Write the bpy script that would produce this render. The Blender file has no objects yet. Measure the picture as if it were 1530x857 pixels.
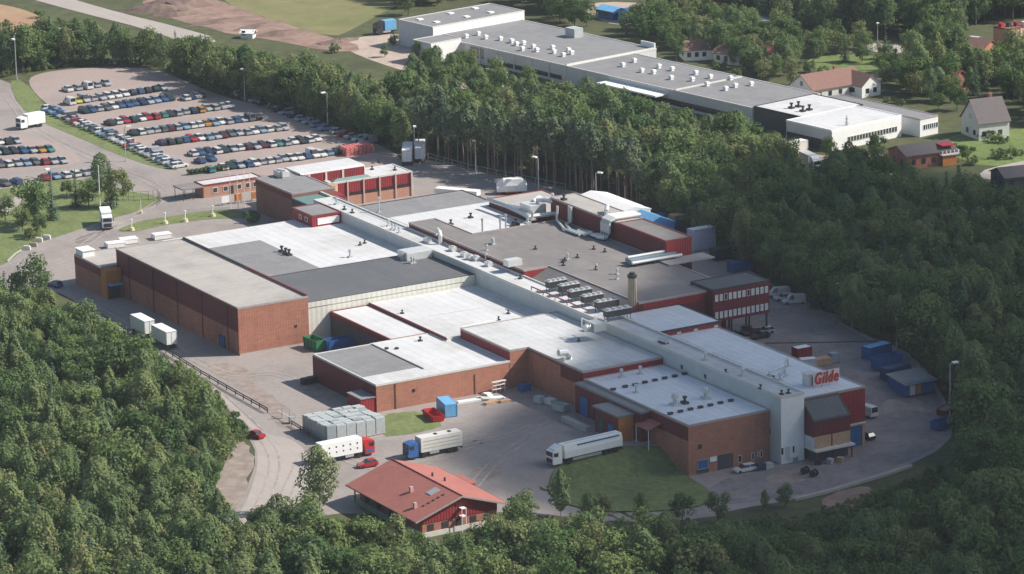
import bpy, bmesh, math, random
import numpy as np
from mathutils import Vector, Matrix
from mathutils.geometry import delaunay_2d_cdt, tessellate_polygon

SC = bpy.context.scene
COL = SC.collection
rnd = random.Random(7)

# ------------------------------------------------------------------ camera
# World: x runs along the long axis of the plant (towards the lower right of the photo),
# y runs away to the right, z up, metres.
F_PX, CX, CY = 6000.0, 765.0, 428.5
PITCH, ROLL, HEAD = math.radians(14.98), math.radians(1.25), math.radians(150.06)
CAM_H = 227.0

def _cam_axes():
    fw = np.array([0, math.cos(PITCH), -math.sin(PITCH)]); R = np.array([1.0, 0, 0])
    D = np.cross(fw, R)
    c, s = math.cos(ROLL), math.sin(ROLL)
    R2, D2 = c * R + s * D, -s * R + c * D
    W = np.array([[math.sin(HEAD), math.cos(HEAD), 0], [-math.cos(HEAD), math.sin(HEAD), 0], [0, 0, 1.0]])
    return W @ R2, W @ D2, W @ fw
AX_R, AX_D, AX_F = _cam_axes()

def _ray(px, py):
    return AX_F * F_PX + AX_R * (px - CX) + AX_D * (py - CY)
_d = _ray(765, 560)
CAM = np.array([_d[0] * CAM_H / _d[2], _d[1] * CAM_H / _d[2], CAM_H])

def sstep(t):
    t = min(1.0, max(0.0, t)); return t * t * (3 - 2 * t)

def terr(x, y):
    """The ground falls about 3.6 m towards the lower yard at the plant's near end."""
    a = sstep((x - 54) / 11.0) * sstep((y + 42) / 20.0)
    b = sstep((x - 33) / 28.0)
    k = sstep((y - 12) / 10.0)
    return -3.65 * (a * (1 - k) + b * k)

def at(px, py, z=0.0):
    """Point of the world seen at a pixel of the photograph, at height z."""
    d = _ray(px, py); t = (z - CAM_H) / d[2]
    return (CAM[0] + d[0] * t, CAM[1] + d[1] * t)

def on_ground(px, py, dz=0.0):
    z = 0.0
    for _ in range(12):
        x, y = at(px, py, z); z = terr(x, y)
    return (x, y, z + dz)

def to_px(x, y, z):
    v = np.array([x, y, z]) - CAM; f = v @ AX_F
    return (CX + F_PX * (v @ AX_R) / f, CY + F_PX * (v @ AX_D) / f, f)

cam_d = bpy.data.cameras.new("camera"); cam = bpy.data.objects.new("camera", cam_d); COL.objects.link(cam)
m3 = Matrix((AX_R, -AX_D, -AX_F)).transposed()
cam.matrix_world = Matrix.Translation(Vector(CAM)) @ m3.to_4x4()
cam_d.sensor_width = 36.0; cam_d.lens = 36.0 * F_PX / 1530.0
cam_d.clip_start = 5.0; cam_d.clip_end = 30000.0
SC.camera = cam

# ------------------------------------------------------------------ sky, sun, exposure
SUN_V = Vector((0.55, 1.05, 1.0)).normalized()          # towards the sun
SUN_EL = math.asin(SUN_V.z); SUN_ROT = math.atan2(SUN_V.x, SUN_V.y)
world = bpy.data.worlds.new("World"); SC.world = world; world.use_nodes = True
nt = world.node_tree; nt.nodes.clear()
sky = nt.nodes.new("ShaderNodeTexSky"); sky.sky_type = 'NISHITA'; sky.sun_disc = False
sky.sun_elevation = SUN_EL; sky.sun_rotation = SUN_ROT; sky.air_density = 1.2; sky.dust_density = 1.0
bg = nt.nodes.new("ShaderNodeBackground"); bg.inputs[1].default_value = 0.085
wo = nt.nodes.new("ShaderNodeOutputWorld")
nt.links.new(sky.outputs[0], bg.inputs[0]); nt.links.new(bg.outputs[0], wo.inputs[0])
sun_d = bpy.data.lights.new("sun", 'SUN'); sun_d.energy = 4.9; sun_d.angle = math.radians(0.5)
sun_d.color = (1.0, 0.93, 0.84)
sun = bpy.data.objects.new("sun", sun_d); COL.objects.link(sun)
sun.rotation_euler = SUN_V.to_track_quat('Z', 'Y').to_euler(); sun.location = (200, 380, 360)
SC.view_settings.view_transform = 'Standard'; SC.view_settings.look = 'None'
SC.view_settings.exposure = 0.4; SC.view_settings.gamma = 1.0
SC.view_settings.use_curve_mapping = False
SC.cycles.max_bounces = 6; SC.cycles.diffuse_bounces = 3; SC.cycles.glossy_bounces = 2
SC.cycles.transmission_bounces = 3; SC.cycles.volume_bounces = 0; SC.cycles.transparent_max_bounces = 6

# ------------------------------------------------------------------ materials
MATS = {}
def mat(name, col, rough=0.8, var=0.12, scale=0.6, metal=0.0, bump=0.0, stain=None, stain_amt=0.0,
        stain_scale=0.08, ribs=None, rib_amt=0.1, seams=None, seam_col=0.75, spec=0.3, obj_color=False, stretch=None):
    """Procedural surface: base colour, fine grain, broad stains with a shape of their own, ribs or seams."""
    if name in MATS: return MATS[name]
    m = bpy.data.materials.new(name); m.use_nodes = True
    t = m.node_tree; N = t.nodes; L = t.links
    b = N["Principled BSDF"]; b.inputs["Roughness"].default_value = rough; b.inputs["Metallic"].default_value = metal
    b.inputs["Specular IOR Level"].default_value = spec
    tc = N.new("ShaderNodeTexCoord"); vec = tc.outputs["Object"]
    if stretch:
        mp = N.new("ShaderNodeMapping"); mp.inputs["Scale"].default_value = stretch
        L.new(vec, mp.inputs[0]); nvec = mp.outputs[0]
    else: nvec = vec
    no = N.new("ShaderNodeTexNoise"); no.inputs["Scale"].default_value = scale; no.inputs["Detail"].default_value = 6
    no.inputs["Roughness"].default_value = 0.65
    L.new(nvec, no.inputs["Vector"])
    mr = N.new("ShaderNodeMapRange"); mr.inputs["From Min"].default_value = 0.3; mr.inputs["From Max"].default_value = 0.7
    mr.inputs["To Min"].default_value = 1 - var; mr.inputs["To Max"].default_value = 1 + var
    L.new(no.outputs["Fac"], mr.inputs["Value"])
    if obj_color:
        oi = N.new("ShaderNodeObjectInfo"); base = oi.outputs["Color"]
    else:
        rgb = N.new("ShaderNodeRGB"); rgb.outputs[0].default_value = (*col, 1); base = rgb.outputs[0]
    mul = N.new("ShaderNodeVectorMath"); mul.operation = 'SCALE'
    L.new(base, mul.inputs[0]); L.new(mr.outputs[0], mul.inputs["Scale"]); out = mul.outputs[0]
    if stain:
        n2 = N.new("ShaderNodeTexNoise"); n2.inputs["Scale"].default_value = stain_scale; n2.inputs["Detail"].default_value = 9
        n2.inputs["Roughness"].default_value = 0.7
        L.new(vec, n2.inputs["Vector"])
        r2 = N.new("ShaderNodeMapRange"); r2.inputs["From Min"].default_value = 0.47; r2.inputs["From Max"].default_value = 0.68
        r2.inputs["To Max"].default_value = stain_amt
        L.new(n2.outputs["Fac"], r2.inputs["Value"])
        mx = N.new("ShaderNodeMix"); mx.data_type = 'RGBA'; mx.inputs["B"].default_value = (*stain, 1)
        L.new(r2.outputs[0], mx.inputs["Factor"]); L.new(out, mx.inputs["A"]); out = mx.outputs["Result"]
    hgt = no.outputs["Fac"]
    if seams:
        br = N.new("ShaderNodeTexBrick"); br.inputs["Scale"].default_value = 1.0
        br.inputs["Brick Width"].default_value = seams[0]; br.inputs["Row Height"].default_value = seams[1]
        br.inputs["Mortar Size"].default_value = seams[2]; br.inputs["Mortar Smooth"].default_value = 0.4
        br.inputs["Color1"].default_value = (1, 1, 1, 1); br.inputs["Color2"].default_value = (0.93, 0.93, 0.93, 1)
        br.inputs["Mortar"].default_value = (seam_col, seam_col, seam_col, 1)
        L.new(vec, br.inputs["Vector"])
        mm = N.new("ShaderNodeMix"); mm.data_type = 'RGBA'; mm.blend_type = 'MULTIPLY'; mm.inputs["Factor"].default_value = 1
        L.new(out, mm.inputs["A"]); L.new(br.outputs["Color"], mm.inputs["B"]); out = mm.outputs["Result"]
    if ribs:
        sx = N.new("ShaderNodeSeparateXYZ"); L.new(vec, sx.inputs[0])
        ad = N.new("ShaderNodeMath"); ad.operation = 'ADD'; L.new(sx.outputs[0], ad.inputs[0]); L.new(sx.outputs[1], ad.inputs[1])
        mu = N.new("ShaderNodeMath"); mu.operation = 'MULTIPLY'; mu.inputs[1].default_value = 2 * math.pi / ribs; L.new(ad.outputs[0], mu.inputs[0])
        si = N.new("ShaderNodeMath"); si.operation = 'SINE'; L.new(mu.outputs[0], si.inputs[0])
        hgt = si.outputs[0]
    if bump or ribs:
        bp = N.new("ShaderNodeBump"); bp.inputs["Strength"].default_value = bump or rib_amt; bp.inputs["Distance"].default_value = 0.05
        L.new(hgt, bp.inputs["Height"]); L.new(bp.outputs[0], b.inputs["Normal"])
    L.new(out, b.inputs["Base Color"])
    MATS[name] = m; return m

M_WHITE_ROOF = mat("white_roof_membrane", (0.64, 0.645, 0.65), 0.7, 0.05, 0.4, stain=(0.46, 0.45, 0.42), stain_amt=0.65, stain_scale=0.09, seams=(30, 2.2, 0.13), seam_col=0.84)
M_WHITE_ROOF2 = mat("weathered_white_roof", (0.60, 0.61, 0.61), 0.7, 0.06, 0.5, stain=(0.38, 0.37, 0.35), stain_amt=0.55, stain_scale=0.11, seams=(24, 1.8, 0.12), seam_col=0.82)
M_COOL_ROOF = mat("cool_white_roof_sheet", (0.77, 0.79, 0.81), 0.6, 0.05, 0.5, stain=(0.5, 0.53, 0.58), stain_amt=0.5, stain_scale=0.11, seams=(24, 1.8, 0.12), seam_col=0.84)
M_PALE_ROOF = mat("pale_grey_roof", (0.44, 0.41, 0.38), 0.85, 0.07, 0.5, stain=(0.26, 0.25, 0.23), stain_amt=0.6, stain_scale=0.12, seams=(1.6, 40, 0.12), seam_col=0.84)
M_GREY_ROOF = mat("grey_roof_felt", (0.26, 0.26, 0.265), 0.85, 0.08, 0.5, stain=(0.16, 0.16, 0.16), stain_amt=0.5, stain_scale=0.1, seams=(12, 1.1, 0.1), seam_col=0.8)
M_DARK_ROOF = mat("dark_roof_felt", (0.125, 0.132, 0.142), 0.8, 0.07, 0.5, stain=(0.18, 0.18, 0.18), stain_amt=0.4, stain_scale=0.07, seams=(10, 1.0, 0.09), seam_col=0.78)
M_BROWN_ROOF = mat("brownish_roof_felt", (0.215, 0.2, 0.195), 0.85, 0.09, 0.4, stain=(0.33, 0.3, 0.28), stain_amt=0.6, stain_scale=0.06, seams=(14, 1.2, 0.1), seam_col=0.8)
M_BRICK = mat("brick_masonry", (0.425, 0.187, 0.127), 0.9, 0.2, 1.3, bump=0.1, stain=(0.25, 0.125, 0.09), stain_amt=0.65, stain_scale=0.3, seams=(0.9, 0.3, 0.03), seam_col=0.85, stretch=(0.5, 0.5, 4))
M_PILASTER = mat("pinkish_concrete", (0.52, 0.38, 0.34), 0.8, 0.1, 1.0)
M_BRICK_SHADED = mat("shaded_brick_masonry", (0.25, 0.125, 0.105), 0.9, 0.15, 1.3, bump=0.1, stain=(0.18, 0.09, 0.08), stain_amt=0.5, stain_scale=0.3, stretch=(0.5, 0.5, 4))  # darker copy of the brick, with the office wall's shade put into its colour
M_BRICK_PALE = mat("pale_brick_masonry", (0.44, 0.24, 0.17), 0.9, 0.15, 1.3, bump=0.1, stretch=(0.5, 0.5, 4))
M_MAROON = mat("maroon_cladding", (0.155, 0.032, 0.036), 0.6, 0.12, 0.5, ribs=0.6, rib_amt=0.5, stain=(0.1, 0.03, 0.035), stain_amt=0.4, stain_scale=0.3)
M_RED = mat("red_cladding", (0.26, 0.03, 0.035), 0.55, 0.1, 0.5, ribs=0.6, rib_amt=0.5)
M_CREAM = mat("cream_wall_panel", (0.66, 0.65, 0.58), 0.7, 0.06, 0.6, ribs=1.2, rib_amt=0.3, stain=(0.4, 0.42, 0.4), stain_amt=0.3, stain_scale=0.3)
M_PALEBLUE = mat("pale_spine_panel", (0.52, 0.56, 0.56), 0.65, 0.05, 0.6, ribs=1.2, rib_amt=0.3, stain=(0.36, 0.4, 0.41), stain_amt=0.4, stain_scale=0.2)
M_WHITE = mat("white_paint", (0.83, 0.83, 0.81), 0.5, 0.05, 1.0)
M_OFFWHITE = mat("offwhite_paint", (0.62, 0.61, 0.57), 0.6, 0.08, 1.0)
M_GREYWALL = mat("grey_wall_panel", (0.58, 0.59, 0.6), 0.7, 0.06, 0.5, ribs=1.0, rib_amt=0.3)
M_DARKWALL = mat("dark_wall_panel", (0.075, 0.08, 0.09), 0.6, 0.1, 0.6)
M_TRIM = mat("metal_edge_trim", (0.42, 0.36, 0.34), 0.5, 0.1, 1.0, metal=0.2)
M_TRIM_RED = mat("red_edge_trim", (0.22, 0.05, 0.05), 0.5, 0.1, 1.0)
M_TRIM_DARK = mat("dark_edge_trim", (0.06, 0.055, 0.055), 0.6, 0.1, 1.0)
M_STEEL = mat("galvanised_steel", (0.55, 0.57, 0.58), 0.4, 0.1, 1.5, metal=0.5)
M_DUCT = mat("silver_duct", (0.68, 0.69, 0.68), 0.4, 0.08, 1.5, metal=0.3)
M_DKMETAL = mat("dark_metal", (0.055, 0.055, 0.06), 0.5, 0.2, 1.5, metal=0.2)
M_GLASS = mat("dark_window_glass", (0.03, 0.035, 0.045), 0.12, 0.2, 0.5, spec=0.8)
M_PALEGLASS = mat("pale_window_blind", (0.62, 0.64, 0.66), 0.3, 0.15, 0.6, spec=0.5)
M_BLUE = mat("blue_paint", (0.04, 0.125, 0.32), 0.45, 0.12, 1.0)
M_LBLUE = mat("light_blue_sheet", (0.16, 0.42, 0.68), 0.5, 0.12, 0.8)
M_GREENP = mat("green_paint", (0.05, 0.2, 0.09), 0.5, 0.12, 1.0)
M_ORANGE = mat("orange_timber", (0.50, 0.19, 0.06), 0.7, 0.15, 1.0)
M_TEAL = mat("teal_roof_sheet", (0.14, 0.24, 0.23), 0.5, 0.08, 0.5, ribs=0.5, rib_amt=0.4)
M_REDP = mat("red_paint", (0.5, 0.03, 0.03), 0.4, 0.08, 1.0)
M_TAN = mat("tan_render", (0.42, 0.35, 0.26), 0.8, 0.12, 0.8)
M_CONC = mat("concrete", (0.40, 0.385, 0.36), 0.9, 0.12, 0.8)
M_TYRE = mat("tyre_rubber", (0.025, 0.025, 0.027), 0.8, 0.1, 2.0)
M_TIMBER = mat("plank_timber", (0.47, 0.31, 0.2), 0.85, 0.15, 1.0)
M_CAR = mat("car_paint", (0.5, 0.5, 0.5), 0.25, 0.02, 1.0, obj_color=True, spec=0.5)
M_ROOFTILE = mat("red_tile_roof", (0.40, 0.15, 0.12), 0.75, 0.08, 1.2, ribs=0.35, rib_amt=0.5, stain=(0.28, 0.1, 0.09), stain_amt=0.4, stain_scale=0.2)
M_BROWNTILE = mat("brown_tile_roof", (0.25, 0.14, 0.115), 0.8, 0.1, 1.2, ribs=0.35, rib_amt=0.5)
M_SLATE = mat("slate_roof", (0.15, 0.13, 0.13), 0.8, 0.1, 1.2, ribs=0.35, rib_amt=0.4)
M_BARK = mat("tree_bark", (0.10, 0.075, 0.055), 0.9, 0.3, 3.0)
M_BIRCHBARK = mat("birch_bark", (0.42, 0.40, 0.36), 0.9, 0.35, 2.0)
M_CRATE = mat("grey_plastic_crate", (0.43, 0.46, 0.46), 0.6, 0.12, 1.2)
M_CRATE_D = mat("blue_grey_plastic_crate", (0.3, 0.34, 0.36), 0.6, 0.12, 1.2)
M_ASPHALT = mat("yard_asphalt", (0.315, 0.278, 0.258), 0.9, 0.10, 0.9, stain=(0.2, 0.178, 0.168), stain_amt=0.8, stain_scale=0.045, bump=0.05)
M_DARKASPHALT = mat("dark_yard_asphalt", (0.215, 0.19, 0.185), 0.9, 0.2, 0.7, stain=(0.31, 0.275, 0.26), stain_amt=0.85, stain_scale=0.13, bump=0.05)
M_CARPARK = mat("car_park_gravel", (0.36, 0.29, 0.262), 0.95, 0.09, 0.8, stain=(0.26, 0.22, 0.2), stain_amt=0.6, stain_scale=0.05)
M_ROAD = mat("road_asphalt", (0.40, 0.355, 0.325), 0.9, 0.07, 0.4, stain=(0.3, 0.265, 0.245), stain_amt=0.5, stain_scale=0.07, stretch=(0.15, 1.5, 1))
M_EARTH = mat("dug_earth", (0.30, 0.20, 0.16), 0.95, 0.3, 0.25, bump=0.5, stain=(0.16, 0.11, 0.09), stain_amt=0.8, stain_scale=0.09)
M_TRACK = mat("tyre_marked_asphalt", (0.35, 0.31, 0.287), 0.9, 0.3, 0.35)
M_HEAP = mat("heaped_earth", (0.17, 0.12, 0.1), 0.95, 0.3, 0.4, bump=0.5, stain=(0.25, 0.18, 0.14), stain_amt=0.7, stain_scale=0.15)
M_WORN = mat("worn_gravel", (0.3, 0.25, 0.22), 0.95, 0.25, 0.5, stain=(0.2, 0.16, 0.13), stain_amt=0.8, stain_scale=0.2)
M_SAND = mat("pale_gravel", (0.46, 0.37, 0.31), 0.95, 0.15, 0.3, stain=(0.3, 0.24, 0.2), stain_amt=0.5, stain_scale=0.1)
M_STUBBLE = mat("ploughed_field", (0.36, 0.22, 0.14), 0.95, 0.15, 0.1, stain=(0.4, 0.33, 0.18), stain_amt=0.6, stain_scale=0.02)
M_MEADOW = mat("meadow_grass", (0.21, 0.2, 0.09), 0.95, 0.15, 0.15, stain=(0.13, 0.16, 0.05), stain_amt=0.7, stain_scale=0.05)
M_LAWN = mat("lawn_grass", (0.165, 0.2, 0.075), 0.95, 0.3, 0.9, bump=0.3, stain=(0.1, 0.125, 0.05), stain_amt=0.85, stain_scale=0.16)
M_GREENLAWN = mat("garden_lawn", (0.15, 0.2, 0.06), 0.95, 0.3, 0.6, stain=(0.1, 0.14, 0.05), stain_amt=0.8, stain_scale=0.1)
M_FLOOR = mat("rough_grass_and_woodland_floor", (0.085, 0.095, 0.04), 0.95, 0.3, 0.3, stain=(0.05, 0.06, 0.03), stain_amt=0.8, stain_scale=0.06)

def leaf_mat(name, cols, transl=0.25):
    m = bpy.data.materials.new(name); m.use_nodes = True
    t = m.node_tree; N = t.nodes; L = t.links; N.clear()
    oi = N.new("ShaderNodeObjectInfo"); tc = N.new("ShaderNodeTexCoord")
    no = N.new("ShaderNodeTexNoise"); no.inputs["Scale"].default_value = 0.55; no.inputs["Detail"].default_value = 3
    L.new(tc.outputs["Object"], no.inputs["Vector"])
    ramp = N.new("ShaderNodeValToRGB"); ramp.color_ramp.elements.remove(ramp.color_ramp.elements[0])
    for i, c in enumerate(cols):
        e = ramp.color_ramp.elements[0] if i == 0 else ramp.color_ramp.elements.new(i / (len(cols) - 1))
        e.position = i / (len(cols) - 1); e.color = (*c, 1)
    L.new(oi.outputs["Random"], ramp.inputs[0])
    mr = N.new("ShaderNodeMapRange"); mr.inputs["From Min"].default_value = 0.3; mr.inputs["From Max"].default_value = 0.7
    mr.inputs["To Min"].default_value = 0.82; mr.inputs["To Max"].default_value = 1.18
    L.new(no.outputs["Fac"], mr.inputs["Value"])
    mu = N.new("ShaderNodeVectorMath"); mu.operation = 'SCALE'; L.new(ramp.outputs[0], mu.inputs[0]); L.new(mr.outputs[0], mu.inputs["Scale"])
    d = N.new("ShaderNodeBsdfDiffuse"); tr = N.new("ShaderNodeBsdfTranslucent"); mx = N.new("ShaderNodeMixShader")
    mx.inputs[0].default_value = transl
    L.new(mu.outputs[0], d.inputs[0]); L.new(mu.outputs[0], tr.inputs[0])
    L.new(d.outputs[0], mx.inputs[1]); L.new(tr.outputs[0], mx.inputs[2])
    o = N.new("ShaderNodeOutputMaterial"); L.new(mx.outputs[0], o.inputs[0])
    return m
LEAF_BROAD = leaf_mat("broadleaf_foliage", [(0.087, 0.151, 0.057), (0.161, 0.228, 0.080), (0.114, 0.181, 0.077), (0.214, 0.268, 0.104), (0.134, 0.208, 0.080), (0.247, 0.268, 0.121)], 0.38)
LEAF_BIRCH = leaf_mat("birch_foliage", [(0.150, 0.219, 0.090), (0.239, 0.288, 0.131), (0.137, 0.212, 0.096), (0.281, 0.301, 0.137), (0.192, 0.260, 0.109), (0.178, 0.246, 0.131)], 0.38)
LEAF_SPRUCE = leaf_mat("spruce_needles", [(0.059, 0.112, 0.066), (0.092, 0.144, 0.073), (0.104, 0.158, 0.108), (0.073, 0.125, 0.082), (0.118, 0.165, 0.086)], 0.15)
LEAF_PINE = leaf_mat("pine_needles", [(0.104, 0.156, 0.085), (0.143, 0.189, 0.104), (0.117, 0.163, 0.101), (0.163, 0.195, 0.111)], 0.15)

# ------------------------------------------------------------------ mesh helpers
class MB:
    """Collects faces for ONE mesh object."""
    def __init__(s): s.v = []; s.f = []; s.m = []
    def add(s, vs, fs, mi=0):
        o = len(s.v); s.v += [tuple(p) for p in vs]; s.f += [tuple(i + o for i in f) for f in fs]; s.m += [mi] * len(fs); return s
    def box(s, x0, y0, z0, x1, y1, z1, mi=0):
        if x0 > x1: x0, x1 = x1, x0
        if y0 > y1: y0, y1 = y1, y0
        vs = [(x0, y0, z0), (x1, y0, z0), (x1, y1, z0), (x0, y1, z0), (x0, y0, z1), (x1, y0, z1), (x1, y1, z1), (x0, y1, z1)]
        return s.add(vs, [(3, 2, 1, 0), (4, 5, 6, 7), (0, 1, 5, 4), (1, 2, 6, 5), (2, 3, 7, 6), (3, 0, 4, 7)], mi)
    def prism(s, poly, z0, z1, mi=0, cap=True):
        """poly CCW; z0/z1 numbers or functions of (x, y)."""
        n = len(poly); f0 = z0 if callable(z0) else (lambda x, y: z0); f1 = z1 if callable(z1) else (lambda x, y: z1)
        vs = [(x, y, f0(x, y)) for x, y in poly] + [(x, y, f1(x, y)) for x, y in poly]
        fs = [(i, (i + 1) % n, (i + 1) % n + n, i + n) for i in range(n)]
        s.add(vs, fs, mi)
        if cap:
            tris = tessellate_polygon([[Vector((x, y, 0)) for x, y in poly]])
            s.add([(x, y, f1(x, y)) for x, y in poly], [t if _ccw(poly, t) else t[::-1] for t in tris], mi)
        return s
    def sheet(s, poly, z, mi=0):
        f1 = z if callable(z) else (lambda x, y: z)
        tris = tessellate_polygon([[Vector((x, y, 0)) for x, y in poly]])
        return s.add([(x, y, f1(x, y)) for x, y in poly], [t if _ccw(poly, t) else t[::-1] for t in tris], mi)
    def tube(s, pts, r, n=8, mi=0, caps=True, r1=None):
        pts = [Vector(p) for p in pts]; rings = []
        for i, p in enumerate(pts):
            a = pts[max(0, i - 1)]; b = pts[min(len(pts) - 1, i + 1)]; d = (b - a).normalized()
            u = d.cross(Vector((0, 0, 1)) if abs(d.z) < 0.9 else Vector((1, 0, 0))).normalized(); w = u.cross(d)
            rr = r if r1 is None else r + (r1 - r) * i / (len(pts) - 1)
            rings.append([p + (u * math.cos(2 * math.pi * k / n) + w * math.sin(2 * math.pi * k / n)) * rr for k in range(n)])
        vs = [q for rg in rings for q in rg]; fs = []
        for i in range(len(pts) - 1):
            for k in range(n):
                fs.append((i * n + k, i * n + (k + 1) % n, (i + 1) * n + (k + 1) % n, (i + 1) * n + k))
        if caps: fs += [tuple(range(n))[::-1], tuple(range((len(pts) - 1) * n, len(pts) * n))]
        return s.add(vs, fs, mi)
    def xf(s, M):
        s.v = [tuple(M @ Vector(p)) for p in s.v]; return s
    def mesh(s, name, mats):
        me = bpy.data.meshes.new(name); me.from_pydata(s.v, [], s.f)
        for m in (mats if isinstance(mats, (list, tuple)) else [mats]): me.materials.append(m)
        if any(s.m): me.polygons.foreach_set("material_index", s.m)
        me.validate(); me.update(); return me
def _ccw(poly, t):
    (ax, ay), (bx, by), (cx, cy) = (poly[i] for i in t)
    return (bx - ax) * (cy - ay) - (by - ay) * (cx - ax) > 0
def ccw(poly):
    a = sum(poly[i][0] * poly[(i + 1) % len(poly)][1] - poly[(i + 1) % len(poly)][0] * poly[i][1] for i in range(len(poly)))
    return list(poly) if a > 0 else list(poly)[::-1]
def inset(poly, d):
    """Inset a CCW polygon by d."""
    n = len(poly); out = []
    for i in range(n):
        p0, p1, p2 = Vector(poly[i - 1]), Vector(poly[i]), Vector(poly[(i + 1) % n])
        a = (p1 - p0).normalized(); b = (p2 - p1).normalized()
        n1 = Vector((-a.y, a.x)); n2 = Vector((-b.y, b.x)); k = 1 + n1.dot(n2)
        out.append(tuple(p1 + (n1 + n2) * (d / max(k, 0.2))))
    return out
def rect(x0, y0, x1, y1): return [(x0, y0), (x1, y0), (x1, y1), (x0, y1)]

GROUPED = {}
def tag(o, label, cat, group=None, kind=None):
    if label: o["label"] = label
    if cat: o["category"] = cat
    if group: o["group"] = group
    if kind: o["kind"] = kind
    return o
def thing(name, label, cat, loc=(0, 0, 0), rz=0.0, group=None):
    o = bpy.data.objects.new(name, None); o.empty_display_size = 0.5; COL.objects.link(o)
    o.location = loc; o.rotation_euler = (0, 0, rz)
    return tag(o, label, cat, group)
def obj(name, me, loc=(0, 0, 0), rz=0.0, parent=None):
    o = bpy.data.objects.new(name, me); COL.objects.link(o); o.location = loc; o.rotation_euler = (0, 0, rz)
    if parent: o.parent = parent
    return o
def part(name, mb, m, parent, label=None, world=True):
    """One part as a mesh of its own; mb is in the parent's axes but, with world=True, measured from the world origin."""
    if world and parent is not None:
        lx, ly, lz = parent.get("_o", (0, 0, 0)) if False else ORI.get(parent.name, (0, 0, 0))
        mb.v = [(x - lx, y - ly, z - lz) for x, y, z in mb.v]
    o = obj(name, mb.mesh(name, m), parent=parent)
    if label: o["label"] = label
    return o
ORI = {}
def wthing(name, label, cat, loc, group=None):
    """A thing whose parts are written in world coordinates."""
    o = thing(name, label, cat, loc, 0.0, group); ORI[o.name] = tuple(loc); return o
def sub(name, mb, m, parent, loc_root):
    lx, ly, lz = loc_root; mb.v = [(x - lx, y - ly, z - lz) for x, y, z in mb.v]
    return obj(name, mb.mesh(name, m), parent=parent)
def struct(name, me, label=None):
    o = obj(name, me); o["kind"] = "structure"; o["label"] = label or name.replace("_", " "); return o
def copy_tree(src, loc, rz=None, label=None, color=None, group=None):
    r = src.copy(); COL.objects.link(r); r.location = loc
    if rz is not None: r.rotation_euler = (0, 0, rz)
    if label: r["label"] = label
    if group: r["group"] = group
    if color: r.color = color
    for ch in list(src.children):
        c = ch.copy(); COL.objects.link(c); c.parent = r
        if color and ch.get("tint"): c.color = color
        for g in ch.children:
            d = g.copy(); COL.objects.link(d); d.parent = c
    return r
ORD = ["first", "second", "third", "fourth", "fifth", "sixth", "seventh", "eighth", "ninth", "tenth", "eleventh", "twelfth",
       "thirteenth", "fourteenth", "fifteenth", "sixteenth", "seventeenth", "eighteenth", "nineteenth", "twentieth"] + \
      ["twenty-" + w for w in ["first", "second", "third", "fourth", "fifth", "sixth", "seventh", "eighth", "ninth"]] + ["thirtieth"] + \
      ["thirty-" + w for w in ["first", "second", "third", "fourth", "fifth", "sixth"]]

# ------------------------------------------------------------------ the ground and what is laid on it
def chaikin(poly, n=2):
    for _ in range(n):
        out = []
        for i in range(len(poly)):
            a, b = Vector(poly[i]), Vector(poly[(i + 1) % len(poly)])
            out += [tuple(a * 0.75 + b * 0.25), tuple(a * 0.25 + b * 0.75)]
        poly = out
    return poly
def drape(name, px, m, dz, smooth=2, jitter=0.0, label=None, kind="structure", step=1.5):
    """A ground sheet whose outline is given in photo pixels, laid dz above the terrain."""
    poly = [on_ground(*p)[:2] for p in px]
    if smooth: poly = chaikin(poly, smooth)
    if jitter: poly = [(x + rnd.uniform(-jitter, jitter), y + rnd.uniform(-jitter, jitter)) for x, y in poly]
    poly = ccw(poly)
    if all(abs(terr(x, y)) < 1e-6 for x, y in poly) and name != "yard":
        me = MB().sheet(poly, dz).mesh(name, m)
    else:
        P = [Vector(p) for p in poly]
        xs = [p.x for p in P]; ys = [p.y for p in P]
        def inside(x, y):
            c = False; j = len(poly) - 1
            for i in range(len(poly)):
                xi, yi = poly[i]; xj, yj = poly[j]
                if (yi > y) != (yj > y) and x < (xj - xi) * (y - yi) / (yj - yi) + xi: c = not c
                j = i
            return c
        gx = np.arange(max(min(xs), 21), max(xs), step); gy = np.arange(max(min(ys), -60), min(max(ys), 110), step)
        inner = [Vector((x, y)) for x in gx for y in gy if inside(x, y)]
        vs, es, fs, *_ = delaunay_2d_cdt(P + inner, [(i, (i + 1) % len(P)) for i in range(len(P))], [], 1, 1e-4)
        me = bpy.data.meshes.new(name)
        me.from_pydata([(v.x, v.y, terr(v.x, v.y) + dz) for v in vs], [], [f if _ccw(vs, f[:3]) else f[::-1] for f in fs])
        me.materials.append(m)
    o = obj(name, me); o["kind"] = kind; o["label"] = label or name.replace("_", " ")
    return o

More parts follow.
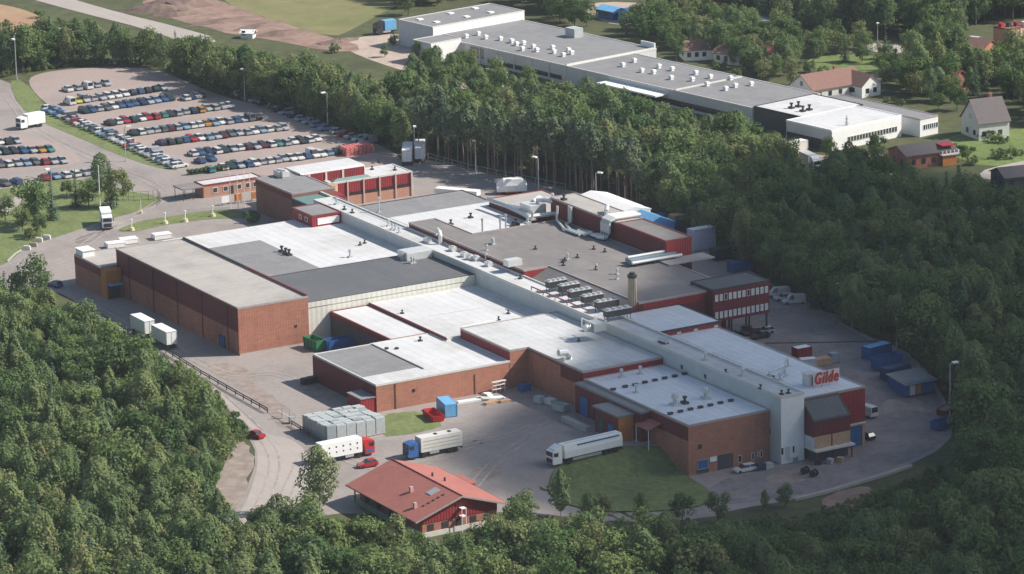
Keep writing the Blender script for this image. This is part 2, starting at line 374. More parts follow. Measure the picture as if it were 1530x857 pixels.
def ground():
    xs = sorted(set([-12000, -7000, -4000, -2200, -1200, -700] + list(range(-500, 31, 53)) + list(range(31, 72, 3)) + list(range(75, 400, 40)) + [600, 1000, 2000, 4000, 9000]))
    ys = sorted(set([-9000, -5000, -2500, -1200, -600, -300, -150, -80] + list(range(-45, -18, 3)) + list(range(-15, 12, 9)) + list(range(12, 24, 2)) + list(range(30, 130, 30)) + [180, 260, 400, 700, 1300, 2500, 5000, 9000]))
    v = [(x, y, terr(x, y) - 0.03) for y in ys for x in xs]; n = len(xs)
    f = [(j * n + i, j * n + i + 1, (j + 1) * n + i + 1, (j + 1) * n + i) for j in range(len(ys) - 1) for i in range(n - 1)]
    me = bpy.data.meshes.new("ground"); me.from_pydata(v, [], f); me.materials.append(M_FLOOR)
    struct("ground", me, "rough grass and woodland floor around the plant")
ground()
drape("yard", [(-70, 118), (20, 117), (62, 170), (265, 249), (420, 258), (600, 238), (645, 238), (705, 254), (775, 268), (850, 284),
               (930, 300), (1000, 333), (1065, 368), (1152, 424), (1205, 448), (1290, 500), (1345, 518), (1400, 572), (1426, 622), (1419, 664),
               (1340, 703), (1270, 724), (1190, 746), (1100, 760), (1060, 774), (960, 778), (880, 775), (800, 772), (755, 762), (690, 775),
               (520, 765), (470, 772), (430, 792), (330, 806), (338, 782), (366, 735), (386, 682), (366, 642), (330, 597), (290, 564),
               (218, 518), (130, 468), (100, 440), (60, 432), (-70, 440)], M_ASPHALT, 0.0, smooth=1, label="grey asphalt yard and service road around the plant")
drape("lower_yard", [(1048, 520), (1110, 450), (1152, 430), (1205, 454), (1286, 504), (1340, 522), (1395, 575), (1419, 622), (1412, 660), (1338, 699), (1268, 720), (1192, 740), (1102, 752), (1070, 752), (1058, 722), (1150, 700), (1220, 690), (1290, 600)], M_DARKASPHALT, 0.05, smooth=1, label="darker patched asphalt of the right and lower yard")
drape("car_park", [(36, 121), (62, 107), (150, 99), (232, 102), (268, 117), (330, 144), (420, 164), (500, 189), (560, 213), (598, 232), (600, 246),
                   (470, 262), (330, 262), (272, 250), (205, 222), (140, 193), (76, 163)], M_CARPARK, 0.02, label="pinkish gravel car park behind the plant")
drape("lower_car_park", [(-70, 186), (0, 196), (95, 214), (118, 232), (120, 246), (60, 254), (0, 262), (-70, 270)], M_CARPARK, 0.02, label="small gravel car park at the left edge")
drape("service_road", [(285, 550), (335, 590), (372, 628), (398, 650), (440, 655), (470, 690), (452, 740), (440, 772), (400, 790), (345, 798),
                       (352, 778), (375, 735), (388, 682), (372, 645), (330, 598)], M_ROAD, 0.02, label="pale service road curving past the wood")
drape("grass_verge", [(12, 121), (34, 117), (75, 166), (140, 197), (204, 225), (268, 248), (262, 256), (200, 241), (120, 206), (60, 181), (28, 158)], M_LAWN, 0.04, jitter=0.2, smooth=1, label="long grass verge between the road and the car park")
drape("entrance_lawn", [(-70, 286), (0, 284), (60, 270), (150, 268), (182, 284), (236, 292), (239, 301), (205, 316), (177, 323), (150, 331), (105, 348), (45, 366), (11, 392), (-10, 400), (-70, 420)], M_LAWN, 0.04, smooth=1, jitter=0.2, label="lawn with trees beside the entrance road")
drape("footpath", [(-40, 312), (0, 300), (33, 292), (30, 306), (0, 324), (-40, 332)], M_ROAD, 0.06, smooth=1, label="short path crossing the entrance lawn")
drape("traffic_island", [(173, 345), (193, 333), (245, 324), (328, 312), (362, 313), (372, 326), (340, 326), (300, 328), (240, 337), (198, 347)], M_LAWN, 0.04, smooth=2, jitter=0.1, label="narrow grass island beside the entrance road")
drape("grass_patch", [(564, 619), (629, 613), (668, 634), (640, 643), (597, 651), (569, 652)], M_LAWN, 0.04, smooth=1, jitter=0.2, label="bright grass patch at the brick hall corner")
drape("grass_bank", [(832, 708), (930, 692), (962, 672), (1000, 690), (1032, 716), (1064, 735), (1062, 754), (1000, 764), (930, 765), (860, 760), (815, 738)], M_LAWN, 0.22, smooth=1, jitter=0.0, label="grass bank below the parked white tanker lorry")
drape("bare_ground", [(356, 655), (374, 668), (380, 690), (368, 730), (345, 772), (326, 788), (318, 740), (335, 690)], M_WORN, 0.03, smooth=2, jitter=0.5, label="bare stony ground at the edge of the wood")
drape("gravel_slope", [(1224, 740), (1300, 722), (1306, 745), (1280, 768), (1230, 770)], M_EARTH, 0.03, smooth=2, jitter=0.4, label="bare gravel slope below the lower yard")
drape("worn_track", [(360, 560), (395, 580), (430, 608), (452, 640), (430, 645), (400, 620), (372, 590), (350, 572)], M_WORN, 0.022, smooth=2, jitter=0.5, label="worn earthy strip beside the guard fence")
drape("white_plant_yard", [(500, 64), (540, 54), (596, 49), (640, 60), (680, 95), (760, 124), (870, 150), (1000, 186), (1120, 214), (1190, 226), (1260, 236), (1340, 228),
                           (1340, 262), (1200, 268), (1060, 215), (900, 180), (760, 150), (690, 140), (625, 112), (560, 92), (522, 76)], M_SAND, 0.0, smooth=1, label="pale yard in front of the white factory")
drape("highway", [(10, -14), (66, -16), (113, 0), (184, 20), (262, 39), (330, 58), (300, 72), (218, 43), (126, 20), (52, 0)], M_ROAD, 0.03, smooth=1, label="pale highway crossing the top left corner")
drape("ploughed_field", [(-90, -10), (0, 6), (34, 13), (76, 31), (80, 40), (45, 54), (0, 66), (-90, 84)], M_STUBBLE, 0.02, smooth=2, label="brown ploughed field beyond the trees")
drape("meadow", [(318, -20), (640, -24), (592, 9), (562, 24), (522, 46), (500, 55), (430, 41), (380, 19), (338, 5)], M_MEADOW, 0.02, smooth=1, label="yellow green meadow at the top")
drape("earthworks", [(208, 4), (250, -8), (322, -2), (380, 21), (440, 42), (500, 57), (530, 64), (545, 78), (490, 76), (420, 62), (350, 52), (290, 38), (232, 18)], M_EARTH, 0.03, smooth=1, jitter=1.0, label="dug over brown earth beside the highway")
drape("blue_site_yard", [(868, 8), (905, 2), (960, 4), (1005, 14), (965, 36), (920, 38), (885, 25)], M_SAND, 0.02, smooth=1, label="bare pinkish yard around the blue sheds")
drape("garden_lawn", [(1195, 92), (1240, 80), (1330, 84), (1345, 104), (1300, 116), (1240, 110)], M_GREENLAWN, 0.02, smooth=2, label="sunny lawn behind the brown roofed house")
drape("garden_lawn", [(1395, 210), (1450, 196), (1570, 190), (1570, 244), (1470, 250), (1420, 232)], M_GREENLAWN, 0.02, smooth=1, label="bright lawn below the white house")
drape("lane", [(1295, 64), (1330, 66), (1364, 70), (1362, 82), (1335, 80), (1296, 76)], M_ROAD, 0.04, smooth=1, label="pale lane by the tall dark trees")
drape("lane", [(1462, 256), (1500, 246), (1600, 226), (1600, 240), (1510, 262), (1470, 270)], M_ROAD, 0.04, smooth=1, label="pale lane at the right edge")
drape("lane", [(1260, 118), (1340, 104), (1345, 112), (1290, 124)], M_SAND, 0.04, smooth=1, label="gravel drive beside the sunny lawn")
drape("lane", [(1440, 78), (1478, 72), (1484, 86), (1450, 92)], M_SAND, 0.04, smooth=1, label="gravel patch below the red sheds")

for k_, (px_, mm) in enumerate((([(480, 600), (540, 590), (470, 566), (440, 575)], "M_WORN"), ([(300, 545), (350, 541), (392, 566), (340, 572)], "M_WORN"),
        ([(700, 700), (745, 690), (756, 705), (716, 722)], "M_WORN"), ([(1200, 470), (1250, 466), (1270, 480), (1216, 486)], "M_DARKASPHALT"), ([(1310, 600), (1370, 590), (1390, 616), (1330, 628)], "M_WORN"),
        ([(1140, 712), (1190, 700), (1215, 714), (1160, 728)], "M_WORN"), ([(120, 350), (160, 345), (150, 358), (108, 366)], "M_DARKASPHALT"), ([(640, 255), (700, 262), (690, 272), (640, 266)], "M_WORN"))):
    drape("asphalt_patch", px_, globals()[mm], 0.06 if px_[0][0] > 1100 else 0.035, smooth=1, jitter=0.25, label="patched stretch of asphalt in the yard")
def track(px, label):
    pts = [Vector(on_ground(*p)) for p in px]; mb = MB()
    c = []
    for i in range(len(pts) - 1):
        for q in range(6):
            t = q / 6; p0 = pts[max(0, i - 1)]; p1 = pts[i]; p2 = pts[i + 1]; p3 = pts[min(len(pts) - 1, i + 2)]
            c.append(.5 * (2 * p1 + (p2 - p0) * t + (2 * p0 - 5 * p1 + 4 * p2 - p3) * t * t + (3 * p1 - p0 - 3 * p2 + p3) * t ** 3))
    for off in (-.95, .95):
        L = []
        for a, b in zip(c, c[1:]):
            d = (b - a).normalized(); n = Vector((-d.y, d.x, 0)); L.append((a + n * (off - .2), a + n * (off + .2)))
        vs = [(p.x, p.y, terr(p.x, p.y) + .045) for pr in L for p in pr]
        mb.add(vs, [(2 * i, 2 * i + 2, 2 * i + 3, 2 * i + 1) for i in range(len(L) - 1)])
    me = mb.mesh("tyre_track", M_TRACK); me.flip_normals() if me.polygons[0].normal.z < 0 else None
    o = obj("tyre_track", me); o["kind"] = "structure"; o["label"] = label
for px_ in ([(345, 792), (385, 760), (410, 700), (395, 655), (340, 600), (270, 548)], [(360, 796), (410, 770), (440, 710), (470, 670), (560, 700), (640, 690), (760, 640)], [(560, 690), (650, 672), (760, 650), (830, 620)],
            [(700, 735), (740, 690), (800, 650), (860, 640)], [(20, 395), (70, 372), (130, 352), (200, 322), (260, 292), (330, 285)], [(60, 400), (100, 385), (150, 350), (215, 325)], [(10, 140), (50, 190), (130, 232), (220, 270), (250, 290)], [(150, 455), (230, 500), (330, 555), (420, 560), (460, 590)], [(640, 250), (720, 262), (800, 280)]):
    track(px_, "faint dark tyre tracks on the asphalt")

def kerb_line(px, w, h, m, label, name="kerb"):
    pts = [on_ground(*p) for p in px]; mb = MB()
    for a, b in zip(pts, pts[1:]):
        a, b = Vector(a), Vector(b); d = (b - a).normalized(); n = Vector((-d.y, d.x, 0)) * w / 2
        e = d * 0.02
        vs = [a - n, a + n, b - e + n, b - e - n]
        mb.add([*vs, *[v + Vector((0, 0, h)) for v in vs]], [(4, 7, 6, 5), (0, 4, 5, 1), (1, 5, 6, 2), (2, 6, 7, 3), (3, 7, 4, 0)])
    o = obj(name, mb.mesh(name, m)); o["kind"] = "structure"; o["label"] = label
kerb_line([(1188, 748), (1230, 738), (1272, 726), (1320, 712), (1362, 698)], 0.5, 0.55, M_CONC, "low concrete edge along the lower yard")
kerb_line([(11, 391), (22, 380), (36, 371)], 0.4, 0.25, M_CONC, "pale kerb at the bend of the yard")
kerb_line([(1143, 513), (1225, 512), (1311, 510)], 0.35, 0.18, M_TRIM_DARK, "dark strip drawn for a shadow edge across the right yard", name="shadow_edge_strip")  # a shadow edge drawn as a low dark strip

# ------------------------------------------------------------------ building helpers
def face_x(px, py, X):
    d = _ray(px, py); t = (X - CAM[0]) / d[0]; return (CAM[1] + d[1] * t, CAM[2] + d[2] * t)
def face_y(px, py, Y):
    d = _ray(px, py); t = (Y - CAM[1]) / d[1]; return (CAM[0] + d[0] * t, CAM[2] + d[2] * t)
def ring(mb, outer, inner, z0, z1, mi=0):
    n = len(outer)
    vs = [(*p, z0) for p in outer] + [(*p, z1) for p in outer] + [(*p, z1) for p in inner] + [(*p, z0) for p in inner]
    fs = []
    for i in range(n):
        j = (i + 1) % n
        fs += [(i, j, j + n, i + n), (i + n, j + n, j + 2 * n, i + 2 * n), (i + 2 * n, j + 2 * n, j + 3 * n, i + 3 * n)]
    return mb.add(vs, fs, mi)

class Bld:
    """One building: an Empty at its base that parents wall, cladding, roof, edge trim, doors, windows and vents."""
    def __init__(s, name, label, poly, z0, z1, wall, roof, trim=None, cat="building", group=None, rim=0.12, zr=None, loc=None, rz=0.0):
        s.poly = ccw(poly); s.z0, s.z1 = z0, z1
        cx = sum(p[0] for p in s.poly) / len(s.poly); cy = sum(p[1] for p in s.poly) / len(s.poly)
        if loc is None:
            s.o = (cx, cy, z0); s.root = thing(name, label, cat, s.o, 0.0, group)
        else:                                   # written in a turned local frame
            s.o = (0, 0, 0); s.root = thing(name, label, cat, loc, rz, group)
        zf = zr or (lambda x, y: z1); s.zf = zf
        s.part("wall", MB().prism(s.poly, z0, lambda x, y: zf(x, y) - 0.1, cap=False), wall)
        s.part("roof", MB().prism(inset(s.poly, 0.05), lambda x, y: zf(x, y) - 0.35, lambda x, y: zf(x, y) - 0.02), roof)
        if trim is not None:
            mb = MB(); ring(mb, inset(s.poly, -0.05), inset(s.poly, 0.26), 0, 1)
            mb.v = [(x, y, zf(x, y) + (rim if z else -0.3)) for x, y, z in mb.v]
            s.part("roof_edge", mb, trim)
    def part(s, name, mb, m, label=None, parent=None):
        mb.v = [(x - s.o[0], y - s.o[1], z - s.o[2]) for x, y, z in mb.v]
        o = obj(name, mb.mesh(name, m), parent=parent or s.root)
        if label: o["label"] = label
        return o
    def put(s, name, me, p, rz=0.0, scale=1.0):
        o = obj(name, me, (p[0] - s.o[0], p[1] - s.o[1], p[2] - s.o[2]), rz, s.root); o.scale = (scale,) * 3; return o
    def vents(s, name, me, pxs, scale=1.0, rz=0.0, z=None):
        for p in pxs:
            zz = s.z1 if z is None else z
            x, y = at(p[0], p[1], zz); s.put(name, me, (x, y, s.zf(x, y) - 0.03 if z is None else z), rz, scale)
    def clad(s, side, za, zb, m, t=0.06, a=None, b=None, name="cladding"):
        """A cladding band proud of one wall: side in '-x +x -y +y'."""
        xs = [p[0] for p in s.poly]; ys = [p[1] for p in s.poly]
        x0, x1, y0, y1 = min(xs), max(xs), min(ys), max(ys)
        if 'y' in side:
            Y = y0 if side[0] == '-' else y1; d = -t if side[0] == '-' else t
            mb = MB().box(a if a is not None else x0 + 0.01, Y, za, b if b is not None else x1 - 0.01, Y + d, zb)
        else:
            X = x0 if side[0] == '-' else x1; d = -t if side[0] == '-' else t
            mb = MB().box(X, a if a is not None else y0 + 0.01, za, X + d, b if b is not None else y1 - 0.01, zb)
        return s.part(name, mb, m)
    def win_x(s, X, y0, z0, y1, z1, name="window", fm=M_WHITE, gm=M_GLASS, fr=0.1, d=1):
        """Window or door in a wall facing +x (d=1) or -x (d=-1): a frame with a pane set back in it."""
        mb = MB(); e = 0.09 * d
        for (a, b, c, g) in ((y0, z0, y1, z0 + fr), (y0, z1 - fr, y1, z1), (y0, z0 + fr, y0 + fr, z1 - fr), (y1 - fr, z0 + fr, y1, z1 - fr)):
            mb.box(X + 0.004 * d, a, b, X + e, c, g)
        f = s.part(name, mb, fm)
        s.part("pane", MB().box(X + 0.006 * d, y0 + fr, z0 + fr, X + 0.035 * d, y1 - fr, z1 - fr), gm, parent=f); return f
    def win_y(s, Y, x0, z0, x1, z1, name="window", fm=M_WHITE, gm=M_GLASS, fr=0.1, d=-1):
        mb = MB(); e = 0.09 * d
        for (a, b, c, g) in ((x0, z0, x1, z0 + fr), (x0, z1 - fr, x1, z1), (x0, z0 + fr, x0 + fr, z1 - fr), (x1 - fr, z0 + fr, x1, z1 - fr)):
            mb.box(a, Y + 0.004 * d, b, c, Y + e, g)
        f = s.part(name, mb, fm)
        s.part("pane", MB().box(x0 + fr, Y + 0.006 * d, z0 + fr, x1 - fr, Y + 0.035 * d, z1 - fr), gm, parent=f); return f
    def pxwin_x(s, X, pa, pb, **k):
        ya, za = face_x(*pa, X); yb, zb = face_x(*pb, X)
        return s.win_x(X, min(ya, yb), min(za, zb), max(ya, yb), max(za, zb), **k)
    def pipe(s, name, pts, r, m, n=8): return s.part(name, MB().tube(pts, r, n), m)

def z4(x0, y0, u, v): return (x0 + u / 6.35, y0 + v / 6.35)

# shared roof fittings
VENT_LOW = MB().box(-0.45, -0.3, 0, 0.45, 0.3, 0.3).box(-0.55, -0.4, 0.3, 0.55, 0.4, 0.42).mesh("low_vent", M_DKMETAL)
VENT_STACK = MB().tube([(0, 0, 0), (0, 0, 1.3)], 0.22, 8).tube([(0, 0, 1.3), (0, 0, 1.75)], 0.42, 8, r1=0.3).box(-0.5, -0.5, 0, 0.5, 0.5, 0.25).mesh("stack_vent", M_STEEL)
VENT_DARK = MB().tube([(0, 0, 0), (0, 0, 0.9)], 0.2, 8).tube([(0, 0, 0.9), (0, 0, 1.15)], 0.36, 8).box(-0.6, -0.4, 0, 0.6, 0.4, 0.35).mesh("dark_vent", M_DKMETAL)
VENT_TALL = MB().tube([(0, 0, 0), (0, 0, 3.0)], 0.17, 8).tube([(0, 0, 2.8), (0, 0, 3.1)], 0.25, 8).box(-0.35, -0.35, 0, 0.35, 0.35, 0.3).mesh("tall_vent", M_STEEL)
VENT_GLOBE = MB().tube([(0, 0, 0), (0, 0, 1.1)], 0.3, 8).tube([(0, 0, 1.1), (0, 0, 1.35), (0, 0, 1.75), (0, 0, 1.95)], 0.62, 10, r1=0.45).box(-0.8, -0.6, 0, 0.8, 0.6, 0.3).mesh("globe_vent", M_STEEL)
VENT_COWL = MB().box(-0.55, -0.55, 0, 0.55, 0.55, 0.7).box(-0.7, -0.7, 0.7, 0.7, 0.7, 1.25).box(-0.5, -0.5, 1.25, 0.5, 0.5, 1.45).mesh("cowl_vent", M_WHITE)
VENT_UNIT = MB().box(-1.1, -0.8, 0.2, 1.1, 0.8, 1.3).box(-1.0, -0.7, 0, 1.0, 0.7, 0.2).tube([(0.5, 0, 1.3), (0.5, 0, 1.6)], 0.45, 10).tube([(-0.5, 0, 1.3), (-0.5, 0, 1.5)], 0.4, 10).mesh("air_unit", M_DUCT)

# ------------------------------------------------------------------ the plant, block by block
# long brick warehouse at the left
wh = Bld("warehouse", "long brick warehouse with pale grey flat roof above the shaded truck lane", rect(-103.6, -39.4, -44.2, -23.1), -0.4, 10.15, M_BRICK, M_PALE_ROOF, M_TRIM)
wh.clad('-y', 5.0, 9.83, M_MAROON)
wh.part("gutter", MB().box(-103.5, -39.62, 9.86, -44.3, -39.47, 10.02), M_TRIM_RED)
for i in range(5):
    x = -97 + i * 12; wh.pipe("downpipe", [(x, -39.56, 0), (x, -39.56, 9.8)], 0.08, M_TRIM_DARK, 6)
wh.part("parapet", MB().box(-103.3, -23.45, 10.28, -73, -23.12, 10.6), M_TRIM_DARK)
wh.part("parapet", MB().box(-72.9, -23.45, 10.28, -44.4, -23.12, 10.62), M_TRIM_RED)
wh.win_y(-39.47, -53.2, 0.1, -50.6, 2.6, name="door", fm=M_TRIM_DARK, gm=M_BLUE)
y, z = face_x(442, 487, -44.2); wh.win_x(-44.2, y - 0.25, z - 0.25, y + 0.25, z + 0.25, name="wall_vent", fm=M_DKMETAL, fr=0.06)
wh.part("plinth", MB().box(-44.19, -39.3, -0.3, -44.1, -23.2, 0.35), M_CONC)

# low annex at its far left end
an = Bld("annex", "low brick annex with orange end gable left of the long brick warehouse", rect(-117.5, -43.3, -103.62, -33.2), -0.4, 6.6, M_BRICK, M_PALE_ROOF, M_TRIM)
an.clad('-y', 4.6, 6.28, M_MAROON)
an.part("loading_bay", MB().box(-103.6, -43.3, -0.4, -101.0, -39.6, 6.3), M_ORANGE)
an.part("roof_hatch", MB().box(-117.3, -43.0, 6.6, -113.6, -40.2, 8.0).box(-117.5, -43.15, 8.0, -113.4, -40.0, 8.15), M_WHITE)
an.part("door_canopy", MB().box(-100.95, -43.0, 3.1, -99.6, -39.75, 3.35), M_LBLUE)
an.win_x(-101.0, -42.9, 0.0, -39.9, 3.0, name="door", fm=M_TRIM_DARK, gm=M_DKMETAL)

# white and grey roofed hall between warehouse and spine
bh = Bld("rear_hall", "low hall with white roof and grey patch between the brick warehouse and the white spine", rect(-115.3, -22.9, -69.7, 17.9), -0.4, 7.1, M_BRICK, M_WHITE_ROOF, M_OFFWHITE)
gp = [at(317, 370, 7.1), at(388.4, 358.3, 7.1), at(472, 397.7, 7.1), at(408, 409, 7.1)]
gp = [(gp[0][0], -22.6), (gp[1][0], gp[1][1]), (-69.95, gp[2][1]), (-69.95, -22.6)]
bh.part("roof_patch", MB().sheet(ccw(gp), 7.1), M_GREY_ROOF)
bh.vents("air_unit", VENT_DARK, [(421, 376), (427, 379), (432, 381)], 1.2)
bh.vents("vent", VENT_STACK, [(523, 384)])
bh.vents("vent", VENT_DARK, [(538, 366), (545, 363), (590, 362)], 0.7)

# dark roofed hall
dh = Bld("dark_roofed_hall", "hall with dark slate grey roof and cream front wall beside the white spine", rect(-69.6, -22.9, -46.0, 17.9), -0.4, 8.3, M_CREAM, M_DARK_ROOF, M_TRIM_DARK, rim=0.05)
dh.part("front_fascia", MB().box(-45.99, -22.85, 7.2, -45.86, 17.8, 8.28), M_CREAM)
dh.part("duct_housing", MB().box(-68.6, 11.4, 8.3, -64.2, 17.6, 9.9).box(-68.4, 11.6, 9.9, -64.4, 17.6, 10.0), M_DUCT)
dh.vents("vent", VENT_STACK, [z4(560, 320, 268, 432), z4(560, 320, 350, 466), z4(560, 320, 372, 462)], 0.9)

# white roofed middle halls
mh = Bld("middle_hall", "white roofed hall in front of the dark slate roof", [(-45.8, -7.9), (-12.3, -7.9), (-12.3, 17.9), (-45.8, 17.9)], -0.4, 6.0, M_MAROON, M_WHITE_ROOF, M_OFFWHITE)
mh.vents("vent", VENT_STACK, [z4(560, 320, 487, 740)])
mh.vents("vent", VENT_DARK, [z4(660, 440, 540, 240), z4(660, 440, 632, 180), (601, 468)], 0.7)
mh.part("service_pipe", MB().tube([(*at(640, 472, 6.0), 6.15), (*at(720, 459, 6.0), 6.15)], 0.06, 6), M_STEEL)
mh.part("service_pipe", MB().tube([(*at(690, 489, 6.0), 6.15), (*at(745, 478, 6.0), 6.15)], 0.06, 6), M_STEEL)
mh.part("step_wall", MB().box(-45.7, -8.1, 5.0, -12.5, -7.93, 6.25), M_TRIM_RED)
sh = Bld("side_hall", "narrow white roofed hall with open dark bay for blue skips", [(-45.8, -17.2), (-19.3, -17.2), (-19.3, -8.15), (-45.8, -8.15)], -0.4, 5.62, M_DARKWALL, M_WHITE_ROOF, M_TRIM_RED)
sh.clad('-y', 4.4, 5.3, M_MAROON)

# brick corner hall with the grey and white roof
fh = Bld("brick_corner_hall", "low brick hall with half grey half white roof beside the stacked crates", [(-18.9, -35.2), (7.7, -35.2), (7.7, -4.9), (-12.2, -4.9), (-12.2, -8.1), (-19.2, -8.1), (-19.2, -22), (-18.9, -22)], -0.4, 5.58, M_BRICK, M_WHITE_ROOF, M_OFFWHITE)
fh.part("roof_patch", MB().sheet(rect(-18.6, -34.9, 1.2, -22.1), 5.585).box(-18.6, -22.1, 5.56, 3.0, -21.85, 5.78), M_GREY_ROOF)
fh.clad('-y', 0, 5.26, M_MAROON)
fh.part("porch", MB().box(2.0, -38.6, -0.3, 7.5, -35.3, 3.1), M_RED)
fh.part("porch_roof", MB().box(1.85, -38.75, 3.1, 7.65, -35.3, 3.3), M_GREY_ROOF)
fh.vents("vent", VENT_LOW, [z4(440, 540, 1195 - 320, -120), (593, 521)], 0.8)
fh.vents("vent", VENT_DARK, [(628, 509)], 0.8)
y, z = face_x(618, 583, 7.7); fh.win_x(7.7, y - 0.3, z - 0.3, y + 0.3, z + 0.3, name="wall_vent", fm=M_DKMETAL, fr=0.06)
fh.pipe("downpipe", [(7.8, -31.0, 0), (7.8, -31.0, 5.2)], 0.07, M_TRIM_DARK, 6)
fh.pipe("downpipe", [(7.8, -13.0, 0), (7.8, -13.0, 4.2)], 0.07, M_TRIM_DARK, 6)

# raised white hall with maroon parapets
rh = Bld("raised_white_hall", "raised white roofed hall with maroon edge in the middle of the plant", [(-12.2, -4.85), (7.75, -4.85), (7.75, -0.6), (28.9, -0.6), (28.9, 17.9), (-12.2, 17.9)], -0.4, 7.7, M_BRICK, M_WHITE_ROOF2, M_TRIM)
rh.part("cladding", MB().box(-12.1, -4.95, 5.7, 7.6, -4.86, 7.38), M_RED)
rh.part("cladding", MB().box(28.91, -0.5, 5.9, 28.99, 17.8, 7.38), M_RED)
rh.part("cladding", MB().box(20.5, -0.72, 4.8, 28.85, -0.61, 7.38), M_MAROON)
rh.vents("vent", VENT_DARK, [z4(660, 440, 1300, 440)], 0.6)
x, y = at(849, 536, 7.7)
rh.part("exhaust_hood", MB().tube([(x, y + 0.3, 7.7), (x, y + 0.3, 8.3), (x, y - 0.5, 9.2), (x, y - 2.2, 9.3)], 0.7, 10).tube([(x + 1.2, y - 1.9, 6.0), (x + 1.2, y - 1.9, 8.6)], 0.5, 8), M_STEEL)
rh.pipe("gutter_pipe", [(8.0, -0.75, 7.3), (28.5, -0.75, 7.1)], 0.09, M_TRIM_DARK, 6)

# lower brick block at the near end
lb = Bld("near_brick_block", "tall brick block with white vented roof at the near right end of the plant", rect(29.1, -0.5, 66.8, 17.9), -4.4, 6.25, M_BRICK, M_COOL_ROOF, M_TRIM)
lb.clad('-y', 3.2, 5.9, M_MAROON)
lb.vents("low_vent", VENT_LOW, [z4(820, 500, u, v) for u, v in ((610, 525), (725, 497), (820, 480), (912, 457), (1007, 437), (1100, 417), (1195, 398), (1288, 376))], 1.0, 1.57)
lb.vents("low_vent", VENT_LOW, [z4(960, 490, u, v) for u, v in ((265, 818), (360, 797), (455, 776), (550, 757), (645, 737), (740, 715), (838, 694))], 1.0, 1.57)
lb.vents("vent", VENT_STACK, [z4(820, 500, 690, 400), z4(820, 500, 868, 372), z4(820, 500, 828, 548)], 1.0)
lb.vents("globe_vent", VENT_GLOBE, [z4(820, 500, 1195, 665), z4(960, 490, 598, 668)], 1.2)
lb.vents("vent", VENT_DARK, [z4(820, 500, 1290, 650)], 1.3)
lb.part("grey_roof_strip", MB().box(29.2, -2.75, 5.55, 53.5, -0.58, 5.95), M_GREY_ROOF)
lb.part("side_bay", MB().box(29.3, -2.7, -0.4, 53.3, -0.6, 5.54), M_MAROON)
lb.part("canopy_block", MB().box(42.6, -6.3, -0.4, 51.0, -2.77, 4.9), M_MAROON)
lb.part("canopy_roof", MB().box(42.2, -6.7, 4.9, 51.4, -2.77, 5.25), M_GREY_ROOF)
lb.part("end_panel", MB().box(51.01, -6.2, 0.0, 51.1, -2.85, 4.8), M_ORANGE)
lb.win_y(-6.3, 47.2, 0.0, 49.4, 3.0, name="door", fm=M_TRIM_DARK, gm=M_BLUE)
lb.win_y(-6.3, 43.6, 0.0, 45.8, 3.0, name="door", fm=M_TRIM_DARK, gm=M_DARKWALL)
lb.win_y(-2.7, 31.0, 0.0, 34.2, 3.9, name="loading_door", fm=M_TRIM_DARK, gm=M_BLUE)
lb.win_y(-2.7, 36.5, 0.0, 39.0, 3.2, name="loading_door", fm=M_TRIM_DARK, gm=M_DARKWALL)
lb.part("loading_ramp", MB().box(33.0, -8.2, -0.2, 42.2, -7.0, 1.0), M_CONC)
lb.part("awning", MB().add([(52.6, -0.7, 4.3), (57.6, -0.7, 4.3), (57.6, -3.6, 3.4), (52.6, -3.6, 3.4), (52.6, -0.7, 4.45), (57.6, -0.7, 4.45), (57.6, -3.6, 3.55), (52.6, -3.6, 3.55)],
        [(0, 1, 2, 3), (7, 6, 5, 4), (0, 4, 5, 1), (1, 5, 6, 2), (2, 6, 7, 3), (3, 7, 4, 0)]), M_ROOFTILE)
lb.pipe("awning_post", [(57.3, -3.4, -1.5), (57.3, -3.4, 3.4)], 0.09, M_WHITE, 6)
lb.pipe("awning_post", [(52.9, -3.4, -0.2), (52.9, -3.4, 3.4)], 0.09, M_WHITE, 6)
XF = 66.8
lb.pxwin_x(XF, z4(1000, 590, 262, 625), z4(1000, 590, 372, 795), name="shutter_door", fm=M_DKMETAL, gm=M_DARKWALL)
lb.pxwin_x(XF + 0.05, z4(1000, 590, 265, 622), z4(1000, 590, 370, 690), name="shutter", fm=M_STEEL, gm=M_BLUE)
lb.pxwin_x(XF, z4(1000, 590, 462, 575), z4(1000, 590, 602, 748), name="gateway", fm=M_DKMETAL, gm=M_DARKWALL)
lb.pxwin_x(XF, z4(1000, 590, 385, 590), z4(1000, 590, 452, 622), name="sign_panel", fm=M_WHITE, gm=M_WHITE)
for a, b in (((650, 572), (686, 636)), ((780, 548), (805, 610)), ((836, 540), (852, 580)), ((860, 525), (884, 585))):
    lb.pxwin_x(XF, z4(1000, 590, *a), z4(1000, 590, *b), fr=0.07)
lb.pxwin_x(XF, z4(1000, 590, 275, 470), z4(1000, 590, 307, 505), name="wall_vent", fm=M_DKMETAL, fr=0.05)
lb.pxwin_x(XF, z4(1000, 590, 952, 318), z4(1000, 590, 985, 360), name="wall_vent", fm=M_DKMETAL, fr=0.05)

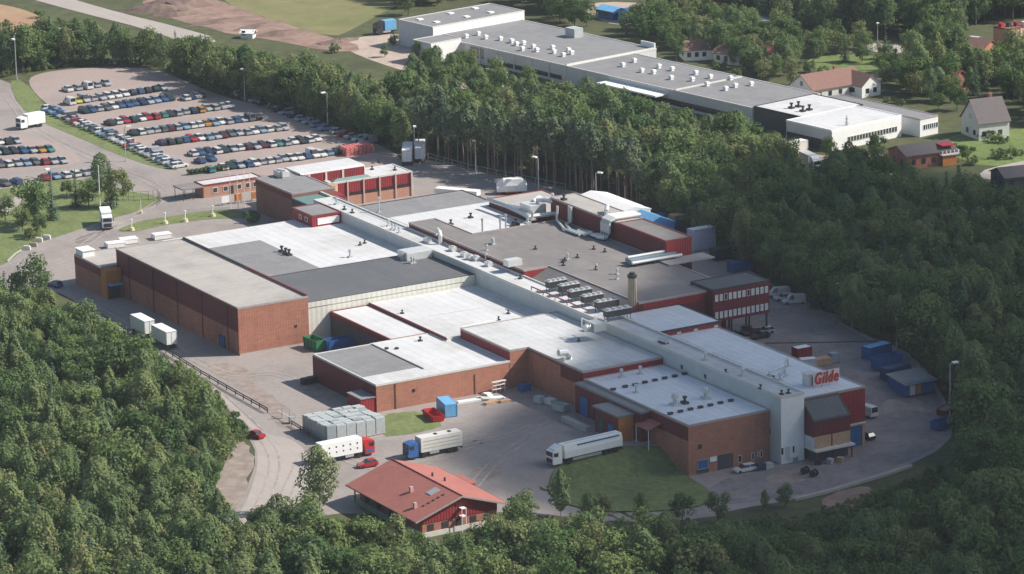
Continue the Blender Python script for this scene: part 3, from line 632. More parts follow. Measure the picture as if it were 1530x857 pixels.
# the long white spine
sp = Bld("spine_gallery", "long white raised spine running through the whole plant", rect(-120.5, 18.0, 70.4, 23.3), -4.4, 9.55, M_PALEBLUE, M_WHITE_ROOF2, M_OFFWHITE, rim=0.3)
sp.part("end_wall", MB().box(70.41, 18.0, -4.3, 70.5, 23.25, 9.2), M_WHITE)
for a, b in (((1055, 500), (1085, 565)), ((1165, 480), (1190, 545))):
    sp.pxwin_x(70.5, z4(1000, 590, *a), z4(1000, 590, *b), fr=0.08)
sp.pxwin_x(70.5, z4(1000, 590, 1100, 495), z4(1000, 590, 1142, 600), name="door", fm=M_OFFWHITE, gm=M_PALEGLASS)
sp.vents("vent", VENT_STACK, [z4(960, 490, 595, 300), z4(960, 490, 950, 450), z4(560, 320, 1055, 440), z4(450, 220, 335, 540)], 1.0)
sp.vents("vent", VENT_DARK, [z4(960, 490, 790, 430), z4(960, 490, 1120, 575), z4(960, 490, 1320, 630), z4(960, 490, 1385, 620), z4(450, 220, 410, 590), z4(450, 220, 485, 620), z4(560, 320, 1380, 610)], 0.8)
sp.vents("vent", VENT_STACK, [z4(560, 320, 128, 110), z4(560, 320, 165, 140), z4(560, 320, 195, 150), z4(560, 320, 230, 175)], 0.8)
sp.vents("air_unit", VENT_UNIT, [z4(560, 320, 500, 262), z4(560, 320, 740, 345), z4(560, 320, 850, 400), z4(560, 320, 905, 425), z4(560, 320, 1080, 490), z4(560, 320, 960, 435)], 0.75)
mb = MB()
for a, b in ((-119, -85), (-4, 10), (26, 36), (39, 50), (53, 67)):
    mb.tube([(a, 22.9, 10.35), (b, 22.9, 10.35)], 0.06, 6)
    for x in np.arange(a, b + 0.1, max(2.0, (b - a) / 6)): mb.tube([(x, 22.9, 9.5), (x, 22.9, 10.35)], 0.04, 5)
sp.part("railing", mb, M_STEEL)
x, y = at(*z4(560, 320, 630, 280), 9.55)
sp.part("bent_duct", MB().tube([(x, y - 0.2, 9.5), (x, y - 0.2, 11.4), (x - 0.6, y, 12.1), (x - 2.6, y + 0.6, 12.2), (x - 3.4, y + 0.8, 11.6), (x - 3.4, y + 0.8, 10.6)], 0.45, 8), M_DUCT)
for i, (px, py) in enumerate(((989, 569), (1019, 548), (1054, 562))):
    y, z = face_y(px, py, 18.0)[0], 0
    xx, zz = face_y(px, py, 18.0); sp.win_y(18.0, xx - 0.5, zz - 0.5, xx + 0.5, zz + 0.5, name="wall_vent", fm=M_STEEL, fr=0.08)

# red roof house on the rear hall
rb = Bld("roof_house", "small red roof house with white front panel standing against the spine", rect(-117.0, 10.6, -107.0, 17.9), 7.06, 9.65, M_RED, M_GREY_ROOF, M_TRIM_RED)
rb.win_x(-107.0, 11.9, 7.5, 17.4, 9.0, name="white_panel", fm=M_WHITE, gm=M_WHITE)
rb.win_y(10.6, -110.6, 7.8, -109.4, 8.9, fr=0.1); rb.win_y(10.6, -113.5, 7.8, -112.3, 8.9, fr=0.1)

# office building at the back left
oa = Bld("office_block", "brick office block with blank shade-darkened gable wall at the rear left of the plant", rect(-154.0, 19.9, -135.2, 31.0), -0.4, 8.0, M_BRICK_SHADED, M_GREY_ROOF, M_TRIM)
oa.clad('-y', 6.4, 7.7, M_MAROON)
oa.part("link", MB().box(-135.15, 20.0, 0, -120.7, 27.0, 6.7), M_DARKWALL)
oa.part("link_roof", MB().box(-135.1, 19.9, 6.7, -120.6, 27.1, 7.0), M_TEAL)
oa.part("coping", MB().box(-135.1, 27.15, 6.5, -120.6, 27.6, 7.5), M_OFFWHITE)
oa.vents("roof_cabin", VENT_UNIT, [(418, 263), (424, 264)], 1.2)
ow = Bld("office_wing", "red two storey office wing with white pilasters at the back of the plant", rect(-155.4, 35.6, -146.3, 57.6), -0.4, 6.0, M_RED, M_WHITE_ROOF, M_OFFWHITE)
ow.part("brick_base", MB().box(-146.29, 35.7, -0.3, -146.2, 57.5, 2.3), M_BRICK_PALE)
ow.part("brick_base", MB().box(-155.3, 57.61, -0.3, -146.3, 57.7, 2.3), M_BRICK_PALE)
n_bay = 5; bw = (57.5 - 35.9) / n_bay
for i in range(n_bay + 1):
    yy = 35.9 + i * bw; ow.part("pilaster", MB().box(-146.2, yy - 0.18, -0.3, -145.95, yy + 0.18, 5.95), M_PILASTER)
for i in range(n_bay):
    for j in range(5):
        yy = 35.9 + i * bw + 0.55 + j * (bw - 0.8) / 5
        ow.win_x(-146.29, yy, 2.45, yy + 0.5, 3.2, fr=0.06, fm=M_DKMETAL)
for j in range(3): ow.part("pilaster", MB().box(-154.6 + j * 3.9, 57.71, -0.3, -154.1 + j * 3.9, 57.95, 5.95), M_OFFWHITE)
ow.part("clerestory", MB().box(-157.6, 30.2, 5.9, -149.4, 46.6, 8.1), M_RED)
mb = MB()
for k in range(6):
    a0, a1 = k / 6 * math.pi / 2, (k + 1) / 6 * math.pi / 2
    mb.add([(-149.4 - 1.5 + 1.5 * math.sin(a), y_, 7.3 + 1.2 * math.cos(a)) for a in (a0, a1) for y_ in (29.8, 46.9)], [(0, 2, 3, 1)])
mb.box(-157.9, 29.8, 8.1, -150.9, 46.9, 8.5)
ow.part("clerestory_roof", mb, M_WHITE_ROOF)
ow.part("clerestory_end", MB().box(-157.5, 29.9, 5.0, -149.6, 30.15, 8.2), M_DKMETAL)
ow.part("stair_tower", MB().box(-146.2, 30.5, -0.3, -138.5, 35.5, 4.9), M_RED)
ow.part("stair_drum", MB().tube([(-144.6, 35.0, 0), (-144.6, 35.0, 6.2)], 1.6, 14), M_TIMBER)
ow.part("glazed_roof", MB().add([(-149.2, 37, 6.05), (-149.2, 47, 6.05), (-147.3, 46, 6.7), (-147.3, 38, 6.7), (-146.5, 36.5, 6.05), (-146.5, 47, 6.05)], [(0, 3, 2, 1), (3, 4, 5, 2), (0, 4, 3), (1, 2, 5)]), M_TEAL)
ow.vents("vent", VENT_DARK, [(556, 253), (566, 243), (590, 254)], 0.8)
for j in range(3): ow.part("roof_stanchion", MB().box(-149.38, 31.5 + j * 4.5, 5.9, -149.2, 32.0 + j * 4.5, 8.1), M_OFFWHITE)

# gatehouse
gb = at(303.5, 296, 0); gh = Bld("gatehouse", "low pinkish brick gatehouse with white roof beside the car park", rect(gb[0] - 5.0, gb[1] + 0.2, gb[0], gb[1] + 15.8), -0.3, 3.1, M_BRICK_PALE, M_WHITE_ROOF, M_TRIM_RED)
gh.part("carport_roof", MB().box(gb[0] - 5.0, gb[1] - 5.5, 2.7, gb[0] + 0.3, gb[1] + 0.15, 3.0), M_BROWN_ROOF)
for dx in (0.0, -4.6):
    for dy in (-5.2, -2.6): gh.pipe("carport_post", [(gb[0] + dx, gb[1] + dy, 0), (gb[0] + dx, gb[1] + dy, 2.7)], 0.09, M_DKMETAL, 6)
for k, m_ in ((2.6, M_GLASS), (5.4, M_GLASS), (9.0, M_GLASS), (11.4, M_GLASS), (13.4, M_GLASS)): gh.win_x(gb[0], gb[1] + k, 0.9, gb[1] + k + 1.3, 2.2, fr=0.08, gm=m_)
gh.win_x(gb[0], gb[1] + 7.2, 0.0, gb[1] + 8.2, 2.1, name="door", fm=M_TRIM_RED, gm=M_GLASS)

# rear hall with grey and white roof
rr = Bld("back_hall", "hall with grey and white striped roof behind the spine", [(-110.4, 23.35), (-85.2, 23.35), (-85.2, 30.2), (-68.3, 30.2), (-68.3, 48.8), (-93.8, 48.8), (-93.8, 51.3), (-110.4, 51.3)], -0.4, 9.35, M_MAROON, M_WHITE_ROOF, M_TRIM_DARK)
rr.part("roof_patch", MB().sheet(rect(-110.1, 23.6, -97.2, 51.0), 9.36), M_GREY_ROOF)
rr.vents("vent", VENT_DARK, [z4(560, 320, 722, 95), z4(560, 320, 910, 32), z4(700, 240, 20, 540)], 1.0)
rr.vents("tall_vent", VENT_TALL, [z4(700, 240, 133, 700), z4(700, 240, 303, 705), z4(700, 240, 355, 660), z4(450, 220, 738, 620)], 1.2)
rr.vents("air_unit", VENT_DARK, [z4(700, 240, 430, 640), z4(700, 240, 448, 610)], 1.5)

# big brownish flat roof with the plant rooms
bf = Bld("main_hall", "broad hall with brownish grey flat roof right of the spine", [(-85.1, 23.4), (-34.6, 23.4), (-34.6, 29.5), (1.5, 29.5), (1.5, 45.9), (-3.2, 45.9), (-3.2, 52.4), (-68.2, 52.4), (-68.2, 30.1), (-85.1, 30.1)], -0.4, 10.85, M_MAROON, M_BROWN_ROOF, M_TRIM)
bf.part("cladding", MB().box(-34.59, 23.5, 7.9, -34.5, 29.45, 10.52), M_RED)
bf.part("cladding", MB().box(1.51, 30.5, 9.0, 1.6, 45.8, 10.5), M_RED)
bf.vents("vent", VENT_GLOBE, [z4(560, 320, 1122, 285), z4(700, 240, 232, 785)], 0.7)
bf.vents("vent", VENT_STACK, [z4(840, 280, 50, 680), z4(840, 280, 520, 820), z4(760, 390, 1030, 170), z4(760, 390, 830, 80), z4(700, 240, 175, 850)], 0.8)
bf.vents("vent", VENT_DARK, [z4(840, 280, 145, 665), z4(840, 280, 25, 695), z4(840, 280, 300, 585), z4(840, 280, 405, 610), z4(840, 280, 320, 780), z4(760, 390, 520, 40), (800, 372), (841, 392)], 0.7)
bf.part("roof_bench", MB().box(*at(752, 396, 10.85), 10.85, at(752, 396, 10.85)[0] + 2.2, at(752, 396, 10.85)[1] + 3.4, 12.2), M_DUCT)
nb = Bld("notch_bay", "sloping brownish roofed bay behind the condensers on the spine", rect(-34.45, 23.4, 1.4, 29.45), -0.4, 10.8, M_MAROON, M_BROWN_ROOF, None, zr=lambda x, y: 8.2 + (y - 23.4) / 6.05 * 2.62)

# plant rooms along the back of that roof
p1 = Bld("plant_room", "grey roofed plant room with silver ducts at the rear of the brownish roof", rect(-93.7, 48.9, -74.3, 63.0), 6.0, 11.0, M_MAROON, M_PALE_ROOF, M_TRIM_RED)
p1.vents("vent", VENT_STACK, [z4(700, 240, 560, 590), z4(700, 240, 605, 560)], 1.3)
p2 = Bld("plant_room", "long maroon plant room with fat silver pipes climbing its wall", rect(-73.0, 52.9, -44.6, 59.5), 6.0, 14.9, M_MAROON, M_PALE_ROOF, M_TRIM)
p3 = Bld("plant_room", "maroon plant room with brown roof right of the fat silver pipes", rect(-44.5, 52.8, -25.0, 59.4), 6.0, 14.9, M_MAROON, M_BROWN_ROOF, M_TRIM_RED)
p3.part("cladding", MB().box(-24.99, 52.9, 11.0, -24.9, 59.3, 14.5), M_RED)
p3.part("side_canopy", MB().box(-24.8, 50.5, 10.9, -20.0, 62.0, 11.15), M_PALE_ROOF)
p2.vents("vent", VENT_DARK, [z4(700, 240, 905, 370)], 1.2)

def tube_thing(name, label, paths, r, m, cat="ducts", n=10, group=None):
    p0 = paths[0][0]; t = thing(name, label, cat, p0, 0, group)
    for p in paths:
        mb = MB().tube([(a - p0[0], b - p0[1], c - p0[2]) for a, b, c in p], r, n); obj("pipe", mb.mesh("pipe", m), parent=t)
    return t
zg = 10.85
# the four fat pipes climbing over the plant room
paths = []
for k in range(4):
    x = -46.4 - k * 0.95
    paths.append([(x, 59.8, 15.4), (x, 53.2, 15.5), (x, 52.1, 15.0), (x, 51.8, 14.2), (x, 51.8, 12.4), (x, 51.3, 11.5), (x - 1.5, 50.2, 11.4), (x - 9 + k, 49.8 - 0.2 * k, 11.4)])
tube_thing("pipe_bundle", "four fat silver pipes rising from the roof over the maroon plant room", paths, 0.42, M_DUCT)
tube_thing("duct_run", "silver duct loop lying on the brownish roof beside the plant room", [
    [(-62.5, 51.9, 14.8), (-62.5, 51.7, 11.6), (-62.0, 50.2, 11.4), (-57.5, 48.6, 11.35), (-51.5, 48.8, 11.35), (-50.8, 50.0, 12.0)],
    [(-66.2, 50.6, 14.6), (-66.2, 50.4, 11.4)], [(-64.2, 52.4, 14.8), (-64.2, 52.3, 11.3)], [(-63.2, 52.4, 14.8), (-63.2, 52.3, 11.3)],
    [(-66.2, 50.4, 11.5), (-59.0, 47.9, 11.3), (-52.5, 48.0, 11.3)]], 0.28, M_DUCT)
tube_thing("duct_run", "white box duct running along the edge between white and brownish roofs", [
    [(-91.5, 47.3, 11.5), (-84, 47.6, 11.5), (-77.5, 47.2, 11.5), (-72.5, 46.6, 11.5)], [(-72.3, 46.6, 11.5), (-71.5, 50.5, 11.6), (-70.2, 55.0, 11.6)],
    [(-84.0, 48.2, 11.4), (-78.5, 49.6, 11.4)]], 0.5, M_DUCT, n=4)
ah = thing("air_handler", "big silver air handling unit with bent ducts beside the grey plant room", "air handler", (-76.6, 50.4, 10.9))
obj("housing", MB().box(-2.4, -2.0, 0.2, 2.4, 2.0, 2.3).mesh("housing", M_DUCT), parent=ah)
obj("duct", MB().tube([(1.0, 0.5, 2.2), (1.0, 0.5, 3.1), (2.4, 2.0, 3.3), (4.4, 3.2, 3.0)], 0.6, 10).mesh("duct", M_DUCT), parent=ah)
obj("duct", MB().tube([(2.6, 3.6, 0.2), (2.6, 3.6, 4.6)], 0.33, 8).tube([(-1.2, 0.8, 2.3), (-2.0, 2.6, 2.9), (-2.0, 4.0, 2.0)], 0.55, 10).mesh("duct", M_DUCT), parent=ah)
obj("support", MB().box(-2.2, -1.8, -0.1, 2.2, -1.6, 0.2).box(-2.2, 1.6, -0.1, 2.2, 1.8, 0.2).mesh("support", M_DKMETAL), parent=ah)
for i, (u, v) in enumerate(((1105, 700), (1190, 730), (1225, 745))):
    x, y = at(*z4(700, 240, u, v), zg); t = thing("roof_fan", ["white roof fan nearest the tall pipes", "white roof fan between two others beside the fat pipes", "white roof fan nearest the duct loop corner"][i], "fan", (x, y, zg), 0.3, "white roof fans by the plant room")
    obj("housing", MB().tube([(0, 0, 0.5), (2.0, 0.2, 0.6)], 0.5, 10).mesh("housing", M_DUCT), parent=t)
    obj("base", MB().box(-0.2, -0.5, 0, 2.2, 0.6, 0.25).mesh("base", M_DKMETAL), parent=t)
tube_thing("roof_duct", "short bent silver duct on the plant room roof", [[(*at(906, 322, 14.9), 14.9), (*at(906, 322, 14.9), 15.9), (at(906, 322, 14.9)[0] - 3.2, at(906, 322, 14.9)[1] + 2.2, 16.1)]], 0.5, M_DUCT, cat="duct")
t = thing("cooling_unit", "long blue grey cooling unit lying across the brownish roof", "cooling unit", (-25.0, 43.5, zg))
obj("casing", MB().box(-0.9, 0, 0.5, 0.9, 11.5, 1.5).box(-3.0, 1.0, 0.3, -1.4, 11.0, 1.1).mesh("casing", mat("blue_grey_casing", (0.2, 0.27, 0.32), 0.5, 0.1, 1.0)), parent=t)
obj("pipe", MB().tube([(1.3, 0, 0.9), (1.3, 12.5, 0.9)], 0.35, 8).tube([(-0.4, 0, 1.8), (-0.4, 12, 1.8)], 0.3, 8).mesh("pipe", M_DUCT), parent=t)
for yy in (1, 5.5, 10.5): obj("leg", MB().box(-1.0, yy, 0, 1.5, yy + 0.25, 0.5).mesh("leg", M_DKMETAL), parent=t)

# chimney
cx_, cy_ = 0.4, 28.6
ch = thing("chimney", "round tan chimney with dark cap at the roof corner behind the spine", "chimney", (cx_, cy_, 8.85))
obj("shaft", MB().tube([(0, 0, 0), (0, 0, 7.3)], 0.95, 14, r1=0.85).mesh("shaft", M_TAN), parent=ch)
obj("cap", MB().tube([(0, 0, 7.3), (0, 0, 7.9)], 1.0, 14).tube([(0, 0, 7.9), (0, 0, 8.4)], 0.6, 10).mesh("cap", M_DKMETAL), parent=ch)
obj("ladder", MB().box(0.92, -0.25, 0, 0.98, -0.2, 7.2).box(0.92, 0.2, 0, 0.98, 0.25, 7.2).mesh("ladder", M_TRIM_RED), parent=ch)

# white roofed blocks right of the spine
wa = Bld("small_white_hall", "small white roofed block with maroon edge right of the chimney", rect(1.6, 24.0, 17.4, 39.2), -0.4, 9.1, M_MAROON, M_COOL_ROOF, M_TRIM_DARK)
wa.part("cladding", MB().box(17.41, 24.1, 7.8, 17.5, 39.1, 8.8), M_RED)
for k in (28.5, 32.5, 37.4): wa.win_x(17.5, k, 8.1, k + 0.9, 8.5, name="wall_lamp", fm=M_WHITE, gm=M_PALEGLASS, fr=0.05)
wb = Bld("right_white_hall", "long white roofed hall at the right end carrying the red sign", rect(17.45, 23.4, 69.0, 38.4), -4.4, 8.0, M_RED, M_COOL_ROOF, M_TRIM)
wb.part("lower_wall", MB().box(69.01, 31.8, -4.3, 69.08, 38.3, 1.0), M_TIMBER)
wb.part("plinth", MB().box(69.09, 31.8, 0.75, 69.3, 38.4, 1.1), M_OFFWHITE)
wb.win_x(69.1, 34.4, -4.0, 37.6, 0.4, name="blue_door", fm=M_TRIM_DARK, gm=M_BLUE)
wb.vents("vent", VENT_STACK, [z4(1100, 500, 320, 420), z4(1100, 500, 465, 390), z4(1100, 500, 490, 300), z4(1100, 500, 415, 430)], 0.9)
wb.vents("vent", VENT_DARK, [z4(1100, 500, 355, 430), z4(1100, 500, 320, 390)], 0.8)
mb = MB().tube([(*at(1151, 566, 8.0), 8.5), (*at(1156, 556, 8.0), 8.5), (*at(1172, 549, 8.0), 8.5), (*at(1176, 547, 8.0), 9.8)], 0.14, 6).tube([(*at(1165, 568, 8.0), 8.4), (*at(1172, 562, 8.0), 8.4), (*at(1175, 549, 8.0), 8.4)], 0.14, 6)
wb.part("roof_pipe", mb, M_STEEL)
x, y = at(1209, 575, 8.0)
wb.part("roof_box", MB().box(x - 1.0, y - 0.9, 8, x + 1.0, y + 0.9, 10.3).box(x - 1.2, y - 1.1, 10.3, x + 1.2, y + 1.1, 10.5), M_OFFWHITE)
wb.part("roof_box_door", MB().box(x + 1.01, y - 0.1, 8.1, x + 1.05, y + 0.7, 9.9), M_DKMETAL)
lt = Bld("lean_to", "maroon lean-to with slate roof at the near right corner", rect(69.35, 23.5, 73.4, 31.9), 0.0, 7.6, M_MAROON, M_DARK_ROOF, M_TRIM_DARK, rim=0.08, zr=lambda x, y: 7.85 - (x - 69.35) * 0.82)
lt.part("front_panel", MB().box(73.41, 23.6, -0.9, 73.5, 27.4, 1.5), M_TIMBER)
lt.part("front_panel", MB().box(73.41, 27.7, -0.9, 73.5, 31.8, 1.5), M_TIMBER)
lt.part("platform", MB().box(69.3, 23.2, -1.25, 74.6, 32.2, -0.9), M_OFFWHITE)
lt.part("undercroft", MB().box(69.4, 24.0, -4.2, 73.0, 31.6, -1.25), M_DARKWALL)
for yy in (23.6, 27.6, 31.6): lt.part("post", MB().box(74.0, yy, -4.2, 74.25, yy + 0.25, -1.25), M_TRIM_RED)
lt.part("balcony_screen", MB().box(70.0, 23.35, -0.9, 73.6, 23.45, 1.4), M_PALEGLASS)
lt.pipe("flue", [(69.7, 23.0, 4.0), (69.7, 23.0, 9.6)], 0.14, M_DKMETAL, 6)

# red block on stilts with white windows
rs = Bld("stilted_block", "two storey maroon block on stilts with white windows at the right", rect(-5.0, 46.2, 3.5, 60.2), 4.5, 11.4, M_MAROON, M_DARK_ROOF, M_TRIM_DARK)
rs.part("cladding", MB().box(3.51, 46.25, 4.5, 3.58, 60.15, 11.1), M_MAROON)
for row, (za, zb) in enumerate(((8.9, 10.3), (5.2, 6.6))):
    for j in range(12):
        yy = 46.7 + j * 1.12; rs.win_x(3.58, yy, za, yy + 0.72, zb, gm=M_PALEGLASS if (j + row) % 5 != 2 or row else M_GLASS, fr=0.07)
for yy in (46.6, 51.0, 55.4, 59.7):
    for xx in (3.1, -4.6): rs.pipe("stilt", [(xx, yy, -0.4), (xx, yy, 4.5)], 0.22, M_DKMETAL, 8)
rs.part("stair_core", MB().box(-4.0, 48.0, -0.4, -0.5, 52.0, 4.5), M_MAROON)

# rooftop condensers over the spine
for i, ((u0, v0), (u1, v1)) in enumerate((((365, 262), (530, 235)), ((485, 300), (655, 270)), ((575, 355), (770, 318)), ((700, 402), (885, 370)), ((830, 455), (1010, 410)), ((915, 540), (1130, 490)))):
    zc = 10.3; a = at(*z4(760, 390, u0, v0), zc); b = at(*z4(760, 390, u1, v1), zc); L_ = max(4.5, b[1] - a[1])
    t = thing("condenser", ["condenser bank", "condenser bank", "condenser bank", "condenser bank", "condenser bank", "condenser bank"][i] + ", %s from the rear of the six on the spine" % ORD[i], "condenser", (a[0], a[1], 9.6), 0, "six condenser banks on the spine")
    obj("coil", MB().box(-0.75, 0, 0.9, 0.75, L_, 2.2).mesh("coil", M_DKMETAL), parent=t)
    obj("frame", MB().box(-0.85, -0.05, 2.2, 0.85, L_ + 0.05, 2.32).mesh("frame", M_STEEL), parent=t)
    for k in range(4):
        yy = L_ * (k + 0.5) / 4; obj("fan", MB().tube([(0, yy, 2.32), (0, yy, 2.62)], 0.5, 10).mesh("fan", M_STEEL), parent=t)
    for yy in (0.2, L_ - 0.3):
        for xx in (-0.7, 0.6): obj("leg", MB().box(xx, yy, -0.1, xx + 0.1, yy + 0.1, 0.9).mesh("leg", M_DKMETAL), parent=t)
t = thing("pipe_rack", "dark pipe rack with maroon rail along the edge of the spine below the condensers", "pipe rack", (-23.0, 18.4, 9.85))
obj("rail", MB().box(0, -0.2, 0.7, 17, 0.1, 0.85).box(0, 0.6, 0.3, 22, 0.8, 0.45).mesh("rail", M_TRIM_RED), parent=t)
for k in range(8): obj("post", MB().box(k * 2.4, -0.15, -0.1, k * 2.4 + 0.1, 0.0, 0.7).mesh("post", M_DKMETAL), parent=t)
t = thing("air_handler", "white air handling unit with round hood on the spine beside the condensers", "air handler", (*at(877, 494, 9.6), 9.55)); t.scale = (.8, .8, .8)
obj("housing", MB().box(-1.6, 0.6, 0.1, 2.6, 4.2, 2.2).mesh("housing", M_CRATE), parent=t)
obj("drum", MB().tube([(0.8, -1.0, 1.1), (0.8, 0.7, 1.1)], 1.05, 14).mesh("drum", M_STEEL), parent=t)
for yy in (0.4, 4.2): obj("frame", MB().box(-3.4, yy, 2.4, 2.6, yy + .2, 2.6).box(-3.4, yy, 0, -3.2, yy + .2, 2.4).mesh("frame", M_WHITE), parent=t)
x, y = at(992, 512, 9.6); t = thing("roof_hood", "pale green exhaust hood on the spine", "hood", (x, y, 9.55))
obj("hood", MB().tube([(-1.4, 0, 0.5), (0.2, 0, 0.6), (1.0, 0.2, 0.5)], 0.55, 10).mesh("hood", M_STEEL), parent=t); obj("base", MB().box(-1.4, -0.5, 0, 1.0, 0.5, 0.3).mesh("base", M_DKMETAL), parent=t)

# the red sign
a = at(1217, 579.5, 8.0); b = at(1254.5, 573.5, 8.0); Ls = b[1] - a[1]
sg = thing("roof_sign", "red lettered sign on a white backing standing on the white roof", "sign", (a[0], a[1], 8.0))
def letters(text, width, height, depth, m, me_name):
    out = []; x = 0.0
    for chh in text:
        cu = bpy.data.curves.new(me_name, 'FONT'); cu.body = chh; cu.size = height * 1.38; cu.extrude = depth / 2; cu.shear = 0.22; cu.offset = 0.05; cu.resolution_u = 3
        tmp = bpy.data.objects.new("letter_source", cu); COL.objects.link(tmp)
        dg = bpy.context.evaluated_depsgraph_get(); me = bpy.data.meshes.new_from_object(tmp.evaluated_get(dg)); COL.objects.unlink(tmp); bpy.data.objects.remove(tmp)
        xs = [v.co.x for v in me.vertices]; w = max(xs) - min(xs)
        for v in me.vertices: v.co.x += x - min(xs)
        x += w * 1.06 + 0.06; me.materials.clear(); me.materials.append(m); out.append(me)
    k = width / x
    for me in out:
        for v in me.vertices: v.co = Vector((v.co.z + 0.0, v.co.x * k, v.co.y))     # stand the letters up facing +x
    return out
for me in letters("Gilde", Ls, 2.35, 0.2, M_REDP, "letter"):
    me.flip_normals(); o = obj("letter", me, (0.25, 0, 0.75), parent=sg)
obj("backing", MB().box(-0.1, -0.3, 0.45, 0.08, Ls + 0.2, 3.1).mesh("backing", mat("pale_pink_backing", (0.74, 0.6, 0.58), 0.5, 0.06, 1.0)), parent=sg)
for k in range(4): obj("post", MB().box(-0.3, k * (Ls - 0.2) / 3, 0, -0.12, k * (Ls - 0.2) / 3 + 0.15, 2.9).mesh("post", M_STEEL), parent=sg)

# ------------------------------------------------------------------ vegetation
def _quads(cent, nrm, size, rng):
    n = len(cent); nrm = nrm / np.maximum(np.linalg.norm(nrm, axis=1, keepdims=True), 1e-6)
    r = rng.normal(size=(n, 3)); u = np.cross(nrm, r); u /= np.maximum(np.linalg.norm(u, axis=1, keepdims=True), 1e-6)
    w = np.cross(nrm, u); s1 = (size * rng.uniform(0.7, 1.3, n))[:, None] * 0.5; s2 = s1 * rng.uniform(0.55, 0.9, n)[:, None]
    v = np.stack([cent - u * s1, cent - w * s2, cent + u * s1, cent + w * s2], 1).reshape(-1, 3)
    return v
def crown_blobs(seed, H, base, rx, rz, nb, br, leaves, size, droop=0.0, top=1.0):
    rng = np.random.default_rng(seed); cz = base + (H - base) * 0.5
    V = []
    for i in range(nb):
        d = rng.normal(size=3); d /= np.linalg.norm(d); rr = rng.uniform(0.35, 0.92) ** 0.6
        zz = d[2] * rr
        k = 1.0 if zz < 0 else 1 - (1 - top) * zz
        c = np.array([d[0] * rr * rx * k, d[1] * rr * rx * k, cz + zz * rz]); b = br * rng.uniform(0.65, 1.3)
        n = int(leaves * rng.uniform(0.7, 1.3)); q = rng.normal(size=(n, 3)); q /= np.linalg.norm(q, axis=1, keepdims=True)
        rad = rng.uniform(0.55, 1.05, n)[:, None] * b
        p = c + q * rad * np.array([1, 1, 0.8]); p[:, 2] -= droop * rng.uniform(0, 1, n)
        nr = q + rng.normal(size=(n, 3)) * 0.3 + np.array([0, 0, 0.2])
        V.append(_quads(p, nr, np.full(n, size), rng))
    return np.concatenate(V)
def crown_column(seed, H, base, rx, n, size, pw=0.75, lump=0.16):
    """A single lumpy egg-shaped crown: leaves in its outer shell, thinning to gaps, pointed at the top."""
    rng = np.random.default_rng(seed); ph = rng.uniform(0, 6.28, 8); k = rng.integers(2, 6, 4)
    t = rng.beta(1.5, 1.35, n); a = rng.uniform(0, 6.283, n)
    prof = np.sin(np.pi * np.clip(t, 0.02, 1) ** pw) ** 0.75 if pw > 0 else np.sqrt(np.clip(1 - np.where(t > -pw, (t + pw) / (1 + pw), (t + pw) / -pw * 0.9) ** 2, 0.01, 1))
    b = 1 + lump * (np.sin(k[0] * a + ph[0] + 5 * t) + 0.8 * np.sin(k[1] * a + 9 * t + ph[1]) + 0.9 * np.sin(13 * t + ph[2] + 2 * np.sin(a + ph[3])) + .6 * np.sin(k[2] * a - 21 * t + ph[4]))
    rr = rx * prof * b * rng.uniform(0.62, 1.04, n) ** 0.6; z = base + (H - base) * t
    p = np.stack([rr * np.cos(a), rr * np.sin(a), z + rng.normal(size=n) * 0.12], 1)
    nr = np.stack([np.cos(a), np.sin(a), (t - 0.38) * 1.5], 1) + rng.normal(size=(n, 3)) * 0.42
    return _quads(p, nr, np.full(n, size), rng)
def crown_spruce(seed, H, R, size, base=0.8):
    rng = np.random.default_rng(seed); V = []
    z = base
    while z < H - 0.3:
        f = (z - base) / (H - base); r = R * (1 - f) ** 0.85 + 0.12; nb = max(4, int(11 * (1 - f) + 4)); a0 = rng.uniform(0, 6.28)
        for k in range(nb):
            a = a0 + 6.283 * k / nb + rng.normal() * 0.15; L = r * rng.uniform(0.75, 1.12); m = max(2, int(L / 0.42))
            t = (np.arange(m) + rng.uniform(0.2, 0.8)) / m
            p = np.stack([np.cos(a) * L * t, np.sin(a) * L * t, z - 0.42 * L * t ** 1.3 + rng.normal(size=m) * 0.08], 1)
            nr = np.stack([np.full(m, math.cos(a) * 0.45), np.full(m, math.sin(a) * 0.45), np.full(m, 0.9)], 1) + rng.normal(size=(m, 3)) * 0.35
            V.append(_quads(p, nr, np.full(m, size) * (1 - 0.35 * f), rng))
        z += 0.55 - 0.15 * f
    V.append(_quads(np.array([[0, 0, H - 0.25], [0, 0, H - 0.5]]), np.array([[1, 0, .3], [0, 1, .3]]), np.array([0.35, 0.4]), rng))
    return np.concatenate(V)
def leaf_mesh(name, V, m):
    n = len(V) // 4; me = bpy.data.meshes.new(name)
    me.vertices.add(len(V)); me.vertices.foreach_set("co", V.astype(np.float32).ravel())
    me.loops.add(len(V)); me.loops.foreach_set("vertex_index", np.arange(len(V), dtype=np.int32))
    me.polygons.add(n); me.polygons.foreach_set("loop_start", np.arange(0, len(V), 4, dtype=np.int32)); me.polygons.foreach_set("loop_total", np.full(n, 4, dtype=np.int32))
    me.materials.append(m); me.update(); me.validate(); return me
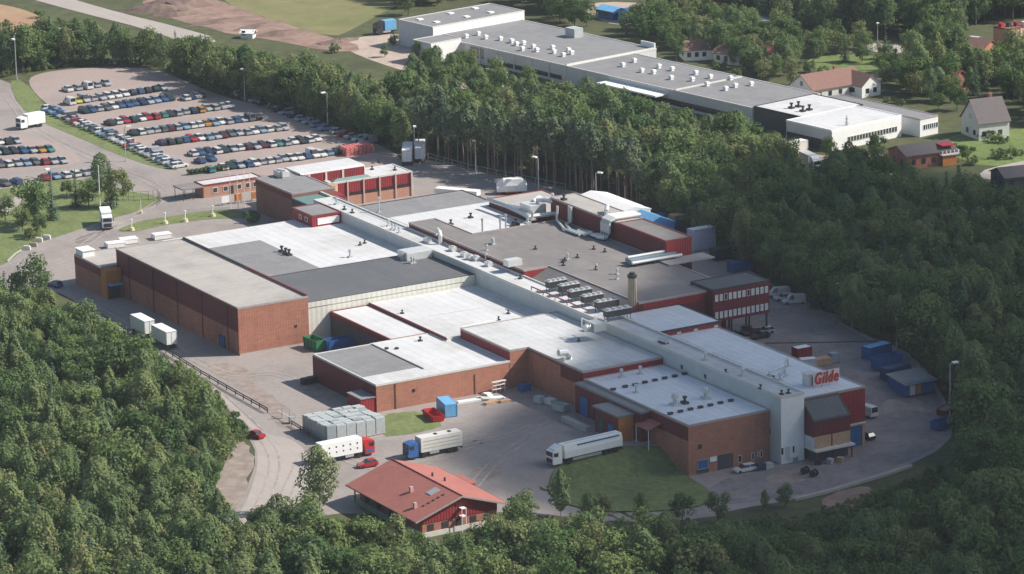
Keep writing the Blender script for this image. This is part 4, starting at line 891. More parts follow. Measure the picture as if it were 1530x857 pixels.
def trunk_mesh(seed, H, r, m, limbs=6, base=0.35):
    r_ = random.Random(seed); mb = MB(); k = [(0, 0, -0.5)] + [(r_.uniform(-.12, .12) * i, r_.uniform(-.12, .12) * i, H * 0.9 * i / 4) for i in range(1, 5)]
    mb.tube(k, r, 6, r1=r * 0.25)
    for i in range(limbs):
        z = H * (base + (0.85 - base) * i / limbs); a = r_.uniform(0, 6.28); L = H * 0.16 * (1.2 - z / H)
        mb.tube([(0, 0, z), (math.cos(a) * L * .5, math.sin(a) * L * .5, z + L * .45), (math.cos(a) * L, math.sin(a) * L, z + L)], r * 0.38, 4, caps=False, r1=r * 0.1)
    return mb.mesh("trunk", m)
KINDS = {}   # kind -> list of (crown mesh, trunk mesh, height)
def reg(kind, V, lm, tm, H): KINDS.setdefault(kind, []).append((leaf_mesh("crown", V, lm), tm, H))
for i in range(4):
    H = [10.5, 11.5, 9.5, 10.0][i]
    reg("broadleaf_tree", crown_blobs(100 + i, H, 1.6, [3.6, 3.3, 4.0, 3.0][i], H * 0.40, [20, 17, 24, 15][i], [1.6, 1.75, 1.6, 1.6][i], 105, 0.55), LEAF_BROAD, trunk_mesh(i, H, 0.2, M_BARK), H)
for i in range(5):
    H = [11.5, 12.5, 10.5, 12.0, 11.0][i]
    reg("birch_tree", crown_column(200 + i, H, 1.4, [2.3, 2.6, 2.0, 2.8, 2.4][i], [1900, 2200, 1700, 2300, 1900][i], 0.5, [-.45, -.4, .8, -.5, -.42][i], 0.2), LEAF_BIRCH, trunk_mesh(10 + i, H, 0.13, M_BIRCHBARK, 8, 0.2), H)
for i in range(4):
    H = [12.0, 10.5, 13.0, 9.5][i]
    reg("spruce_tree", crown_spruce(300 + i, H, [2.2, 2.0, 2.5, 2.1][i], 0.62), LEAF_SPRUCE, trunk_mesh(20 + i, H, 0.16, M_BARK, 0), H)
for i in range(3):
    H = [15.0, 16.0, 14.0][i]
    reg("pine_tree", crown_column(400 + i, H, H * 0.5, [2.0, 2.3, 1.8][i], 1100, 0.52, -.5, 0.25), LEAF_PINE, trunk_mesh(30 + i, H, 0.2, mat("pine_bark", (0.26, 0.19, 0.15), 0.9, 0.3, 2.0), 6, 0.4), H)
for i in range(3):
    reg("bush", crown_blobs(500 + i, 2.4, 0.1, [1.4, 1.7, 1.1][i], 1.0, 12, 0.6, 36, 0.36), LEAF_BROAD, trunk_mesh(40 + i, 1.8, 0.07, M_BARK, 4, 0.1), 2.4)
KEYS = [(k, i) for k in KINDS for i in range(len(KINDS[k]))]

def make_tree(kind, var, x, y, h, label, group, rz, cat=None):
    cm, tm, H = KINDS[kind][var % len(KINDS[kind])]; s = h / H
    t = thing(kind, label, cat or ("bush" if kind == "bush" else "tree"), (x, y, terr(x, y)), rz, group); t.scale = (s * 1.0, s * 1.0, s)
    c = obj("crown", cm, parent=t); k = obj("trunk", tm, parent=t); return t

def in_poly(x, y, poly):
    c = False; j = len(poly) - 1
    for i in range(len(poly)):
        xi, yi = poly[i]; xj, yj = poly[j]
        if (yi > y) != (yj > y) and x < (xj - xi) * (y - yi) / (yj - yi) + xi: c = not c
        j = i
    return c
TREES = []   # (region, kind, var, x, y, h)
def wood(region, px, spacing, mix, hmin, hmax, seed):
    r = random.Random(seed); poly = [on_ground(*p)[:2] for p in px]
    xs = [p[0] for p in poly]; ys = [p[1] for p in poly]
    y = min(ys); row = 0
    while y < max(ys):
        x = min(xs) + (row % 2) * spacing * 0.5
        while x < max(xs):
            qx, qy = x + r.uniform(-.42, .42) * spacing, y + r.uniform(-.42, .42) * spacing
            kk = r.random(); hh = r.uniform(hmin, hmax) * r.choice([0.75, 0.9, 1, 1, 1.08]); vv = r.randrange(4)
            if in_poly(qx, qy, poly):
                acc = 0
                for k, wgt in mix:
                    acc += wgt
                    if kk <= acc: break
                TREES.append((region, k, vv, qx, qy, hh))
            x += spacing
        y += spacing * 0.87; row += 1

wood("left", [(-90, 455), (0, 468), (60, 476), (98, 506), (140, 540), (206, 584), (270, 622), (322, 664), (336, 690), (318, 735), (312, 800), (330, 830), (420, 850),
              (470, 858), (500, 960), (-90, 960)], 4.5, [("birch_tree", .52), ("spruce_tree", .16), ("broadleaf_tree", .32)], 8.5, 12.8, 1)
wood("front", [(330, 822), (400, 822), (450, 836), (520, 850), (600, 862), (700, 866), (760, 852), (800, 832), (870, 836), (960, 846), (1080, 852), (1180, 850), (1255, 848), (1290, 900), (1290, 960), (480, 960), (420, 860)], 5.2,
     [("broadleaf_tree", .78), ("birch_tree", .22)], 8.5, 12.5, 2)
wood("right", [(1000, 336), (1065, 371), (1152, 428), (1200, 452), (1240, 474), (1290, 506), (1345, 524), (1408, 578), (1448, 622), (1462, 680), (1452, 732), (1410, 790), (1350, 826), (1290, 850), (1255, 866), (1290, 900), (1290, 960),
               (1640, 960), (1640, 350), (1530, 346), (1400, 318), (1300, 296), (1200, 306), (1110, 272), (1040, 262), (1010, 290)], 4.8,
     [("broadleaf_tree", .47), ("birch_tree", .33), ("spruce_tree", .2)], 8.5, 14, 3)
wood("car park", [(-60, 120), (0, 116), (60, 106), (150, 98), (232, 101), (270, 116), (332, 143), (420, 162), (500, 188), (562, 212), (602, 232), (600, 172), (500, 150), (400, 132), (300, 110), (200, 90), (100, 80), (0, 88), (-60, 96)], 3.9, [("birch_tree", .4), ("broadleaf_tree", .5), ("spruce_tree", .1)], 8.5, 12.5, 14)
wood("middle", [(612, 236), (650, 238), (708, 254), (775, 268), (850, 284), (930, 300), (968, 318), (940, 292), (850, 274), (775, 258), (708, 244), (650, 230)], 2.7, [("pine_tree", 1)], 13.5, 17, 15)
wood("middle", [(602, 228), (650, 230), (708, 244), (775, 258),
                (850, 274), (930, 290), (1000, 332), (1010, 290), (1040, 250), (1000, 232), (900, 216), (800, 196), (700, 198), (600, 172)], 4.4,
     [("pine_tree", .15), ("birch_tree", .4), ("broadleaf_tree", .33), ("spruce_tree", .12)], 9.5, 14, 4)
wood("top right", [(1150, 52), (1300, 58), (1420, 62), (1450, 40), (1540, 28), (1640, 20), (1640, -60), (1000, -60), (1010, -10), (1090, 20)], 5.6, [("spruce_tree", .35), ("broadleaf_tree", .4), ("birch_tree", .25)], 12, 17, 5)
wood("behind", [(590, 14), (640, 12), (720, -4), (780, 10), (800, 24), (862, 42), (890, 40), (870, 20), (862, 4), (880, -40), (560, -40)], 5.4, [("broadleaf_tree", .6), ("birch_tree", .4)], 7, 11, 6)
wood("gardens", [(925, 50), (975, 34), (1015, 14), (1090, 36), (1150, 66), (1196, 90), (1190, 112), (1165, 124), (1100, 104), (1040, 84), (985, 74)], 5.2, [("broadleaf_tree", .7), ("birch_tree", .3)], 7, 10, 7)
wood("houses", [(1296, 98), (1345, 92), (1400, 74), (1430, 70), (1436, 96), (1455, 110), (1540, 92), (1640, 100), (1640, 190), (1530, 182), (1500, 150), (1436, 146), (1426, 150), (1412, 168), (1390, 160), (1330, 134)], 6.2, [("broadleaf_tree", .6), ("birch_tree", .2), ("spruce_tree", .2)], 7, 12, 9)
wood("factory yard", [(620, 108), (690, 104), (700, 128), (760, 142), (900, 176), (1010, 208), (1010, 228), (900, 210), (800, 190), (700, 190), (640, 176), (600, 165)], 6.5, [("broadleaf_tree", .6), ("birch_tree", .4)], 7, 11, 8)

wood("factory yard", [(1010, 232), (1010, 216), (1115, 236), (1178, 262), (1200, 296), (1110, 270), (1050, 256)], 5.2, [("broadleaf_tree", .6), ("birch_tree", .4)], 8.5, 12.5, 31)
wood("factory yard", [(1240, 262), (1310, 268), (1340, 284), (1400, 300), (1420, 318), (1300, 296), (1215, 304)], 5.4, [("broadleaf_tree", .7), ("birch_tree", .3)], 7.5, 10, 32)
wood("houses", [(1196, 72), (1290, 62), (1296, 78), (1240, 82), (1206, 98)], 5.5, [("broadleaf_tree", .7), ("birch_tree", .3)], 5, 8, 33)
wood("houses", [(1110, 108), (1190, 118), (1185, 128), (1110, 118)], 5.5, [("broadleaf_tree", 1)], 5, 8, 34)
wood("front", [(500, 846), (520, 838), (600, 846), (700, 850), (752, 842), (760, 854), (700, 866), (600, 862), (520, 852)], 4.6, [("broadleaf_tree", 1)], 8.5, 9.8, 41)
wood("undergrowth", [(1200, 772), (1272, 752), (1345, 728), (1430, 690), (1450, 690), (1450, 735), (1405, 795), (1345, 825), (1255, 866), (1080, 864), (960, 856), (870, 846), (800, 840), (770, 820), (775, 790), (860, 800), (960, 806), (1070, 804), (1110, 792)], 2.6, [("bush", 1)], 1.2, 2.8, 21)
wood("undergrowth", [(130, 478), (220, 524), (290, 570), (332, 606), (362, 650), (352, 672), (330, 660), (290, 612), (220, 572), (130, 522)], 2.6, [("bush", 1)], 1.2, 3.2, 22)
wood("undergrowth", [(318, 700), (330, 700), (322, 740), (316, 790), (350, 812), (420, 806), (470, 790), (520, 790), (520, 860), (400, 840), (310, 830)], 2.6, [("bush", 1)], 1.2, 3.0, 23)
wood("undergrowth", [(0, 117), (62, 105), (150, 97), (232, 99), (330, 142), (420, 160), (560, 210), (600, 222), (590, 214), (420, 150), (232, 92), (62, 98), (0, 108)], 2.4, [("bush", 1)], 1.0, 2.4, 24)
wood("undergrowth", [(1000, 331), (1065, 366), (1152, 424), (1205, 446), (1290, 499), (1345, 517), (1402, 572), (1430, 620), (1450, 620), (1420, 560), (1350, 506), (1290, 486), (1160, 416), (1000, 318)], 2.4, [("bush", 1)], 1.0, 2.4, 25)
REG_TXT = {"left": "the dense sunny wood at the lower left", "front": "the leafy belt along the bottom edge", "right": "the shaded wood right of the lower yard",
           "middle": "the tree belt behind the plant", "car park": "the tree belt behind the car park", "top right": "the tall dark wood at the top right", "behind": "the trees behind the white factory",
           "gardens": "the gardens behind the white factory", "factory yard": "the trees before the white factory", "undergrowth": "the low bushes along the edges of the woods", "houses": "the gardens round the pink roofed shed"}
KIND_TXT = {"birch_tree": "slender pale green birch in ", "spruce_tree": "dark pointed spruce in ", "broadleaf_tree": "round green leafy tree in ", "pine_tree": "bare stemmed pine in "}
GRP_TXT = {"birch_tree": "birches in ", "spruce_tree": "spruces in ", "broadleaf_tree": "leafy trees in ", "pine_tree": "pines in "}
def in_view(x, y, h):
    u, v, d = to_px(x, y, terr(x, y) + h * 0.7); return -10 < u < 1540 and -10 < v < 865
seen = sorted([t for t in TREES if t[1] != "bush" and in_view(t[3], t[4], t[5])], key=lambda t: to_px(t[3], t[4], 0)[2])
near = set(id(t) for t in seen[:290])
def place_words(region, u, v):
    if region == "left":
        return ("top corner of the sunny wood" if v < 520 else "sunny wood along the road" if u > 255 else "sunny wood at the left edge" if u < 90 else "heart of the sunny wood" if v < 720 else "lower part of the sunny wood")
    if region == "front":
        return ("leafy belt below the service road" if u < 520 else "leafy belt below the red roofed house" if u < 770 else "leafy belt below the grass bank" if u < 1060 else "leafy belt near the lower right corner")
    if region == "right": return "shaded wood below the yard edge" if v > 740 else "shaded wood beside the right yard"
    return REG_TXT[region].replace("the ", "", 1)
for n_, t in enumerate(seen[:290]):
    u, v, _ = to_px(t[3], t[4], terr(t[3], t[4]) + t[5] * .6)
    look = {"birch_tree": "pale green birch", "spruce_tree": "dark pointed spruce", "broadleaf_tree": "round leafy tree", "pine_tree": "bare stemmed pine"}[t[1]]
    size = "tall" if t[5] > 12 else "low" if t[5] < 9.3 else "middling"
    front = "at the front" if v > 800 else "further back"
    make_tree(t[1], t[2], t[3], t[4], t[5], "%s %s %s in the %s" % (size, look, front, place_words(t[0], u, v)), GRP_TXT[t[1]] + REG_TXT[t[0]], rnd.uniform(0, 6.28))

# the remaining woods: one object per wood, trees placed as instances of the same crowns and trunks
def proto(kind, var):
    cm, tm, H = KINDS[kind][var]; bm = bmesh.new(); bm.from_mesh(cm); n = len(bm.faces); bm.from_mesh(tm)
    bm.faces.ensure_lookup_table()
    for f in bm.faces[n:]: f.material_index = 1
    me = bpy.data.meshes.new("tree_shape"); bm.to_mesh(me); bm.free(); me.materials.append(cm.materials[0]); me.materials.append(tm.materials[0])
    return bpy.data.objects.new("tree_shape", me)
PROTOS = [proto(k, i) for k, i in KEYS]
def forest_nodes():
    ng = bpy.data.node_groups.new("wood_planting", 'GeometryNodeTree')
    ng.interface.new_socket("Geometry", in_out='INPUT', socket_type='NodeSocketGeometry'); ng.interface.new_socket("Geometry", in_out='OUTPUT', socket_type='NodeSocketGeometry')
    N, L = ng.nodes, ng.links; gi = N.new("NodeGroupInput"); go = N.new("NodeGroupOutput")
    ip = N.new("GeometryNodeInstanceOnPoints"); jg = N.new("GeometryNodeJoinGeometry")
    for p in reversed(PROTOS):
        oi = N.new("GeometryNodeObjectInfo"); oi.inputs["Object"].default_value = p; oi.inputs["As Instance"].default_value = True
        L.new(oi.outputs["Geometry"], jg.inputs[0])
    def attr(nm, ty):
        a = N.new("GeometryNodeInputNamedAttribute"); a.data_type = ty; a.inputs["Name"].default_value = nm; return a.outputs["Attribute"]
    L.new(gi.outputs[0], ip.inputs["Points"]); L.new(jg.outputs[0], ip.inputs["Instance"]); ip.inputs["Pick Instance"].default_value = True
    L.new(attr("shape", 'INT'), ip.inputs["Instance Index"]); L.new(attr("size", 'FLOAT'), ip.inputs["Scale"])
    cr = N.new("ShaderNodeCombineXYZ"); L.new(attr("turn", 'FLOAT'), cr.inputs[2])
    e2r = N.new("FunctionNodeEulerToRotation"); L.new(cr.outputs[0], e2r.inputs[0]); L.new(e2r.outputs[0], ip.inputs["Rotation"])
    L.new(ip.outputs[0], go.inputs[0]); return ng
NG = forest_nodes()
for region in REG_TXT:
    ts = [t for t in TREES if t[0] == region and id(t) not in near]
    if not ts: continue
    me = bpy.data.meshes.new("wood"); me.from_pydata([(t[3], t[4], terr(t[3], t[4])) for t in ts], [], [])
    idx = [KEYS.index((t[1], t[2] % len(KINDS[t[1]]))) for t in ts]
    a = me.attributes.new("shape", 'INT', 'POINT'); a.data.foreach_set("value", idx)
    a = me.attributes.new("size", 'FLOAT', 'POINT'); a.data.foreach_set("value", [t[5] / KINDS[t[1]][t[2] % len(KINDS[t[1]])][2] for t in ts])
    a = me.attributes.new("turn", 'FLOAT', 'POINT'); a.data.foreach_set("value", [rnd.uniform(0, 6.28) for t in ts])
    o = obj("wood", me); md = o.modifiers.new("planting", 'NODES'); md.node_group = NG
    o["kind"] = "stuff"; o["label"] = "many low bushes and saplings along the edges of the woods" if region == "undergrowth" else "the many further trees of " + REG_TXT[region].replace("the trees", "the group").replace("the gardens", "the gardens")

# single trees and bushes
def lone(kind, px, py, h, label, group=None, var=None):
    x, y, z = on_ground(px, py); return make_tree(kind, rnd.randrange(4) if var is None else var, x, y, h, label, group, rnd.uniform(0, 6.28))
for k_, px_ in enumerate(((1300, 118), (1320, 112), (1338, 106), (1350, 100), (1400, 216), (1425, 226), (1452, 246), (1510, 236), (1525, 232), (1500, 214), (1230, 112), (1210, 108), (1325, 152), (1345, 158), (1100, 116), (1075, 104), (1360, 92), (1382, 100))):
    x_, y_, z_ = on_ground(*px_); make_tree("bush", k_, x_, y_, 1.6 + (k_ % 4) * .6, "small garden bush among the houses at the upper right", "garden bushes among the houses", k_)
for a in [("broadleaf_tree", 52, 336, 12.5, "round dark tree leftmost of the entrance lawn clump"), ("spruce_tree", 78, 328, 11, "blue green spruce beside the round tree on the entrance lawn"),
          ("broadleaf_tree", 60, 352, 6, "low wide tree in front of the round dark tree on the lawn"), ("spruce_tree", 114, 309, 9.5, "lone spruce with a clear lawn around its foot"),
          ("broadleaf_tree", 133, 310, 8, "dark leafy tree left of the white flagpole"), ("birch_tree", 152, 292, 10.5, "tall thin birch behind the white flagpole"),
          ("spruce_tree", 166, 310, 12, "dark spruce just right of the white flagpole"), ("broadleaf_tree", 174, 308, 9, "leafy tree right of the flagpole spruce"),
          ("broadleaf_tree", 100, 296, 5, "small rounded tree behind the lone spruce"), ("broadleaf_tree", 8, 330, 7, "leafy tree cut by the left edge on the lawn"),
          ("broadleaf_tree", 34, 345, 6.5, "bushy tree left of the low wide lawn tree"), ("broadleaf_tree", -12, 352, 7, "leafy tree just outside the left edge"),
          ("birch_tree", 478, 765, 12.5, "tall birch standing alone left of the red roofed house"), ("birch_tree", 838, 772, 9, "yellowish birch at the edge of the yard below the tanker lorry"),
          ("birch_tree", 880, 790, 7, "small birch on the left foot of the grass bank"), ("broadleaf_tree", 900, 785, 6, "green tree at the foot of the grass bank"),
          ("birch_tree", 958, 782, 6, "small dark tree on the lower edge of the grass bank"), ("broadleaf_tree", 1020, 785, 6, "dark upright tree where the grass bank meets the lane"),
          ("broadleaf_tree", 1073, 780, 6.5, "dark rounded tree beside the lane right of the grass bank"), ("birch_tree", 1143, 762, 4, "thin young tree by the concrete yard edge"),
          ("broadleaf_tree", 1174, 758, 4.5, "small dense tree at the start of the concrete yard edge"), ("broadleaf_tree", 785, 790, 7, "leafy tree right of the red roofed house"),
          ("broadleaf_tree", 770, 800, 8, "taller leafy tree touching the red roofed house"), ("spruce_tree", 1265, 218, 8, "slim pale tree before the white office hall"),
          ("broadleaf_tree", 1240, 240, 6, "bushy tree below the slim pale tree"), ("broadleaf_tree", 1310, 240, 6.5, "rounded tree below the row of black windows"),
          ("broadleaf_tree", 1172, 108, 12, "big yellow green tree by the brown roofed house"), ("broadleaf_tree", 1215, 92, 6.5, "tree at the left of the sunny lawn"),
          ("spruce_tree", 1262, 92, 9, "pointed spruce on the sunny lawn"), ("broadleaf_tree", 1288, 92, 8, "round tree beside the pointed lawn spruce"),
          ("broadleaf_tree", 1316, 88, 5, "low tree at the right of the sunny lawn"), ("broadleaf_tree", 1418, 92, 12, "large pale tree above the pink roofed shed"),
          ("broadleaf_tree", 1350, 128, 9, "dark tree casting shade on the sunny lawn"), ("broadleaf_tree", 1375, 140, 10, "full tree left of the pink roofed shed"),
          ("birch_tree", 1390, 152, 9, "tall birch below the full tree left of the shed"), ("broadleaf_tree", 1402, 168, 6, "small tree by the end wall of the white office hall"),
          ("broadleaf_tree", 1490, 122, 11, "dark tree behind the white house"), ("broadleaf_tree", 1465, 130, 10, "dark tree left behind the white house"),
          ("spruce_tree", 1515, 140, 12, "dark spruce right behind the white house"), ("broadleaf_tree", 1528, 118, 11, "tree at the right edge above the white house"),
          ("broadleaf_tree", 1505, 102, 9, "tree below the timber building"), ("broadleaf_tree", 1440, 108, 8, "tree right of the pink roofed shed"),
          ("broadleaf_tree", 1430, 165, 6, "low tree left of the white house"), ("bush", 1470, 208, 3, "rounded bush in front of the white house"), ("bush", 1488, 212, 3, "lower bush at the right front of the white house"),
          ("bush", 1448, 232, 2.5, "dark bush on the bright lawn, left one"), ("bush", 1490, 236, 3, "dark bush on the bright lawn, right one"), ("broadleaf_tree", 1438, 240, 4, "small tree right of the white balcony house"),
          ("broadleaf_tree", 1010, 92, 9, "leafy tree left behind the white factory roof end"), ("broadleaf_tree", 1118, 108, 8, "leafy tree by the far red bush behind the white factory"),
          ("broadleaf_tree", 628, 92, 6, "bushy tree at the corner of the white factory"), ("broadleaf_tree", 700, 116, 9, "tree before the glazed recess of the white factory"),
          ("broadleaf_tree", 742, 138, 7, "dense tree beside the white railing gate"), ("broadleaf_tree", 790, 138, 7, "tall tree touching the white factory wall"),
          ("broadleaf_tree", 575, 60 + 25, 3.5, "small dark tree at the pale yard entrance"), ("bush", 500, 78, 3, "dark shrub on the dug over earth"), ("bush", 588, 66, 3, "shrub by the pale yard"),
          ("broadleaf_tree", 610, 22, 8, "leafy tree left behind the white factory"), ("bush", 10, 42, 3, "shrub at the ploughed field edge"), ("bush", 90, 40, 3, "shrub below the highway"),
          ("bush", 110, 48, 3.5, "larger shrub below the highway"), ("bush", 60, 26, 2.6, "shrub between field and highway"), ("bush", 145, 52, 3, "right shrub below the highway"),
          ("bush", 378, 332, 3.0, "dark bush at the foot of the blank office gable"), ("bush", 372, 326, 2.2, "small bush by the office gable"), ("bush", 50, 356, 3.5, "low bush in front of the lawn trees")]:
    lone(*a)
cars_hedge = on_ground(266, 262); 
h_ = thing("hedge", "clipped dark green hedge between the gatehouse and the car park", "hedge", (*at(284, 261), 0))
V = crown_blobs(900, 1.5, 0.0, 0.7, 0.7, 8, 0.5, 60, 0.3); V = np.concatenate([V + np.array([0.12 * k, 1.15 * k, 0]) for k in range(9)])
obj("foliage", leaf_mesh("foliage", V, LEAF_SPRUCE), parent=h_)

# ------------------------------------------------------------------ cars
def wheels(mb, xs, w, r, mi, t=0.2):
    for x in xs:
        for s in (-1, 1): mb.tube([(x, s * (w - t), r), (x, s * w, r)], r, 10, mi)
def loft(mb, secs, mi=0):
    """secs: (x, z0, z1, half width low, half width high)"""
    n = len(secs); vs = []
    for x, a, b, w0, w1 in secs: vs += [(x, -w0, a), (x, w0, a), (x, w0 * 1.0, (a + b) / 2), (x, w1, b), (x, -w1, b), (x, -w0, (a + b) / 2)]
    fs = []
    for i in range(n - 1):
        for k in range(6): fs.append((i * 6 + k, (i + 1) * 6 + k, (i + 1) * 6 + (k + 1) % 6, i * 6 + (k + 1) % 6))
    fs += [tuple(range(6)), tuple(range((n - 1) * 6, n * 6))[::-1]]
    mb.add(vs, fs, mi)
def car_meshes(style):
    L = {"hatchback": 4.0, "saloon": 4.5, "estate": 4.55, "van": 4.8}[style]; f = L / 2; W = 0.88 if style != "van" else 0.95
    b = MB(); hood = -f + 1.15; zb = 0.92 if style != "van" else 1.05; zr = 1.46 if style != "van" else 1.95
    loft(b, [(-f, 0.35, 0.62, W * .82, W * .76), (-f + .15, 0.28, 0.74, W * .95, W * .88), (hood, 0.25, zb - .04, W, W * .94), (0, 0.25, zb, W, W * .95), (f - .3, 0.25, zb, W, W * .93), (f - .02, 0.3, zb - .08, W * .93, W * .86), (f, .4, .7, W * .85, W * .8)])
    c0 = hood + (0.0 if style != "van" else -.2); c1 = {"hatchback": f - .12, "saloon": f - .85, "estate": f - .1, "van": f - .05}[style]
    t0 = c0 + .75; t1 = c1 - {"hatchback": .45, "saloon": .6, "estate": .28, "van": .1}[style]
    b.add([(t0, -W * .72, zr - .03), (t1, -W * .72, zr - .03), (t1, W * .72, zr - .03), (t0, W * .72, zr - .03), (t0 + .1, -W * .6, zr + .02), (t1 - .1, -W * .6, zr + .02), (t1 - .1, W * .6, zr + .02), (t0 + .1, W * .6, zr + .02)],
          [(4, 5, 6, 7), (0, 1, 5, 4), (1, 2, 6, 5), (2, 3, 7, 6), (3, 0, 4, 7)])
    g = MB(); g.add([(c0, -W * .9, zb - .06), (c1, -W * .9, zb - .06), (c1, W * .9, zb - .06), (c0, W * .9, zb - .06), (t0, -W * .72, zr - .03), (t1, -W * .72, zr - .03), (t1, W * .72, zr - .03), (t0, W * .72, zr - .03)],
          [(0, 1, 5, 4), (1, 2, 6, 5), (2, 3, 7, 6), (3, 0, 4, 7), (4, 5, 6, 7)])
    if style == "van": b.box(c0 + 1.3, -W * .9, zb - .05, c1 + .01, -W * .74, zr - .05).box(c0 + 1.3, W * .74, zb - .05, c1 + .01, W * .9, zr - .05)
    for xm in ((t0 + t1) / 2,):
        for s in (-1, 1): b.add([(xm - .05, s * W * .905, zb - .05), (xm + .05, s * W * .905, zb - .05), (xm + .05, s * W * .735, zr - .02), (xm - .05, s * W * .735, zr - .02)], [(0, 1, 2, 3), (3, 2, 1, 0)])
    lights = MB(); 
    wh_ = MB(); wheels(wh_, (0,), W + .02, .31, 0)
    tyre = MB().tube([(0, -.1, 0), (0, .1, 0)], .31, 10)
    return b.mesh("car_body", [M_CAR]), g.mesh("windows", M_GLASS), tyre.mesh("wheel", M_TYRE), (-f + .8, f - .75), W, f
CARM = {k: car_meshes(k) for k in ("hatchback", "saloon", "estate", "van")}
CARCOL = {"white": (.62, .62, .6), "silver": (.36, .38, .4), "black": (.012, .013, .016), "dark blue": (.015, .03, .075), "blue": (.03, .09, .22), "dark green": (.012, .045, .035), "teal": (.05, .22, .2),
          "red": (.36, .02, .025), "maroon": (.09, .015, .025), "grey": (.11, .12, .13), "yellow": (.5, .42, .05), "orange": (.45, .22, .03), "pale blue": (.2, .3, .42), "green": (.03, .18, .06), "pink": (.45, .2, .2), "charcoal": (.03, .035, .04)}
CAR_PROTO = {}
def car(style, colour, x, y, rz, label, group=None, wheels4=False, lamps=False, scale=1.0):
    body, win, tyre, xs, W, f = CARM[style]; key = (style, wheels4)
    c = (*CARCOL[colour], 1)
    if key in CAR_PROTO and not lamps:
        o = copy_tree(CAR_PROTO[key], (x, y, terr(x, y) + .02), rz, label, c, group); o["label"] = label
        if group: o["group"] = group
        elif "group" in o: del o["group"]
        o.scale = (scale,) * 3
        return o
    o = obj("parked_car", body, (x, y, terr(x, y) + .02), rz); o.color = c; tag(o, label, "car", group); o.scale = (scale,) * 3
    obj("windows", win, parent=o)
    for xx in xs:
        for s in (-1, 1): obj("wheel", tyre, (xx, s * (W - .1), .31), parent=o)
    if lamps:
        lm = MB().box(-.03, -.15, -.08, .03, .15, .08).mesh("headlight", M_PALEGLASS)
        for s in (-1, 1): obj("headlight", lm, (-f + .02, s * W * .55, .6), parent=o)
    else: CAR_PROTO[key] = o
    return o
used = set()
def carrow(p0, p1, cols, where, along=False, seed=0, group=None, jit=0.25):
    r = random.Random(seed); a = on_ground(*p0); b = on_ground(*p1); n = len(cols)
    for i, c in enumerate(cols):
        t = i / max(1, n - 1); x = a[0] + (b[0] - a[0]) * t + r.uniform(-jit, jit); y = a[1] + (b[1] - a[1]) * t + r.uniform(-.12, .12)
        if isinstance(c, str) and c.startswith("+"): c, dx = c[1:], 0
        st = r.choice(["hatchback", "hatchback", "saloon", "estate", "estate"]) if r.random() > .06 else "van"
        rz = (math.pi / 2 if along else 0) + r.choice([0, math.pi]) + r.uniform(-.05, .05)
        c = {"dark blue": r.choice(["dark blue", "blue", "silver", "pale blue", "white"]), "charcoal": r.choice(["charcoal", "silver", "white"]), "grey": r.choice(["grey", "silver", "white"]), "maroon": r.choice(["maroon", "grey", "silver"]), "red": r.choice(["red", "red", "silver"])}.get(c, c)
        car(st, c, x, y, rz, "%s %s, %s from left in %s" % (c, {"hatchback": "hatchback", "saloon": "saloon", "estate": "estate", "van": "minivan"}[st], ORD[i], where), group, scale=1.04)
W_, S, K, D, B_, G_, T, R_, M_, Y, O_, g_, P, C = "white", "silver", "black", "dark blue", "blue", "dark green", "teal", "red", "maroon", "yellow", "orange", "grey", "pale blue", "charcoal"
gp = "cars parked in the big car park"
carrow((101, 136), (158, 127), [W_, D, W_, C, M_], "the rearmost row, big car park", seed=1, group=gp)
carrow((103, 155), (243, 134), [W_, Y, C, S, S, D, g_, W_, D, D, C, G_, R_], "the second row, big car park", seed=2, group=gp)
carrow((126, 168), (254, 149), [G_, D, S, M_, W_, D, B_, B_, D, S, D, B_, G_], "the third row, big car park", seed=3, group=gp)
carrow((278, 149), (300, 144), [C, D, M_, M_], "the short row beside the third, big car park", seed=4, group=gp)
carrow((164, 186), (342, 160), [G_, W_, R_, G_, g_, R_, R_, T, C, D, S, D, O_, D, S, D, W_], "the fourth row, big car park", seed=5, group=gp)
carrow((198, 201), (383, 178), [G_, D, C, g_, M_, M_, S, D, W_, W_, O_, P, W_, S, D, D, M_, K], "the fifth row, big car park", seed=6, group=gp)
carrow((241, 216), (424, 193), [D, C, G_, B_, R_, W_, D, S, M_, M_, D, S, D, D, W_, R_, M_], "the sixth row, big car park", seed=7, group=gp)
carrow((288, 232), (472, 210), [D, B_, D, W_, G_, S, W_, M_, S, M_, W_, T, S, D, C, W_, D], "the seventh row, big car park", seed=8, group=gp)
carrow((345, 251), (512, 228), [G_, R_, D, W_, S, C, M_, S, D, W_, B_, W_, D, P, G_, C], "the eighth row, big car park", seed=9, group=gp)
carrow((73, 164), (267, 250), [W_, B_, P, B_, S, M_, S, R_, W_, W_, S, g_, W_, P, g_, S, W_, M_, W_, R_, M_, C, W_, S, C, W_, D, W_, P, W_], "the line along the grass verge", along=True, seed=10, group=gp)
carrow((361, 143), (488, 194), [D, M_, S, K, g_, C, S, D, g_, S, D, P], "the shaded line under the tree belt", along=True, seed=11, group=gp)
carrow((505, 199), (550, 214), [M_, R_, R_, W_, S], "the short bright cluster beside the tree belt", along=True, seed=12, group=gp)
carrow((299, 243), (316, 240), [D, B_], "the pair before the seventh row", seed=13, group=gp)
gl = "cars in the small left car park"
carrow((-14, 216), (24, 213), [S, W_, C, R_], "the rear row of the left car park", seed=14, group=gl)
carrow((-20, 230), (74, 226), [D, S, G_, C, D, S, O_, T], "the middle row of the left car park", seed=15, group=gl)
carrow((-30, 250), (94, 243), [D, S, M_, C, S, D, g_, R_, D, S], "the front row of the left car park", seed=16, group=gl)
carrow((66, 268), (142, 259), [R_, D, W_, C, D, D], "the row behind the lawn trees", seed=17, group="cars behind the lawn trees")
